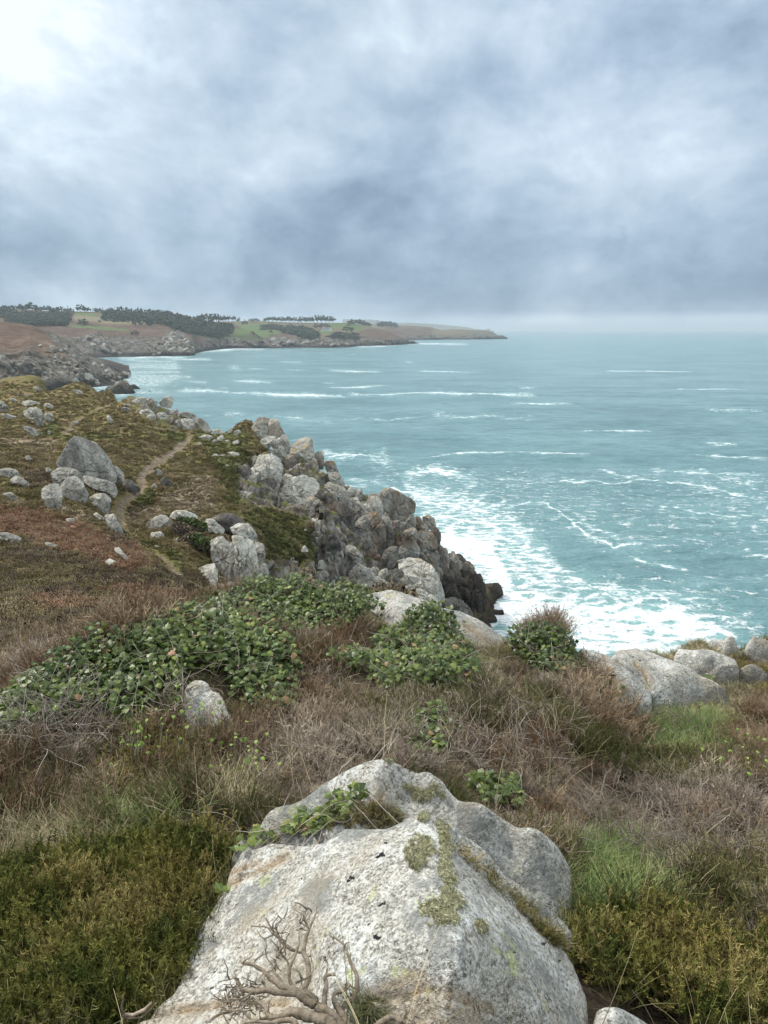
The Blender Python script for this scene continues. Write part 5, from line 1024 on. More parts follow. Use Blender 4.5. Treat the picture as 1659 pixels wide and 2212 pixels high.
M_tuftd = plant_mat('dark heath', (.07, .05, .036), (.17, .125, .088), (.34, .27, .19), .5)
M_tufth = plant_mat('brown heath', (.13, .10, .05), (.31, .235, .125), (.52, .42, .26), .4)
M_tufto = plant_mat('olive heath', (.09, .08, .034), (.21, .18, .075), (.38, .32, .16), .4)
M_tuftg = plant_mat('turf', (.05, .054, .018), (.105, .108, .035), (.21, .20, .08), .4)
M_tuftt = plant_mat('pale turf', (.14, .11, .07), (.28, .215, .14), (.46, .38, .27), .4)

_t = NT(M_bark.node_tree); _t.b = [x for x in _t.n if x.type == 'BSDF_PRINCIPLED'][0]; _p = _t.new('ShaderNodeNewGeometry').outputs['Position']; _t.l.new(bump(_t, _t.noise(_p, 160, 5, .7), .004, 1.0), _t.b.inputs['Normal'])
# ---- source plants (kept in collections that are not part of the scene; only placed copies are)
def src_collection(name, objs):
    c = bpy.data.collections.new(name)
    for o in objs: c.objects.link(o)
    return c
def heather_src(k, mat, hgt=.20, stems=26):
    r = np.random.RandomState(100+k); b = MB()
    for i in range(stems):
        a = r.uniform(0, 6.28); q = r.uniform(0, .075); p = np.array([math.cos(a)*q, math.sin(a)*q, -.02]); d = unit([math.cos(a)*(.25+q*5)+r.normal()*.25, math.sin(a)*(.25+q*5)+r.normal()*.25, 1.0]); L = hgt*r.uniform(.65, 1.2)
        pts = [p]; 
        for j in range(5): d = unit(d+r.normal(size=3)*.16+[0, 0, .06]); p = p+d*L/5; pts.append(p)
        b.tube(pts, np.linspace(.0022, .0010, 6), 3, 0, 1)
        for j in range(9):
            s_ = r.uniform(.25, 1.0); q0 = np.array([np.interp(s_*5, range(6), np.array(pts)[:, m_]) for m_ in range(3)])
            dd = unit(d+r.normal(size=3)*.75+[0, 0, .25]); l2 = r.uniform(.02, .045)*(1.3-s_*.5)
            b.ribbon([q0, q0+dd*l2*.5, q0+dd*l2+[0, 0, l2*.15]], .0032, .0018, rsph(r), s_, min(1, s_+.25))
    return b.build('heather_source', mat, link=False)
def gorse_src(k, mat):
    r = np.random.RandomState(200+k); b = MB()
    for i in range(11):
        a = r.uniform(0, 6.28); q = r.uniform(0, .05); p = np.array([math.cos(a)*q, math.sin(a)*q, -.02]); d = unit([math.cos(a)*q*7+r.normal()*.3, math.sin(a)*q*7+r.normal()*.3, 1]); L = r.uniform(.05, .10)
        b.tube([p, p+d*L*.5, p+d*L], [.0016, .0013, .0008], 3, 0, .9)
        for j in range(34):
            s_ = r.uniform(.15, 1); q0 = p+d*L*s_; dd = unit(np.cross(d, rsph(r))*1.0+d*.75); l2 = r.uniform(.009, .016)*(1.25-.5*s_)
            sd = unit(np.cross(dd, rsph(r)))
            b.add([q0-sd*.0013, q0+sd*.0013, q0+dd*l2+sd*.0003, q0+dd*l2-sd*.0003], [(0, 1, 2, 3)], [s_*.6, s_*.6, min(1, s_*.7+.3), min(1, s_*.7+.3)])
    return b.build('gorse_source', mat, link=False)
def grass_src(k, mat, L0=.2, n=26, spread=.05, lean=.5, w=.0035):
    r = np.random.RandomState(300+k); b = MB(); wind = np.array([.25, .05, 0])
    for i in range(n):
        a = r.uniform(0, 6.28); q = r.uniform(0, spread); p = np.array([math.cos(a)*q, math.sin(a)*q, -.02]); d = unit([math.cos(a)*lean*r.uniform(.2, 1), math.sin(a)*lean*r.uniform(.2, 1), 1]); L = L0*r.uniform(.5, 1.25); pts = [p]
        for j in range(5): d = unit(d+wind*.35+[math.cos(a)*.12, math.sin(a)*.12, -.14]); p = p+d*L/5; pts.append(p)
        b.ribbon(pts, w, w*.25, unit(np.cross(d, [r.normal()*.4, r.normal()*.4, 1])), 0, 1)
    return b.build('grass_source', mat, link=False)
def tuft_src(k, mat, flat=.6):
    """low cushion for the middle distance"""
    r = np.random.RandomState(400+k); b = MB()
    for i in range(26):
        a = r.uniform(0, 6.28); q = math.sqrt(r.uniform(0, 1))*.5; p = np.array([math.cos(a)*q, math.sin(a)*q, -.12]); h = flat*(1-q*q*2.2)*r.uniform(.6, 1.25)+.12
        d = np.array([math.cos(a)*q*.7+r.normal()*.18, math.sin(a)*q*.7+r.normal()*.18, 1])*h; sd = unit([r.normal(), r.normal(), .1])*r.uniform(.05, .11)
        b.add([p-sd, p+sd, p+d*.6+sd*.8, p+d*.6-sd*.8, p+d], [(0, 1, 2, 3)], [.1, .1, .65, .65, 1]); b.f.append(np.array([(b.n-3, b.n-2, b.n-1, b.n-3)]))
    b.f = [f for f in b.f]
    return b
def tuft_obj(k, mat, flat=.6):
    b = tuft_src(k, mat, flat); b.f = [f[:, :4] if not (f[:, 0] == f[:, 3]).any() else f for f in b.f]
    V = np.concatenate(b.v); T_ = np.concatenate(b.t); q = np.concatenate([f for f in b.f if not (f[:, 0] == f[:, 3]).any()]); tr = np.concatenate([f[:, :3] for f in b.f if (f[:, 0] == f[:, 3]).any()])
    f3 = np.concatenate([q[:, [0, 1, 2]], q[:, [0, 2, 3]], tr]); return mesh('tuft_source', V, f3, mat, False, True, {'tip': T_})

def scatter(name, pts, rot, scl, idx, sources, label=None, cat=None, kind='stuff', parent=None, origin=None):
    """place copies of the source plants on points; one object"""
    for i, o in enumerate(sources): o.name = f'{i:02d}_{name}_source'
    coll = src_collection(name+'_sources', sources)
    o0 = np.zeros(3) if origin is None else np.asarray(origin)
    me = bpy.data.meshes.new(name); me.vertices.add(len(pts)); me.vertices.foreach_set('co', (np.asarray(pts)-o0).astype(np.float32).ravel())
    me.attributes.new('rot', 'FLOAT_VECTOR', 'POINT').data.foreach_set('vector', np.asarray(rot, np.float32).ravel())
    me.attributes.new('scl', 'FLOAT_VECTOR', 'POINT').data.foreach_set('vector', np.asarray(scl, np.float32).ravel())
    me.attributes.new('pick', 'INT', 'POINT').data.foreach_set('value', np.asarray(idx, np.int32))
    ob = bpy.data.objects.new(name, me); S.collection.objects.link(ob)
    if origin is not None and parent is None: ob.location = o0
    if parent: ob.parent = parent
    ng = bpy.data.node_groups.new(name+'_scatter', 'GeometryNodeTree'); N = ng.nodes; Lk = ng.links
    ng.interface.new_socket('Geometry', in_out='INPUT', socket_type='NodeSocketGeometry'); ng.interface.new_socket('Geometry', in_out='OUTPUT', socket_type='NodeSocketGeometry')
    gi, go = N.new('NodeGroupInput'), N.new('NodeGroupOutput'); ip = N.new('GeometryNodeInstanceOnPoints'); ci = N.new('GeometryNodeCollectionInfo')
    ci.inputs['Collection'].default_value = coll; ci.inputs['Separate Children'].default_value = True; ci.inputs['Reset Children'].default_value = True
    def na(nm, ty): a = N.new('GeometryNodeInputNamedAttribute'); a.data_type = ty; a.inputs['Name'].default_value = nm; return a.outputs['Attribute']
    e2r = N.new('FunctionNodeEulerToRotation'); Lk.new(na('rot', 'FLOAT_VECTOR'), e2r.inputs[0])
    Lk.new(gi.outputs[0], ip.inputs['Points']); Lk.new(ci.outputs[0], ip.inputs['Instance']); ip.inputs['Pick Instance'].default_value = True
    Lk.new(na('pick', 'INT'), ip.inputs['Instance Index']); Lk.new(e2r.outputs[0], ip.inputs['Rotation']); Lk.new(na('scl', 'FLOAT_VECTOR'), ip.inputs['Scale']); Lk.new(ip.outputs[0], go.inputs[0])
    md = ob.modifiers.new('scatter', 'NODES'); md.node_group = ng
    return tag(ob, label, cat, None, kind)

def inp(px_, py_, polys, wobn=0): 
    o = np.full(np.shape(px_), -1e9)
    for p in polys: o = np.maximum(o, sdpoly(px_, py_, p))
    return o+(fbm(np.stack([px_*.02, py_*.03, px_*0], -1), 3, 91)*wobn if wobn else 0)
IVY = [[(-40,1560),(60,1500),(100,1475),(180,1420),(300,1378),(400,1345),(500,1352),(600,1390),(640,1430),(645,1500),(620,1560),(530,1560),(505,1500),(465,1462),(408,1455),(394,1500),(386,1570),(350,1530),(290,1600),(210,1560),(140,1590),(60,1610),(-40,1640)],
       [(388,1358),(440,1325),(540,1280),(600,1266),(700,1266),(790,1285),(835,1340),(800,1350),(700,1380),(640,1385),(560,1350),(480,1345)],
       [(700,1455),(760,1420),(820,1390),(870,1370),(960,1400),(1040,1450),(1040,1490),(1000,1510),(930,1510),(850,1500),(780,1470)],
       [(862,1365),(885,1335),(950,1315),(1010,1325),(1035,1355),(1000,1380),(920,1380)], [(1092,1405),(1120,1380),(1180,1362),(1240,1385),(1262,1430),(1270,1480),(1200,1480),(1130,1440)],
       [(1272,1510),(1330,1500),(1345,1535),(1290,1545)], [(1478,1490),(1510,1462),(1548,1475),(1540,1510)], [(880,1570),(960,1550),(1010,1590),(960,1640),(890,1640)], [(1020,1690),(1110,1700),(1130,1750),(1050,1740)],
       T8([(240,480),(330,400),(480,345),(560,330),(640,300),(700,270),(740,215),(800,190),(850,240),(760,310),(620,350),(500,375),(400,420),(385,500),(350,600),(290,600)])]
GORSE_L = [(-60,1905),(150,1880),(330,1850),(470,1815),(480,1870),(440,1960),(412,2040),(400,2110),(300,2260),(-60,2260)]
GORSE_R = [(1235,2030),(1330,2010),(1450,2030),(1560,2080),(1700,2130),(1700,2260),(1500,2260),(1430,2180),(1310,2140),(1262,2110)]
MOSSY = [[(190,1640),(260,1600),(420,1590),(440,1640),(380,1700),(230,1740),(190,1700)], T7([(1400,350),(1500,340),(1659,350),(1700,440),(1640,440),(1500,430),(1420,400)]), T7([(1280,460),(1400,430),(1500,440),(1640,470),(1700,600),(1450,540),(1350,500)])]
STRAW = [[(-60,1770),(120,1760),(280,1790),(330,1850),(150,1900),(-60,1930)], [(-30,2150),(80,2150),(150,2230),(-30,2230)], [(400,1640),(560,1640),(560,1760),(430,1760)], [(1400,1905),(1440,1890),(1500,1850),(1560,1840),(1500,1930),(1420,1980)]]
GREEN = [[(1230,1860),(1300,1850),(1360,1880),(1370,1960),(1350,2020),(1245,2020)], [(1300,1830),(1420,1840),(1400,1930),(1340,1920)], [(250,1760),(330,1740),(350,1800),(260,1815)], [(1400,1540),(1560,1560),(1540,1660),(1380,1620)]]
# near ground points, even over the heath
def near_pts(n, r0, r1, a0=-.85, a1=.85):
    r = np.sqrt(rng.uniform(r0*r0, r1*r1, n)); a = rng.uniform(a0, a1, n); x, y = r*np.sin(a), r*np.cos(a)
    ok = rockfree(x, y, .03); x, y = x[ok], y[ok]; return np.stack([x, y, gz(x, y)], -1)
def rots(n, tilt=.25): return np.stack([rng.normal(size=n)*tilt, rng.normal(size=n)*tilt, rng.uniform(0, 6.28, n)], -1)
def scl3(n, a, b, zk=1.0): s_ = rng.uniform(a, b, n); return np.stack([s_, s_, s_*zk*rng.uniform(.8, 1.2, n)], -1)
P = np.concatenate([near_pts(2000, 1.15, 3.2), near_pts(4500, 3.2, 6.5), near_pts(5000, 6.5, 11.5)])
qx, qy = proj(P); r_ = np.hypot(P[:, 0], P[:, 1])
ivy_ = inp(qx, qy, IVY, 10); go_ = inp(qx, qy, [GORSE_L, GORSE_R], 20); mo_ = inp(qx, qy, MOSSY, 30); st_ = inp(qx, qy, STRAW, 30); gr_ = inp(qx, qy, GREEN, 25)
other = np.maximum.reduce([go_, st_, gr_])
nohe = inp(qx, qy, [[(770,1240),(850,1240),(1140,1350),(1160,1440),(1040,1470),(880,1460),(790,1400)], [(1240,1360),(1700,1320),(1700,1520),(1560,1560),(1300,1560)], [(370,1430),(520,1430),(540,1600),(380,1620)]])
hole = fbm(P*2.3, 3, 67)
keep = (r_ > 1.75) & (nohe < 0) & (hole > -.22) & (other < 4) & ((ivy_ < 0) | (rng.rand(len(P)) < .22)) & ((mo_ < 0) | (rng.rand(len(P)) < .35)) & ~((qx < 600) & (qy < 1420) & (r_ > 7) & (rng.rand(len(P)) < .3))
Hp = P[keep]; n = len(Hp); pat = fbm(Hp*1.1, 3, 61)
idx = np.where(pat+rng.normal(size=n)*.12 > .02, rng.randint(3, 6, n), rng.randint(0, 3, n))
hs = scl3(n, .62, 1.1, .9)*(1+1.0*fbm(Hp*1.9, 3, 64))[:, None]*np.where(ivy_[keep] > 0, .6, 1)[:, None]*np.clip(.45+.55*(r_[keep]-1.6)/2.2, .4, 1)[:, None]
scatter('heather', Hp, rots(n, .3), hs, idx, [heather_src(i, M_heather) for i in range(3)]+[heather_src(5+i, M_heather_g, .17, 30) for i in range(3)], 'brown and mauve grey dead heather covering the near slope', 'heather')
k = (nohe > -10) & (r_ > 3) & (ivy_ < 4); q = P[k]; q = np.repeat(q, 5, 0)+rng.normal(size=(k.sum()*5, 3))*[.09, .09, 0]; q[:, 2] = gz(q[:, 0], q[:, 1]); q = q[rockfree(q[:, 0], q[:, 1], -.02)]; m_ = len(q)
scatter('short_grass', q, rots(m_, .3), scl3(m_, .45, .9), rng.randint(0, 3, m_), [grass_src(50+i, [M_olive, M_straw, M_olive][i], .10, 30, .06, .8) for i in range(3)], 'short olive and straw grass around the ledges at the cliff edge', 'grass')
# olive sprigs through the heather
k = (keep) & (fbm(P*.9, 3, 71) > .12); q = P[k]; m_ = len(q)
scatter('green_heather', q, rots(m_, .35), scl3(m_, .5, .95), rng.randint(0, 2, m_), [heather_src(20+i, M_hgreen, .19, 30) for i in range(2)], 'olive green living heather among the dead brown heather', 'heather')
# gorse
def gorse_bush(poly, n_, label, mat_y, seed):
    q = near_pts(n_*6, 1.1, 3.4); gx_, gy_ = proj(q); k = (inp(gx_, gy_, [poly], 14) > 0)
    q = q[k][:n_]; hump = .0+.13*np.clip(fbm(q*3.2, 3, seed)+.45, 0, 1); q = q+np.stack([q[:, 0]*0, q[:, 0]*0, hump], -1)
    c0 = q.mean(0); c0[2] = gz(c0[0], c0[1]); root = empty('gorse_bush', c0); tag(root, label, 'shrub')
    m_ = len(q); tv = fbm(q*3.5, 3, seed+4)
    o = scatter('foliage', q, rots(m_, .45), scl3(m_, .95, 1.6), np.where(tv+rng.normal(size=m_)*.12 > .24, 3, rng.randint(0, 3, m_)), [gorse_src(seed+i, M_gorse) for i in range(3)]+[gorse_src(seed+7, M_moss)], kind='stuff', parent=root, origin=c0)
    b = MB()
    for i in range(90):
        p = q[rng.randint(m_)]-c0; p0 = p-np.array([0, 0, hump.mean()+.04]); b.tube([p0, (p0+p)/2+rng.normal(size=3)*.015, p], [.004, .003, .002], 4)
    b.build('stem', M_stem, root)['kind'] = 'stuff'
gorse_bush(GORSE_L, 2600, 'dense dark green gorse mat filling the lower left corner', None, 31)
gorse_bush(GORSE_R, 1500, 'olive green gorse mat in the lower right corner', None, 41)
# yellowish moss cushions and low gorse sprigs
k = (mo_ > 0); q = P[k]; q = np.repeat(q, 3, 0)+rng.normal(size=(k.sum()*3, 3))*[.06, .06, .0]; q[:, 2] = gz(q[:, 0], q[:, 1])+.01; m_ = len(q)
scatter('moss', q, rots(m_, .4), scl3(m_, .8, 1.6), rng.randint(0, 2, m_), [gorse_src(60+i, M_moss) for i in range(2)], 'yellow green mossy growth among the heather and rocks', 'moss')
# grasses
k = gr_ > 0; q = P[k]; q = np.repeat(q, 5, 0)+rng.normal(size=(k.sum()*5, 3))*[.07, .07, 0]; q[:, 2] = gz(q[:, 0], q[:, 1]); q = q[rockfree(q[:, 0], q[:, 1], -.02)]; m_ = len(q)
scatter('grass', q, rots(m_, .25), scl3(m_, .45, .9), rng.randint(0, 3, m_), [grass_src(i, [M_green, M_green, M_olive][i]) for i in range(3)], 'bright green grass growing in clumps beside the boulders', 'grass')
k = st_ > 0; q = P[k]; q = np.repeat(q, 4, 0)+rng.normal(size=(k.sum()*4, 3))*[.07, .07, 0]; q[:, 2] = gz(q[:, 0], q[:, 1]); q = q[rockfree(q[:, 0], q[:, 1], -.02)]; m_ = len(q)
scatter('dry_grass', q, rots(m_, .45), scl3(m_, .5, .95), rng.randint(0, 3, m_), [grass_src(10+i, [M_straw, M_straw, M_olive][i], .17, 30, .06, .9) for i in range(3)], 'pale straw coloured grass tufts at the left edge and beside the path', 'dry grass')
k = (rng.rand(len(P)) < .07) & (ivy_ < 0) & (go_ < 0); q = P[k]; m_ = len(q)
scatter('grass_stalks', q, rots(m_, .3), scl3(m_, .9, 1.5), rng.randint(0, 2, m_), [grass_src(20, M_straw, .22, 5, .03, .5, .0022), grass_src(21, M_olive, .17, 14, .04, .7, .003)], 'thin grass blades standing through the heather', 'grass')

# ---- ivy
m_ivy, t = material('ivy leaf'); pos = t.new('ShaderNodeNewGeometry').outputs['Position']; lr_ = t.attr('rnd'); vein = t.attr('tip')
c_ = t.ramp(lr_, [(.0, (.016, .030, .005)), (.35, (.045, .072, .010)), (.7, (.105, .14, .022)), (.90, (.21, .235, .05)), (.96, (.22, .15, .06)), (1.0, (.26, .13, .07))])
c_ = t.mix(t.math('MULTIPLY', t.mr(vein, .0, .25, 1, 0), .45), c_, (.20, .26, .09, 1))
t.l.new(c_, t.b.inputs['Base Color']); t.b.inputs['Roughness'].default_value = .42; t.b.inputs['Specular IOR Level'].default_value = .32
LEAF = [(0, 0), (-.34, .06), (-.52, .30), (-.36, .46), (-.40, .74), (-.17, .74), (0, 1.08), (.17, .74), (.40, .74), (.36, .46), (.52, .30), (.34, .06)]
def leaf_mesh(name, C, N, size, rnd_, mat, parent, origin):
    lf = np.array(LEAF); ctr = np.array([0, .38]); n = len(C); m = len(lf)
    U = np.stack([unit(np.cross(N[i], rsph())) for i in range(n)]); Vv = np.cross(N, U)
    z = lambda p: -.30*np.abs(p[:, 0])**1.2+.06-.18*(p[:, 1]-.4)**2
    loc = np.concatenate([lf-[0, .38], [[0, 0]]]); zz = np.concatenate([z(lf), z(ctr[None])])
    curl = rng.uniform(.3, 1.6, n)
    V = C[:, None]+size[:, None, None]*(U[:, None]*loc[None, :, :1]+Vv[:, None]*loc[None, :, 1:]+N[:, None]*(zz[None, :]*curl[:, None])[..., None])
    f = np.array([(i, (i+1) % m, m) for i in range(m)]); f = (f[None]+np.arange(n)[:, None, None]*(m+1)).reshape(-1, 3)
    tp = np.tile(np.r_[np.where(np.abs(lf[:, 0]) < .02, .0, 1.0), 0], n)
    return mesh(name, V.reshape(-1, 3)-origin, f[:, ::-1], mat, parent, False, {'tip': tp, 'rnd': np.repeat(rnd_, m+1)})
def twigs(b, P0, n_, L, r0, wig=.5, upb=.0, seg=8, sides=3):
    for i in range(n_):
        p = P0[rng.randint(len(P0))].copy(); d = rsph(); d[2] = abs(d[2])*.3+upb; d = unit(d); l = L*rng.uniform(.4, 1.3); pts = [p.copy()]; cu = rng.normal(size=3)*.35
        for j in range(seg): d = unit(d+rng.normal(size=3)*wig*.4+cu*wig+[0, 0, -.05]); p = p+d*l/seg; pts.append(p.copy())
        b.tube(pts, np.linspace(r0, r0*.4, seg+1), sides, 0, 1)
def ivy(poly, n_, size, label, twn, thick=.10, holes=None, surf=None, yl=0):
    q = []
    while sum(map(len, q)) < n_:
        x0, x1 = min(p[0] for p in poly), max(p[0] for p in poly); y0, y1 = min(p[1] for p in poly), max(p[1] for p in poly)
        a, b_ = rng.uniform(x0-10, x1+10, n_*2), rng.uniform(y0-10, y1+10, n_*2); m = inp(a, b_, [poly], 16) > 0
        q.append(np.stack([a[m], b_[m]], -1))
    q = np.concatenate(q)[:n_]
    if surf is None: C, ok = hit(q[:, 0], q[:, 1], .9, 14); C = C[ok & (np.hypot(C[:, 0], C[:, 1]) < 12)]
    else: C = surf(q)
    tow = np.array([0, 0, H])-C; tow /= np.linalg.norm(tow, axis=1, keepdims=True)
    lay = rng.rand(len(C))**.7; Cz = C+np.stack([rng.normal(size=len(C))*.015, rng.normal(size=len(C))*.015, lay*thick*(.6+.8*np.clip(fbm(C*3, 2, 88)+.5, 0, 1))], -1)
    N = tow*.45+np.array([-.05, 0, .75])+rng.normal(size=C.shape)*.42; N /= np.linalg.norm(N, axis=1, keepdims=True)
    o0 = C.mean(0); root = empty('ivy', o0); tag(root, label, 'ivy')
    rv = np.clip(rng.beta(2, 2.6, len(C))*.9+fbm(C*2.5, 2, 89)*.25+yl, 0, .93); rv = np.where(rng.rand(len(C)) < .015, rng.uniform(.95, 1, len(C)), rv)
    leaf_mesh('foliage', Cz, N, size*rng.uniform(.55, 1.2, len(C)), rv, m_ivy, root, o0)
    b = MB(); twigs(b, Cz-o0-[0, 0, .02], twn, .28, .0022, .45); b.build('stem', M_stem, root)['kind'] = 'stuff'
for k_, (pl, n_, sz_, lab, tw_) in enumerate([(IVY[0], 2700, .042, 'large bank of glossy ivy sweeping up from the left edge around the white lichen rock', 260), (IVY[1], 1500, .040, 'ivy mound cresting just left of the long pale slab ridge', 150), (IVY[2], 850, .040, 'loose ivy patch in the middle of the heather, below the slab ridge', 110),
        (IVY[3], 420, .040, 'small ivy mound lying on the right end of the long pale slab ridge', 60), (IVY[4], 520, .042, 'rounded ivy clump topped with dead twigs, left of the cracked boulder', 170), (IVY[5], 90, .042, 'little ivy sprig under the cracked boulder', 14), (IVY[6], 90, .042, 'ivy sprig hanging over the front of the broad slab at right', 12),
        (IVY[7], 120, .040, 'sparse ivy in the heather right above the second foreground boulder', 20), (IVY[8], 70, .040, 'few ivy leaves beside the right shoulder of the second foreground boulder', 12)]):
    ivy(pl, int(n_*1.9), sz_*.98, lab, int(tw_*.8), .15 if k_ < 6 else .09)
ivy(IVY[9], 330, .034, 'trailing ivy in the gap between the two big foreground boulders', 40, .03, surf=on_boulders, yl=.12)
q = []
for pl in [[(420,385),(560,345),(700,318),(900,318),(965,292),(880,250),(790,240),(740,290),(600,330)], [(1080,350),(1200,440),(1330,550),(1420,640),(1350,600),(1200,480)], [(1300,560),(1460,700),(1520,745),(1440,700)]]:
    pl = T8(pl); a_ = np.array(pl); a, b_ = rng.uniform(a_[:, 0].min(), a_[:, 0].max(), 1200), rng.uniform(a_[:, 1].min(), a_[:, 1].max(), 1200); m = sdpoly(a, b_, pl) > 0; q.append(np.stack([a[m], b_[m]], -1)[:(130 if pl[0][0] < 700 else 50)])
C = on_boulders(np.concatenate(q)); m_ = len(C)
scatter('crevice_growth', C, rots(m_, .6), scl3(m_, .3, .62), rng.randint(0, 3, m_), [grass_src(70, M_olive, .12, 26, .04, .9), gorse_src(71, M_moss), grass_src(72, M_straw, .10, 22, .04, 1.0)], 'brown mossy growth in the crevices between the foreground boulders', 'moss')
# ---- tangles of dead stems
def tangle(poly, n_, L, label, r0=.0032, lift=.17, wig=.6, mat=M_stem, upb=.1):
    a, b_ = rng.uniform(min(p[0] for p in poly), max(p[0] for p in poly), 900), rng.uniform(min(p[1] for p in poly), max(p[1] for p in poly), 900); m = sdpoly(a, b_, poly) > 0
    C, ok = hit(a[m], b_[m], .9, 14); C = C[ok]; C[:, 2] += rng.uniform(.03, lift, len(C)); o0 = C.mean(0); b = MB(); twigs(b, C-o0, n_, L, r0, wig, upb, 10)
    o = b.build('dead_twigs', mat); o.location = o0; tag(o, label, 'twigs')
tangle([(60,1560),(150,1530),(250,1560),(250,1640),(120,1680),(0,1640)], 340, .36, 'pale tangle of bare curling stems spilling out below the left ivy bank')
tangle([(340,1500),(400,1490),(420,1560),(360,1590)], 60, .25, 'small knot of bare stems left of the white lichen rock')
tangle([(1250,1440),(1310,1460),(1290,1530),(1240,1500)], 70, .26, 'curling bare stems hanging from the twig topped ivy clump', wig=.9)
tangle([(1340,1545),(1440,1540),(1520,1570),(1500,1610),(1380,1620)], 90, .30, 'wiry curled stems in the heather below the broad slab', wig=1.0)
tangle([(1280,1760),(1450,1720),(1640,1760),(1640,1880),(1450,1920),(1280,1860)], 520, .24, 'wide mass of silvery bare twigs in the right foreground', .0018, .16, .5, upb=.5)
tangle([(930,1560),(1200,1500),(1260,1620),(1100,1700),(960,1660)], 240, .2, 'upright pale bare twigs right of the middle ivy patch', .0018, .1, .3, upb=1.0)
tangle([(520,1630),(720,1610),(760,1700),(560,1740)], 140, .18, 'grey bare twigs in the dark heather behind the second boulder', .0016, .1, .4, upb=.6)
tangle([(1190,1840),(1235,1835),(1240,1870),(1200,1880)], 12, .16, 'forked pale twig poking out at the right side of the second boulder', .0035, .08, .4)
# ---- small leafy seedlings
def seedling(cx_, cy_, n_, label, size=.022, spread=40):
    a, b_ = cx_+rng.normal(size=n_)*spread, cy_+rng.normal(size=n_)*spread*.7; C, ok = hit(a, b_, .9, 12); C[:, 2] += rng.uniform(.12, .22, n_); N = rng.normal(size=C.shape)*.6+[0, -.3, 1]; N /= np.linalg.norm(N, axis=1, keepdims=True)
    o0 = C.mean(0); root = empty('leafy_sprig', o0); tag(root, label, 'plant'); leaf_mesh('foliage', C, N, size*rng.uniform(.6, 1.2, n_), rng.uniform(.72, .93, n_), m_lime, root, o0)
    b = MB()
    for c in C: b.tube([c-o0-[0, 0, .14], c-o0-[.01, 0, .06], c-o0], [.0018, .0015, .001], 3)
    b.build('stem', M_stem, root)['kind'] = 'stuff'
m_lime, t = material('young leaf'); t.b.inputs['Base Color'].default_value = (.20, .30, .05, 1); t.b.inputs['Roughness'].default_value = .5
t.l.new(t.ramp(t.attr('rnd'), [(.7, (.12, .20, .035)), (.95, (.26, .34, .07))]), t.b.inputs['Base Color'])
for x_, y_, n_, lab in [(310,1650,46,'bright yellow green leafy sprigs above the left heather'), (440,1600,26,'lime green shoots under the white lichen rock'), (540,1695,30,'young green leaves in the heather left of the second boulder'), (1590,1668,40,'bright green leaves low among the grasses at the right edge')]: seedling(x_, y_, n_, lab)

# ---- the dead branch in front of the big boulder
def R6(p): return 414.75+.35*p[0], 1866.4+.35*p[1]
BR = [([(960,1040,36),(900,960,34),(830,905,36),(780,880,40),(740,820,38),(700,770,30),(720,690,22),(715,600,22),(690,540,20),(700,480,16),(720,410,14),(760,310,8),(775,230,4)],0), ([(690,545,16),(640,535,14),(570,490,13),(540,450,13),(500,430,11),(460,390,8),(400,385,6),(360,380,4)],.03),
      ([(540,450,9),(490,390,9),(450,335,5)],.05), ([(520,400,6),(545,345,3)],.05), ([(500,435,7),(440,460,6),(400,410,4)],.03), ([(720,410,9),(700,360,7),(680,310,5),(610,270,3)],-.03), ([(700,360,5),(740,295,3)],0), ([(620,760,16),(600,690,14),(610,620,13),(640,550,12),(660,470,10),(665,390,4)],-.05),
      ([(600,690,10),(590,610,10),(550,550,10),(545,470,8)],-.02), ([(760,870,40),(720,850,40),(640,790,32),(560,760,28),(500,720,20),(440,660,16),(380,620,14),(330,610,12),(300,605,8)],-.06), ([(380,620,7),(390,580,4)],-.06), ([(330,605,6),(325,570,3)],-.06), ([(560,760,14),(530,690,11),(500,650,9),(485,590,6)],-.05),
      ([(515,660,7),(520,570,3)],-.04), ([(640,800,26),(540,800,24),(450,780,22),(380,790,20),(320,760,16),(270,710,13),(260,700,8)],-.1), ([(450,780,12),(440,690,6)],-.1), ([(380,790,12),(300,830,8),(240,830,6),(200,850,4)],-.12), ([(900,1040,46),(860,990,46),(780,960,44),(700,930,44),(620,915,36),(550,940,30),(480,940,22),(450,890,16),(400,850,12),(390,800,8)],-.1),
      ([(980,1040,30),(950,970,30),(900,890,26),(870,830,20),(890,790,18),(950,770,15),(975,745,9)],.02), ([(920,900,24),(960,850,22),(1000,820,22),(1020,740,20),(1010,670,17),(975,600,14),(950,530,11),(920,480,9),(850,430,5)],.04), ([(830,900,26),(820,870,24),(820,790,20),(830,740,18),(825,690,16),(890,675,12)],0), ([(825,690,12),(835,620,7),(810,570,4)],0),
      ([(740,600,8),(730,530,3)],0), ([(640,730,12),(720,690,8),(750,640,5),(740,590,4)],-.03), ([(1120,1020,24),(1150,985,24),(1210,950,26),(1250,945,22),(1290,970,22),(1320,920,18),(1345,895,10)],.0), ([(480,940,14),(380,960,10),(300,900,8),(180,920,7),(110,975,5)],-.1), ([(640,1000,30),(620,970,20),(500,970,16),(350,975,10),(250,1010,8)],-.12)]
b = MB()
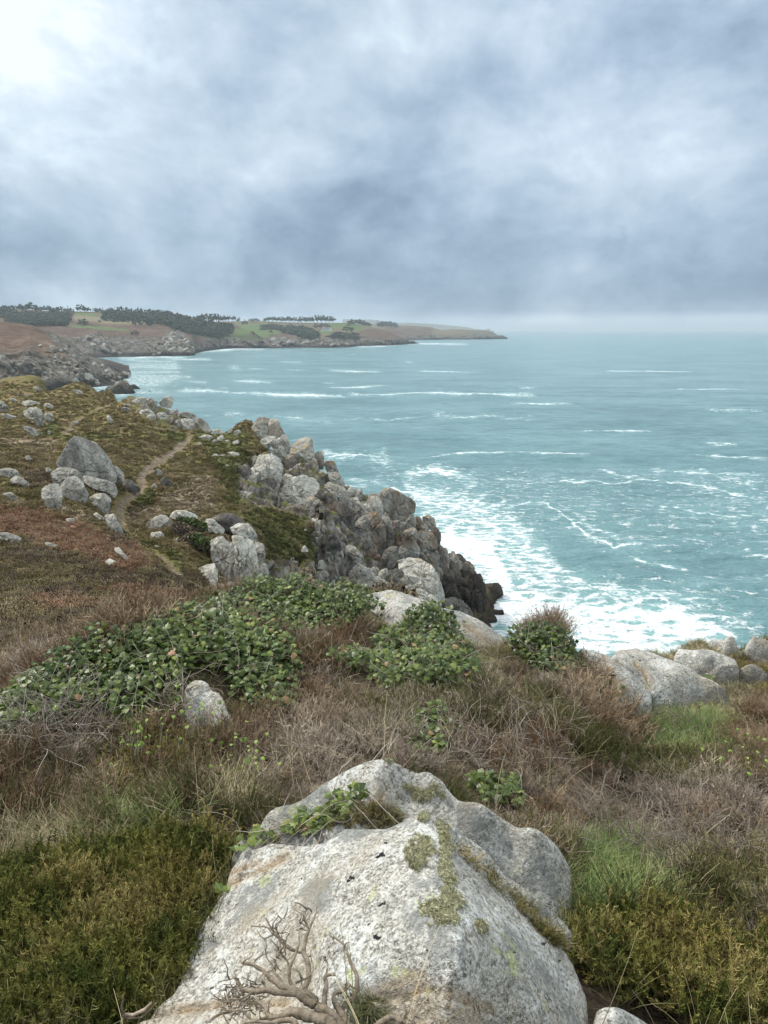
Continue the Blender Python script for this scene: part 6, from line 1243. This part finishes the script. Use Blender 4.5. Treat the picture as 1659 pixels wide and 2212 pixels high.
for ln, off_ in BR:
    P_ = []; R_ = []
    for x_, y_, w_ in ln:
        fx, fy = R6((x_, y_)); Yd = 1.30+(1000-y_)/1000*.30+off_*.8
        p = at(fx, fy, Yd); P_.append(p); R_.append(w_*.43*np.linalg.norm(p-[0, 0, H])/F*.5)
    P_ = np.array(P_); R_ = np.array(R_); k = np.linspace(0, len(P_)-1, (len(P_)-1)*12+1); i = np.clip(k.astype(int), 0, len(P_)-2); f = (k-i)[:, None]
    pm = P_[np.maximum(i-1, 0)]; p0 = P_[i]; p1 = P_[i+1]; p2 = P_[np.minimum(i+2, len(P_)-1)]
    C = .5*((2*p0)+(-pm+p1)*f+(2*pm-5*p0+4*p1-p2)*f**2+(-pm+3*p0-3*p1+p2)*f**3)
    rr = np.interp(k, range(len(R_)), R_)*(1+.22*fbm(np.stack([k*1.3, k*0+off_*9, k*0], -1), 2, 5)); C = C+fbm(C*30, 2, 6)[:, None]*.0025
    b.tube(C, rr, 12, .3, 1); v_ = b.v[-1]; cc = np.repeat(C, 12, 0); rv_ = v_-cc; b.v[-1] = cc+rv_*(1+.30*fbm(v_*np.array([140, 140, 70]), 3, 12)[:, None]+.16*fbm(v_*420, 2, 13)[:, None])
for i in range(90):
    pp = b.v[rng.randint(len(b.v))]; p = pp[rng.randint(len(pp))].copy(); d = unit(rng.normal(size=3)+[-.2, 0, .5]); L = rng.uniform(.015, .05); pts = [p.copy()]
    for j in range(4): d = unit(d+rng.normal(size=3)*.35); p = p+d*L/4; pts.append(p.copy())
    b.tube(pts, np.linspace(.0022, .0007, 5), 4, .5, 1)
for i in range(120):
    c_ = at(*R6((rng.uniform(190, 420), rng.uniform(730, 930))), rng.uniform(1.30, 1.40)); d = unit(rng.normal(size=3)); L = rng.uniform(.02, .06); pts = [c_.copy()]
    for j in range(4): d = unit(d+rng.normal(size=3)*.5); c_ = c_+d*L/4; pts.append(c_.copy())
    b.tube(pts, np.linspace(.0016, .0006, 5), 3, .3, .9)
BRP = np.concatenate(b.v); o0 = BRP[np.argmin(BRP[:, 2])].copy(); b.v = [v-o0 for v in b.v]
o = b.build('dead_branch', M_bark); o.location = o0; tag(o, 'gnarled bare brown branch forking in front of the largest foreground boulder', 'branch')
# the fibrous broken twiglets round its foot
b = MB(); rng2 = np.random.RandomState(5)
# grass tuft growing from the crack in the big boulder
q = [T8([(x_, y_)])[0] for x_, y_ in rng2.uniform([785, 895], [875, 975], (60, 2))]; C = on_boulders(q); m_ = len(C)
b = MB()
for c in C:
    for i in range(9):
        a = rng.uniform(0, 6.28); p = c+[math.cos(a)*.004, math.sin(a)*.004, -.006]; d = unit([math.cos(a)*.6, math.sin(a)*.6, 1]); L = rng.uniform(.03, .07); pts = [p]
        for j in range(4): d = unit(d+[math.cos(a)*.15+.05, math.sin(a)*.15, -.16]); p = p+d*L/4; pts.append(p)
        b.ribbon(pts, .0022, .0006, unit(np.cross(d, [0, 0, 1])), 0, 1)
o0 = C.mean(0); b.v = [v-o0 for v in b.v]; o = b.build('grass_tuft', M_olive); o.location = o0; tag(o, 'small green grass tuft in the crack of the largest boulder', 'grass')
# low branch at the lower left, against the rock
b = MB()
for ln in [[(30,885,5),(22,920,7),(25,945,9),(60,948,11),(100,930,12),(125,905,8)], [(22,925,5),(40,960,5),(90,955,4),(140,905,3)], [(20,975,8),(30,955,9)]]:
    P_ = np.array([at(*T8([(x_, y_)])[0], 1.56) for x_, y_, w_ in ln]); b.tube(P_, [w_*.65*1.9/F*.6 for *_, w_ in ln], 6)
o0 = np.concatenate(b.v).mean(0); b.v = [v-o0 for v in b.v]; o = b.build('dead_branch', M_bark); o.location = o0; tag(o, 'short bent grey stick at the lower left edge of the largest boulder', 'branch')
# ---- tufted grey green lichen on the big boulder
def lichen_src(k):
    r = np.random.RandomState(500+k); b = MB()
    for i in range(26):
        p = np.array([r.normal()*.004, r.normal()*.004, -.001]); d = unit([r.normal()*.7, r.normal()*.7, 1]); L = r.uniform(.005, .011); b.ribbon([p, p+d*L*.5, p+unit(d+rsph(r)*.8)*L], .0022, .0012, rsph(r), .2, 1)
    return b.build('lichen_source', M_lich, link=False)
M_lich = plant_mat('tufted lichen', (.17, .16, .09), (.34, .33, .19), (.54, .52, .35), 30.0)
q = []
for pl in [[(960,380),(1000,350),(1040,340),(1070,400),(1050,450),(1000,470),(965,440)],[(1060,420),(1110,400),(1140,470),(1120,520),(1080,500)],[(1000,600),(1060,560),(1110,520),(1160,570),(1130,640),(1060,650)],[(1060,290),(1110,330),(1130,400),(1080,400)],[(1030,280),(1000,300),(1040,330)],[(900,90),(1000,115),(970,125),(900,100)],[(960,190),(1060,180),(1100,230),(1000,260)],[(1200,640),(1230,660),(1210,680)]]:
    pl = T8(pl); a_ = np.array(pl); a, b_ = rng.uniform(a_[:, 0].min(), a_[:, 0].max(), 1500), rng.uniform(a_[:, 1].min(), a_[:, 1].max(), 1500); m = (sdpoly(a, b_, pl)+fbm(np.stack([a*.05, b_*.05, a*0], -1), 3, 7)*16) > 4; q.append(np.stack([a[m], b_[m]], -1)[:230])
C = on_boulders(np.concatenate(q)); m_ = len(C)
scatter('lichen', C, rots(m_, .4), scl3(m_, .6, 1.3), rng.randint(0, 3, m_), [lichen_src(i) for i in range(3)], 'tufts of grey green bushy lichen on the ridge of the largest boulder', 'lichen')
# twiggy shrubs on the near bluff
def shrub(poly, Y, n_, label, green_, seed, sz_=.09):
    r = np.random.RandomState(seed); a_ = np.array([p[:2] for p in poly]); cx_, cy_ = a_.mean(0); c0 = at(cx_, cy_, Y); R_ = np.sqrt((a_[:, 0].ptp() if hasattr(a_, 'ptp') else np.ptp(a_[:, 0]))*np.ptp(a_[:, 1]))*.5*Y/F
    q = []
    while len(q) < n_:
        a, b_ = r.uniform(a_[:, 0].min(), a_[:, 0].max()), r.uniform(a_[:, 1].min(), a_[:, 1].max())
        s_ = float(sdpoly(np.array(a), np.array(b_), poly))
        if s_ > 0: q.append(at(a, b_, Y-min(1, s_/ (R_*F/Y*.7))**.5*R_*.7*r.uniform(.3, 1.1)+R_*.3))
    q = np.array(q); N = r.normal(size=q.shape)+[0, -.4, .6]; N /= np.linalg.norm(N, axis=1, keepdims=True)
    base = c0-[0, 0, R_*.8]; root = empty('shrub', base); tag(root, label, 'shrub')
    leaf_mesh('foliage', q, N, sz_*r.uniform(.6, 1.3, n_), r.uniform(0, .7, n_) if green_ else r.uniform(0, 1, n_), m_ivy if green_ else m_brush, root, base)
    b = MB()
    for i in range(60): e = q[r.randint(n_)]-base; b.tube([e*.1, e*.55+r.normal(size=3)*.1, e], [.03, .02, .01], 4)
    b.build('stem', M_stem, root)['kind'] = 'stuff'
m_brush, t = material('brown brush'); t.l.new(t.ramp(t.attr('rnd'), [(0, (.04, .028, .018)), (.6, (.12, .085, .06)), (.92, (.26, .21, .16)), (1, (.07, .08, .03))]), t.b.inputs['Base Color'])
shrub(T3([(1265,1150),(1300,1085),(1400,1060),(1490,1090),(1520,1180),(1500,1280),(1400,1300),(1300,1240)]), 51.5, 1500, 'dark brown rounded bush growing on the left side of the near bluff', False, 3, .16)
shrub(T3([(1350,1085),(1430,1070),(1510,1110),(1500,1190),(1400,1180)]), 50.6, 420, 'green leaved bush in front of the dark brown bush on the bluff', True, 4, .16)
shrub(T3([(1270,955),(1400,960),(1490,1000),(1500,1060),(1440,1060),(1300,1030)]), 55.5, 700, 'low green ivy bush between the capstone and the dark dome boulder', True, 5, .16)
shrub(T3([(1240,1010),(1300,990),(1400,1030),(1420,1070),(1300,1100),(1230,1080)]), 54.5, 500, 'low brown bush above the boulder with the dark hole', False, 6, .16)

# ---- heath cover of the middle distance
a, b_ = rng.uniform(-60, 1120, 52000), rng.uniform(824, 1440, 52000)
C, ok = hit(a, b_, 7, 250); C = C[ok & (C[:, 2] > 3)]; C = C+np.stack([rng.normal(size=len(C))*.2, rng.normal(size=len(C))*.2, rng.normal(size=len(C))*0], -1)
ia = np.clip(np.searchsorted(th, np.arctan2(C[:, 0], C[:, 1])), 0, len(th)-1); ja = np.clip(np.searchsorted(lr, np.log(np.hypot(C[:, 0], C[:, 1]))), 0, len(lr)-1)
mk = lambda A_: A_[ia, ja]
keepm = (mk(rockm) < .35) & (mk(dirt) < .3) & (mk(pathd) > .5); C = C[keepm]; ia = ia[keepm]; ja = ja[keepm]; C[:, 2] = gz(C[:, 0], C[:, 1])
rC = np.hypot(C[:, 0], C[:, 1]); g_, br_, tn_, dk_ = mk(green), mk(bracken), mk(tan), mk(dark)
w_ = fbm(C*.5, 3, 45)
kind_ = np.where(w_+rng.normal(size=len(C))*.2 > .05, 0, 1)
kind_ = np.where(rng.rand(len(C)) < tn_*.85, 4, kind_); kind_ = np.where(rng.rand(len(C)) < g_*.9, 3, kind_); kind_ = np.where(rng.rand(len(C)) < br_*.8, 2, kind_); kind_ = np.where(rng.rand(len(C)) < dk_*.6, 5, kind_)
kind_ = np.where((rC < 45) & (kind_ < 2) & (rng.rand(len(C)) < .15), 5, kind_)
size_ = np.clip(rC*.0055, .16, .42)*rng.uniform(.6, 1.3, len(C))
fl = np.array([.55, .5, .65, .28, .30, .7])[kind_]
for kk, nm, mt, lab in [(0, 'brown_heath', M_tufth, 'tan brown heath tufts on the hillside and headland'), (1, 'olive_heath', M_tufto, 'olive heath tufts on the hillside and headland'), (2, 'bracken', M_brack, 'rusty red dead bracken on the left slope'), (3, 'turf', M_tuftg, 'short green turf around paths and crags'), (4, 'pale_turf', M_tuftt, 'bleached dry turf right of the footpath'), (5, 'dark_heath', M_tuftd, 'dark heather hummocks on the left slope')]:
    m = kind_ == kk; q = C[m]; m_ = len(q); s_ = size_[m]
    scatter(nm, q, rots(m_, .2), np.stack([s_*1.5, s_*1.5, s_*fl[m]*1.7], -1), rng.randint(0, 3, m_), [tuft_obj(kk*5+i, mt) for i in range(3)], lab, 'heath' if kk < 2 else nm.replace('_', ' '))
# ------------------------------------------------------------------ trees, woods and houses on the far coast
m_crown, t = material('far foliage'); pos = t.new('ShaderNodeNewGeometry').outputs['Position']
t.l.new(t.ramp(t.noise(pos, .25, 4, .6), [(.38, (.018, .026, .016)), (.62, (.055, .068, .036))]), t.b.inputs['Base Color'])
m_trunk, t = material('far trunk'); t.b.inputs['Base Color'].default_value = (.09, .07, .055, 1)
def crown_mesh(seed, flat, n=26):
    """many small leaf clumps spread through a crown one unit wide and high"""
    r = np.random.RandomState(seed); V = []; F_ = []; k = 0
    for i in range(n):
        a = r.uniform(0, 6.28); q = math.sqrt(r.uniform(0, 1))*.5; zc = .26+.64*math.sqrt(max(0, 1-3.6*q*q))*r.uniform(.15, 1) if flat else .14+.72*r.uniform(0, 1)*math.sqrt(max(0, 1-3.4*q*q))
        c = np.array([math.cos(a)*q, math.sin(a)*q, zc]); s_ = r.uniform(.09, .17)*(1 if flat else 1.1)
        o = np.array([[1, 0, 0], [-1, 0, 0], [0, 1, 0], [0, -1, 0], [0, 0, .8], [0, 0, -.6]])*s_*r.uniform(.7, 1.3, (6, 1))+r.normal(size=(6, 3))*s_*.15
        V.append(c+o); F_ += [[k+x for x in f] for f in ((0, 2, 4), (2, 1, 4), (1, 3, 4), (3, 0, 4), (2, 0, 5), (1, 2, 5), (3, 1, 5), (0, 3, 5))]; k += 6
    return np.concatenate(V), np.array(F_)
def trunk_mesh(seed):
    r = np.random.RandomState(seed); b = MB(); b.tube([[0, 0, -.05], [.02, 0, .3], [.0, .02, .62]], [.035, .028, .018], 5)
    for i in range(4): a = r.uniform(0, 6.28); b.tube([[.01, 0, .4+.05*i], [math.cos(a)*.15, math.sin(a)*.15, .62], [math.cos(a)*.3, math.sin(a)*.3, .74]], [.018, .013, .006], 4)
    return b
PROTO = {}
for i in range(4):
    for fl_ in (True, False):
        v, f = crown_mesh(600+i*2+fl_, fl_); c = mesh('crown', v, f, m_crown, False, True); tr = trunk_mesh(i).build('trunk', m_trunk, link=False); PROTO[(fl_, i)] = (c, tr)
ORD = ['first', 'second', 'third', 'fourth', 'fifth', 'sixth', 'seventh', 'eighth', 'ninth', 'tenth', 'eleventh', 'twelfth', 'thirteenth', 'fourteenth', 'fifteenth', 'sixteenth', 'seventeenth', 'eighteenth', 'nineteenth', 'twentieth', 'last']
CNT = {}
def nth(label):
    CNT[label] = CNT.get(label, 0)+1; return ORD[CNT[label]-1]+' from left: '+label
def tree(coast_name, x, ytop, ybase, wpx, flat, label, group, kind='pine_tree'):
    P = coast_at(coast_name, x, ybase); D_ = float(P[1]); h = max(3.0, (ybase-ytop)*D_/F*1.08); w_ = wpx*D_/F
    root = empty(kind, P); root.rotation_euler.z = rng.uniform(0, 6.28); root.scale = (w_, w_, h); tag(root, label, 'tree', group)
    c0, t0 = PROTO[(flat, rng.randint(4))]
    for o in (c0, t0): k = o.copy(); k.name = o.name.split('.')[0]; S.collection.objects.link(k); k.parent = root
g1, g2, g3, g4 = 'trees on the left skyline', 'pines on the middle skyline', 'pines above the white house', 'bushes and hedge trees in the far fields'
for x, yt, yb, w_, fl_ in [(2,660,676,10,0),(9,657,676,12,0),(16,656,676,12,0),(27,657,675,8,0),(38,659,674,12,1),(47,656,674,13,1),(57,657,674,14,1),(78,657,673,10,0),(88,661,674,8,0),(96,659,674,10,1),(104,659,674,11,1),(112,662,675,9,0),(121,661,675,10,0),(129,661,675,12,1),(139,663,676,10,0),(149,662,675,9,0),(157,666,676,8,0),(188,662,674,14,1),(207,663,675,9,0),(214,664,675,9,0),(221,665,676,9,0)]:
    tree('hills', x, yt, yb, w_*1.25, bool(fl_), nth('dark tree in the row along the left skyline'), g1)
tree('hills', 70, 651, 674, 22, True, 'tallest umbrella pine standing above the left skyline trees', g1); tree('hills', 174, 657, 675, 20, True, 'broad umbrella pine alone on the skyline left of the long wood', g1); tree('hills', 184, 660, 675, 17, True, 'second umbrella pine right beside the broad one', g1)
for x, yt, yb, w_, fl_ in [(424,679,698,10,0),(436,677,697,14,1),(447,676,697,13,1),(459,676,696,13,1),(468,677,697,12,1),(476,679,697,10,1),(484,681,697,10,1),(494,681,696,11,1),(505,682,696,11,1),(516,685,697,9,1),(529,690,701,10,0)]:
    tree('hills' if x < 500 else 'far_hills', x, yt, yb, w_*1.2, bool(fl_), nth('umbrella pine between the long wood and the fields'), g2)
for x, yt, yb, w_ in [(541,688,696,8),(548,687,696,9),(556,687,695,9),(573,687,696,9)]: tree('far_hills', x, yt, yb, w_*1.2, True, nth('small rounded tree above the green fields'), g2)
for x, yt, yb, w_ in [(580,684,696,13),(589,683,696,14),(598,684,696,13),(607,683,696,12),(616,684,697,13),(625,683,697,12),(634,685,697,12),(644,685,698,11),(652,683,698,12),(661,684,698,11),(670,684,698,12),(678,682,698,13),(686,680,698,14),(695,680,698,14),(704,681,698,14),(712,682,698,13),(720,685,698,11)]:
    tree('far_hills', x, yt, yb, w_*1.25, True, nth('umbrella pine in the skyline row above the farmhouse'), g3)
for c_, x, yt, yb, w_, lab in [('hills',180,686,701,20,'round dark bush standing below the umbrella pines'),('hills',292,713,721,16,'lone dark bush in the rusty bracken of the far slope'),('far_hills',536,719,734,26,'dark clump of trees low above the shore of the bay'),('far_hills',546,713,724,12,'small crown rising behind the dark clump above the bay'),('far_hills',752,702,715,22,'round dark tree clump right of the white house'),
        ('far_hills',686,698,709,16,'leafy tree left above the white house'),('far_hills',707,698,707,13,'small tree directly behind the white house'),('far_hills',695,697,708,11,'narrow tree left of the small tree behind the house'),('far_hills',585,711,718,8,'hedge tree in the green field'),('hills',216,690,696,8,'small bush on the far field edge'),('hills',290,694,703,9,'single small tree on the pale field'),('hills',305,694,702,8,'small tree beside the pale field'),('hills',322,696,703,8,'rightmost small tree of the pale field')]:
    tree(c_, x, yt, yb, w_, False, lab, g4, 'tree')
for x, yt, yb, w_ in [(757,690,702,11),(765,688,701,13),(773,688,701,13),(781,689,702,12),(789,692,703,11),(796,693,703,9)]: tree('far_hills', x, yt, yb, w_*1.3, False, nth('dark tree of the small hilltop wood right of the fields'), 'trees of the hilltop wood', 'tree')
for x, yt, yb, w_ in [(817,693,706,11),(825,692,706,12),(833,692,706,13),(841,692,706,13),(849,693,707,11),(856,696,708,8)]: tree('far_headland', x, yt, yb, w_*1.3, False, nth('dark tree of the small wood behind the brown hill'), 'trees of the wood behind the brown hill', 'tree')
def wood(coast_name, poly, n, label, h, wd, seed, off_=10):
    r = np.random.RandomState(seed); V = []; F_ = []; k = 0; a_ = np.array(poly)
    while n > 0:
        x, y = r.uniform(a_[:, 0].min(), a_[:, 0].max()), r.uniform(a_[:, 1].min(), a_[:, 1].max())
        if sdpoly(np.array(x), np.array(y), poly) < 0: continue
        P = coast_at(coast_name, x, y+off_); v, f = crown_mesh(r.randint(9999), False, 16); s_ = r.uniform(.75, 1.2)
        V.append(v*np.array([wd*s_, wd*s_, h*s_])+P-[0, 0, h*.15]); F_.append(f+k); k += len(v); n -= 1
    tag(mesh('wood', np.concatenate(V), np.concatenate(F_), m_crown, smooth=True), label, 'wood', kind='stuff')
wood('hills', [(223,668),(240,664),(300,668),(318,666),(360,669),(395,680),(420,688),(445,692),(500,700),(504,715),(480,722),(450,720),(400,712),(360,700),(300,690),(240,688),(223,684)], 420, 'long dark pine wood covering the ridge of the far hills', 21, 15, 1, 8)
wood('hills', [(18,686),(60,682),(100,680),(150,682),(152,696),(100,699),(50,700),(20,694)], 190, 'dark wood below the skyline trees at the far left', 15, 15, 2, 6)
wood('hills', [(0,672),(150,672),(152,680),(0,684)], 120, 'grey hedgerow wood on the far left slope', 9, 16, 8, 3)
wood('far_hills', [(601,704),(625,699),(650,702),(668,708),(684,715),(687,728),(668,730),(640,718),(610,712)], 170, 'dark wood on the slope left of the white house', 15, 20, 3, 6)
wood('far_hills', [(566,700),(600,698),(602,708),(566,710)], 60, 'scrubby trees between the fields left of the slope wood', 10, 18, 4, 4)
wood('far_hills', [(712,722),(730,715),(765,716),(772,728),(740,732),(712,728)], 60, 'dark scrub below the white house', 6, 24, 5, 3)
wood('far_hills', [(470,716),(560,722),(552,736),(490,742),(455,730)], 90, 'dark scrub filling the valley mouth above the bay', 7, 22, 6, 3)

# white farmhouse: long body, two cross gables, grey slate roofs, chimneys
m_wall, t = material('white render'); t.b.inputs['Base Color'].default_value = (.78, .77, .74, 1)
m_slate, t = material('slate roof'); t.b.inputs['Base Color'].default_value = (.20, .22, .25, 1)
m_glass, t = material('window glass'); t.b.inputs['Base Color'].default_value = (.05, .06, .07, 1); t.b.inputs['Roughness'].default_value = .2
m_pink, t = material('pink render'); t.b.inputs['Base Color'].default_value = (.62, .50, .44, 1)
def gable(name, x0, x1, y0, y1, z0, ze, zr, along, wall, parent):
    """walls with gables and a roof with overhang; ridge along x or y"""
    if along == 'x': q = [(x0,y0),(x1,y0),(x1,y1),(x0,y1)]; r0, r1 = (x0,(y0+y1)/2), (x1,(y0+y1)/2)
    else: q = [(x1,y0),(x1,y1),(x0,y1),(x0,y0)]; r0, r1 = ((x0+x1)/2,y0), ((x0+x1)/2,y1)
    v = [(*p, z0) for p in q]+[(*p, ze) for p in q]+[(*r0, zr), (*r1, zr)]
    w_ = mesh(name, v, [(0,1,5),(0,5,4),(1,2,6),(1,6,5),(2,3,7),(2,7,6),(3,0,4),(3,4,7),(5,6,9),(7,4,8)] if along == 'x' else [(0,1,5),(0,5,4),(1,2,6),(1,6,5),(2,3,7),(2,7,6),(3,0,4),(3,4,7),(4,7,8),(6,5,9)], wall, parent, False)
    e = .5; th_ = .25; V = []; F_ = []
    for s_ in (0, 1):
        if along == 'x': a0, a1 = (q[0], q[1]) if s_ == 0 else (q[3], q[2]); oy = -e if s_ == 0 else e; pts = [(a0[0]-e, a0[1]+oy, ze-.3), (a1[0]+e, a1[1]+oy, ze-.3), (r1[0]+e, r1[1], zr+.05), (r0[0]-e, r0[1], zr+.05)]
        else: a0, a1 = ((x0, y0), (x0, y1)) if s_ == 0 else ((x1, y0), (x1, y1)); ox = -e if s_ == 0 else e; pts = [(a0[0]+ox, a0[1]-e, ze-.3), (a1[0]+ox, a1[1]+e, ze-.3), (r1[0], r1[1]+e, zr+.05), (r0[0], r0[1]-e, zr+.05)]
        k = len(V); V += pts+[(x, y, z+th_) for x, y, z in pts]; F_ += [(k,k+1,k+2,k+3),(k+7,k+6,k+5,k+4),(k,k+4,k+5,k+1),(k+1,k+5,k+6,k+2),(k+3,k+7,k+4,k),(k+2,k+6,k+7,k+3)]
    mesh('roof', V, F_, m_slate, parent, False); return w_
def box(name, x0, x1, y0, y1, z0, z1, mat, parent):
    v = [(x, y, z) for z in (z0, z1) for x, y in ((x0, y0), (x1, y0), (x1, y1), (x0, y1))]
    return mesh(name, v, [(3,2,1,0),(4,5,6,7),(0,1,5,4),(1,2,6,5),(2,3,7,6),(3,0,4,7)], mat, parent, False)
P = coast_at('far_hills', 706, 714.8); h_ = empty('house', P); tag(h_, 'white farmhouse with grey roofs and several chimneys on the far green slope', 'house')
gable('wall', -13, 13, -3.5, 3.5, -3, 4.6, 8.6, 'x', m_wall, h_); gable('wall', 9, 16, -6, 3, -3, 6.0, 11.5, 'y', m_wall, h_); gable('wall', -16, -11, -5, 2, -3, 3.2, 6.0, 'y', m_wall, h_)
for x in (-10, -2, 6): box('chimney', x-.7, x+.7, -.6, .6, 8, 11.2, m_wall, h_)
for x in (-9.5, -6, -2.5, 1, 4.5): box('window', x-.6, x+.6, -3.56, -3.4, 1.2, 3.0, m_glass, h_)
box('window', 11.6, 13.2, -6.06, -5.9, 2, 4, m_glass, h_); box('door', -.1+7.2, .9+7.2, -3.56, -3.4, -1, 2.2, m_glass, h_)
P = coast_at('far_hills', 622.6, 719); h_ = empty('cottage', P); tag(h_, 'tiny pale cottage above the bracken left of the farmhouse', 'house'); gable('wall', -5.5, 5.5, -2.5, 2.5, -2, 2.8, 5.4, 'x', m_pink, h_); box('window', -1, 0, -2.56, -2.4, .8, 1.9, m_glass, h_)
P = coast_at('far_headland', 1054, 714); h_ = empty('lighthouse', P); tag(h_, 'small lighthouse building on top of the farthest headland', 'lighthouse'); gable('wall', -9, 5, -3, 3, -2, 4.5, 7.5, 'x', m_wall, h_)
b = MB(); b.tube([[8, 0, -2], [8, 0, 5], [8, 0, 9.0]], [2.4, 2.1, 2.0], 12); b.build('tower', m_wall, h_); b = MB(); b.tube([[8, 0, 9.0], [8, 0, 10.6], [8, 0, 11.6], [8, 0, 11.9]], [2.5, 1.5, 1.4, .1], 12); b.build('lantern', m_slate, h_)

# rock outcrops on the far shores: a few block shapes, each placed on its own
def block_mesh(seed):
    r = np.random.RandomState(seed); n1_, n2_ = 14, 9; ph = np.linspace(0, 2*np.pi, n1_, endpoint=False)[:, None]; la = np.linspace(-1.5, 1.5, n2_)[None]
    p = np.stack([np.cos(ph)*np.cos(la)**.5, np.sin(ph)*np.cos(la)**.5, np.sin(la)+ph*0], -1)
    for k in range(12): n = rsph(r); dd = r.uniform(.45, .8); p = p-(np.maximum(0, p@n-dd))[..., None]*n
    p = p+(fbm(p*2+seed, 3, seed)[..., None])*.16*p; return p.reshape(-1, 3), grid_faces(n1_, n2_, True)
ONES = ['', 'first', 'second', 'third', 'fourth', 'fifth', 'sixth', 'seventh', 'eighth', 'ninth']; TENS = ['', '', 'twenty', 'thirty', 'forty', 'fifty', 'sixty', 'seventy', 'eighty']
def ordinal(n): return ORD[n-1] if n < 20 else (TENS[n//10][:-1]+'ieth' if n % 10 == 0 else TENS[n//10]+' '+ONES[n % 10])
BL = [mesh('outcrop', *block_mesh(700+i), G['grey' if i % 2 else 'brown'], False, False) for i in range(8)]
rb = np.random.RandomState(77)
def outcrops(cn, poly, n, s0, s1, what, grp):
    a_ = np.array(poly); spots = []
    while len(spots) < n:
        x, y = rb.uniform(a_[:, 0].min(), a_[:, 0].max()), rb.uniform(a_[:, 1].min(), a_[:, 1].max())
        if sdpoly(np.array(x), np.array(y), poly) > 0: spots.append((x, y))
    for i_, (x, y) in enumerate(sorted(spots)):
        P = coast_at(cn, x, y); s_ = rb.uniform(s0, s1)**1.0; o = BL[rb.randint(8)].copy(); o.name = 'outcrop'; S.collection.objects.link(o)
        o.location = P+[0, 0, s_*.1]; o.scale = (s_*rb.uniform(.7, 1.5), s_*rb.uniform(.7, 1.3), s_*rb.uniform(.6, 1.2)); o.rotation_euler = (rb.uniform(-.4, .4), rb.uniform(-.4, .4), rb.uniform(0, 6.28)); tag(o, ordinal(i_+1)+' '+what, 'outcrop', grp)
outcrops('headland', [(120,732),(160,752),(200,775),(232,790),(255,800),(262,820),(245,828),(180,832),(130,800),(100,760)], 75, 1.2, 3.8, 'grey outcrop from the left on the seaward slope of the left headland', 'outcrops of the left headland')
outcrops('headland', [(0,765),(60,790),(120,805),(170,835),(0,835)], 20, 1.2, 3.0, 'grey outcrop from the left low on the left headland, landward side', 'outcrops of the lower left headland')
outcrops('headland', [(232,792),(262,800),(279,806),(277,814),(245,828),(235,815)], 22, 2.0, 4.5, 'dark outcrop from the left on the nose of the left headland', 'outcrops of the headland nose')
outcrops('headland', [(60,735),(110,725),(130,760),(80,770)], 7, 1.5, 3.0, 'pale rock from the left in the bracken of the left headland', 'rocks in the headland bracken')
outcrops('hills', [(185,730),(215,722),(230,740),(240,765),(300,768),(250,760),(200,750)], 26, 3, 8, 'grey outcrop from the left on the cliffs behind the left headland', 'outcrops behind the left headland')
outcrops('hills', [(340,745),(375,720),(405,730),(420,750),(425,764),(330,768)], 50, 3, 8, 'grey outcrop from the left on the point at the bay head', 'outcrops of the point in the bay')
outcrops('far_hills', [(560,735),(600,730),(680,735),(750,738),(755,750),(560,751)], 45, 3, 9, 'pale outcrop from the left along the shore below the farmhouse', 'outcrops of the farmhouse shore')
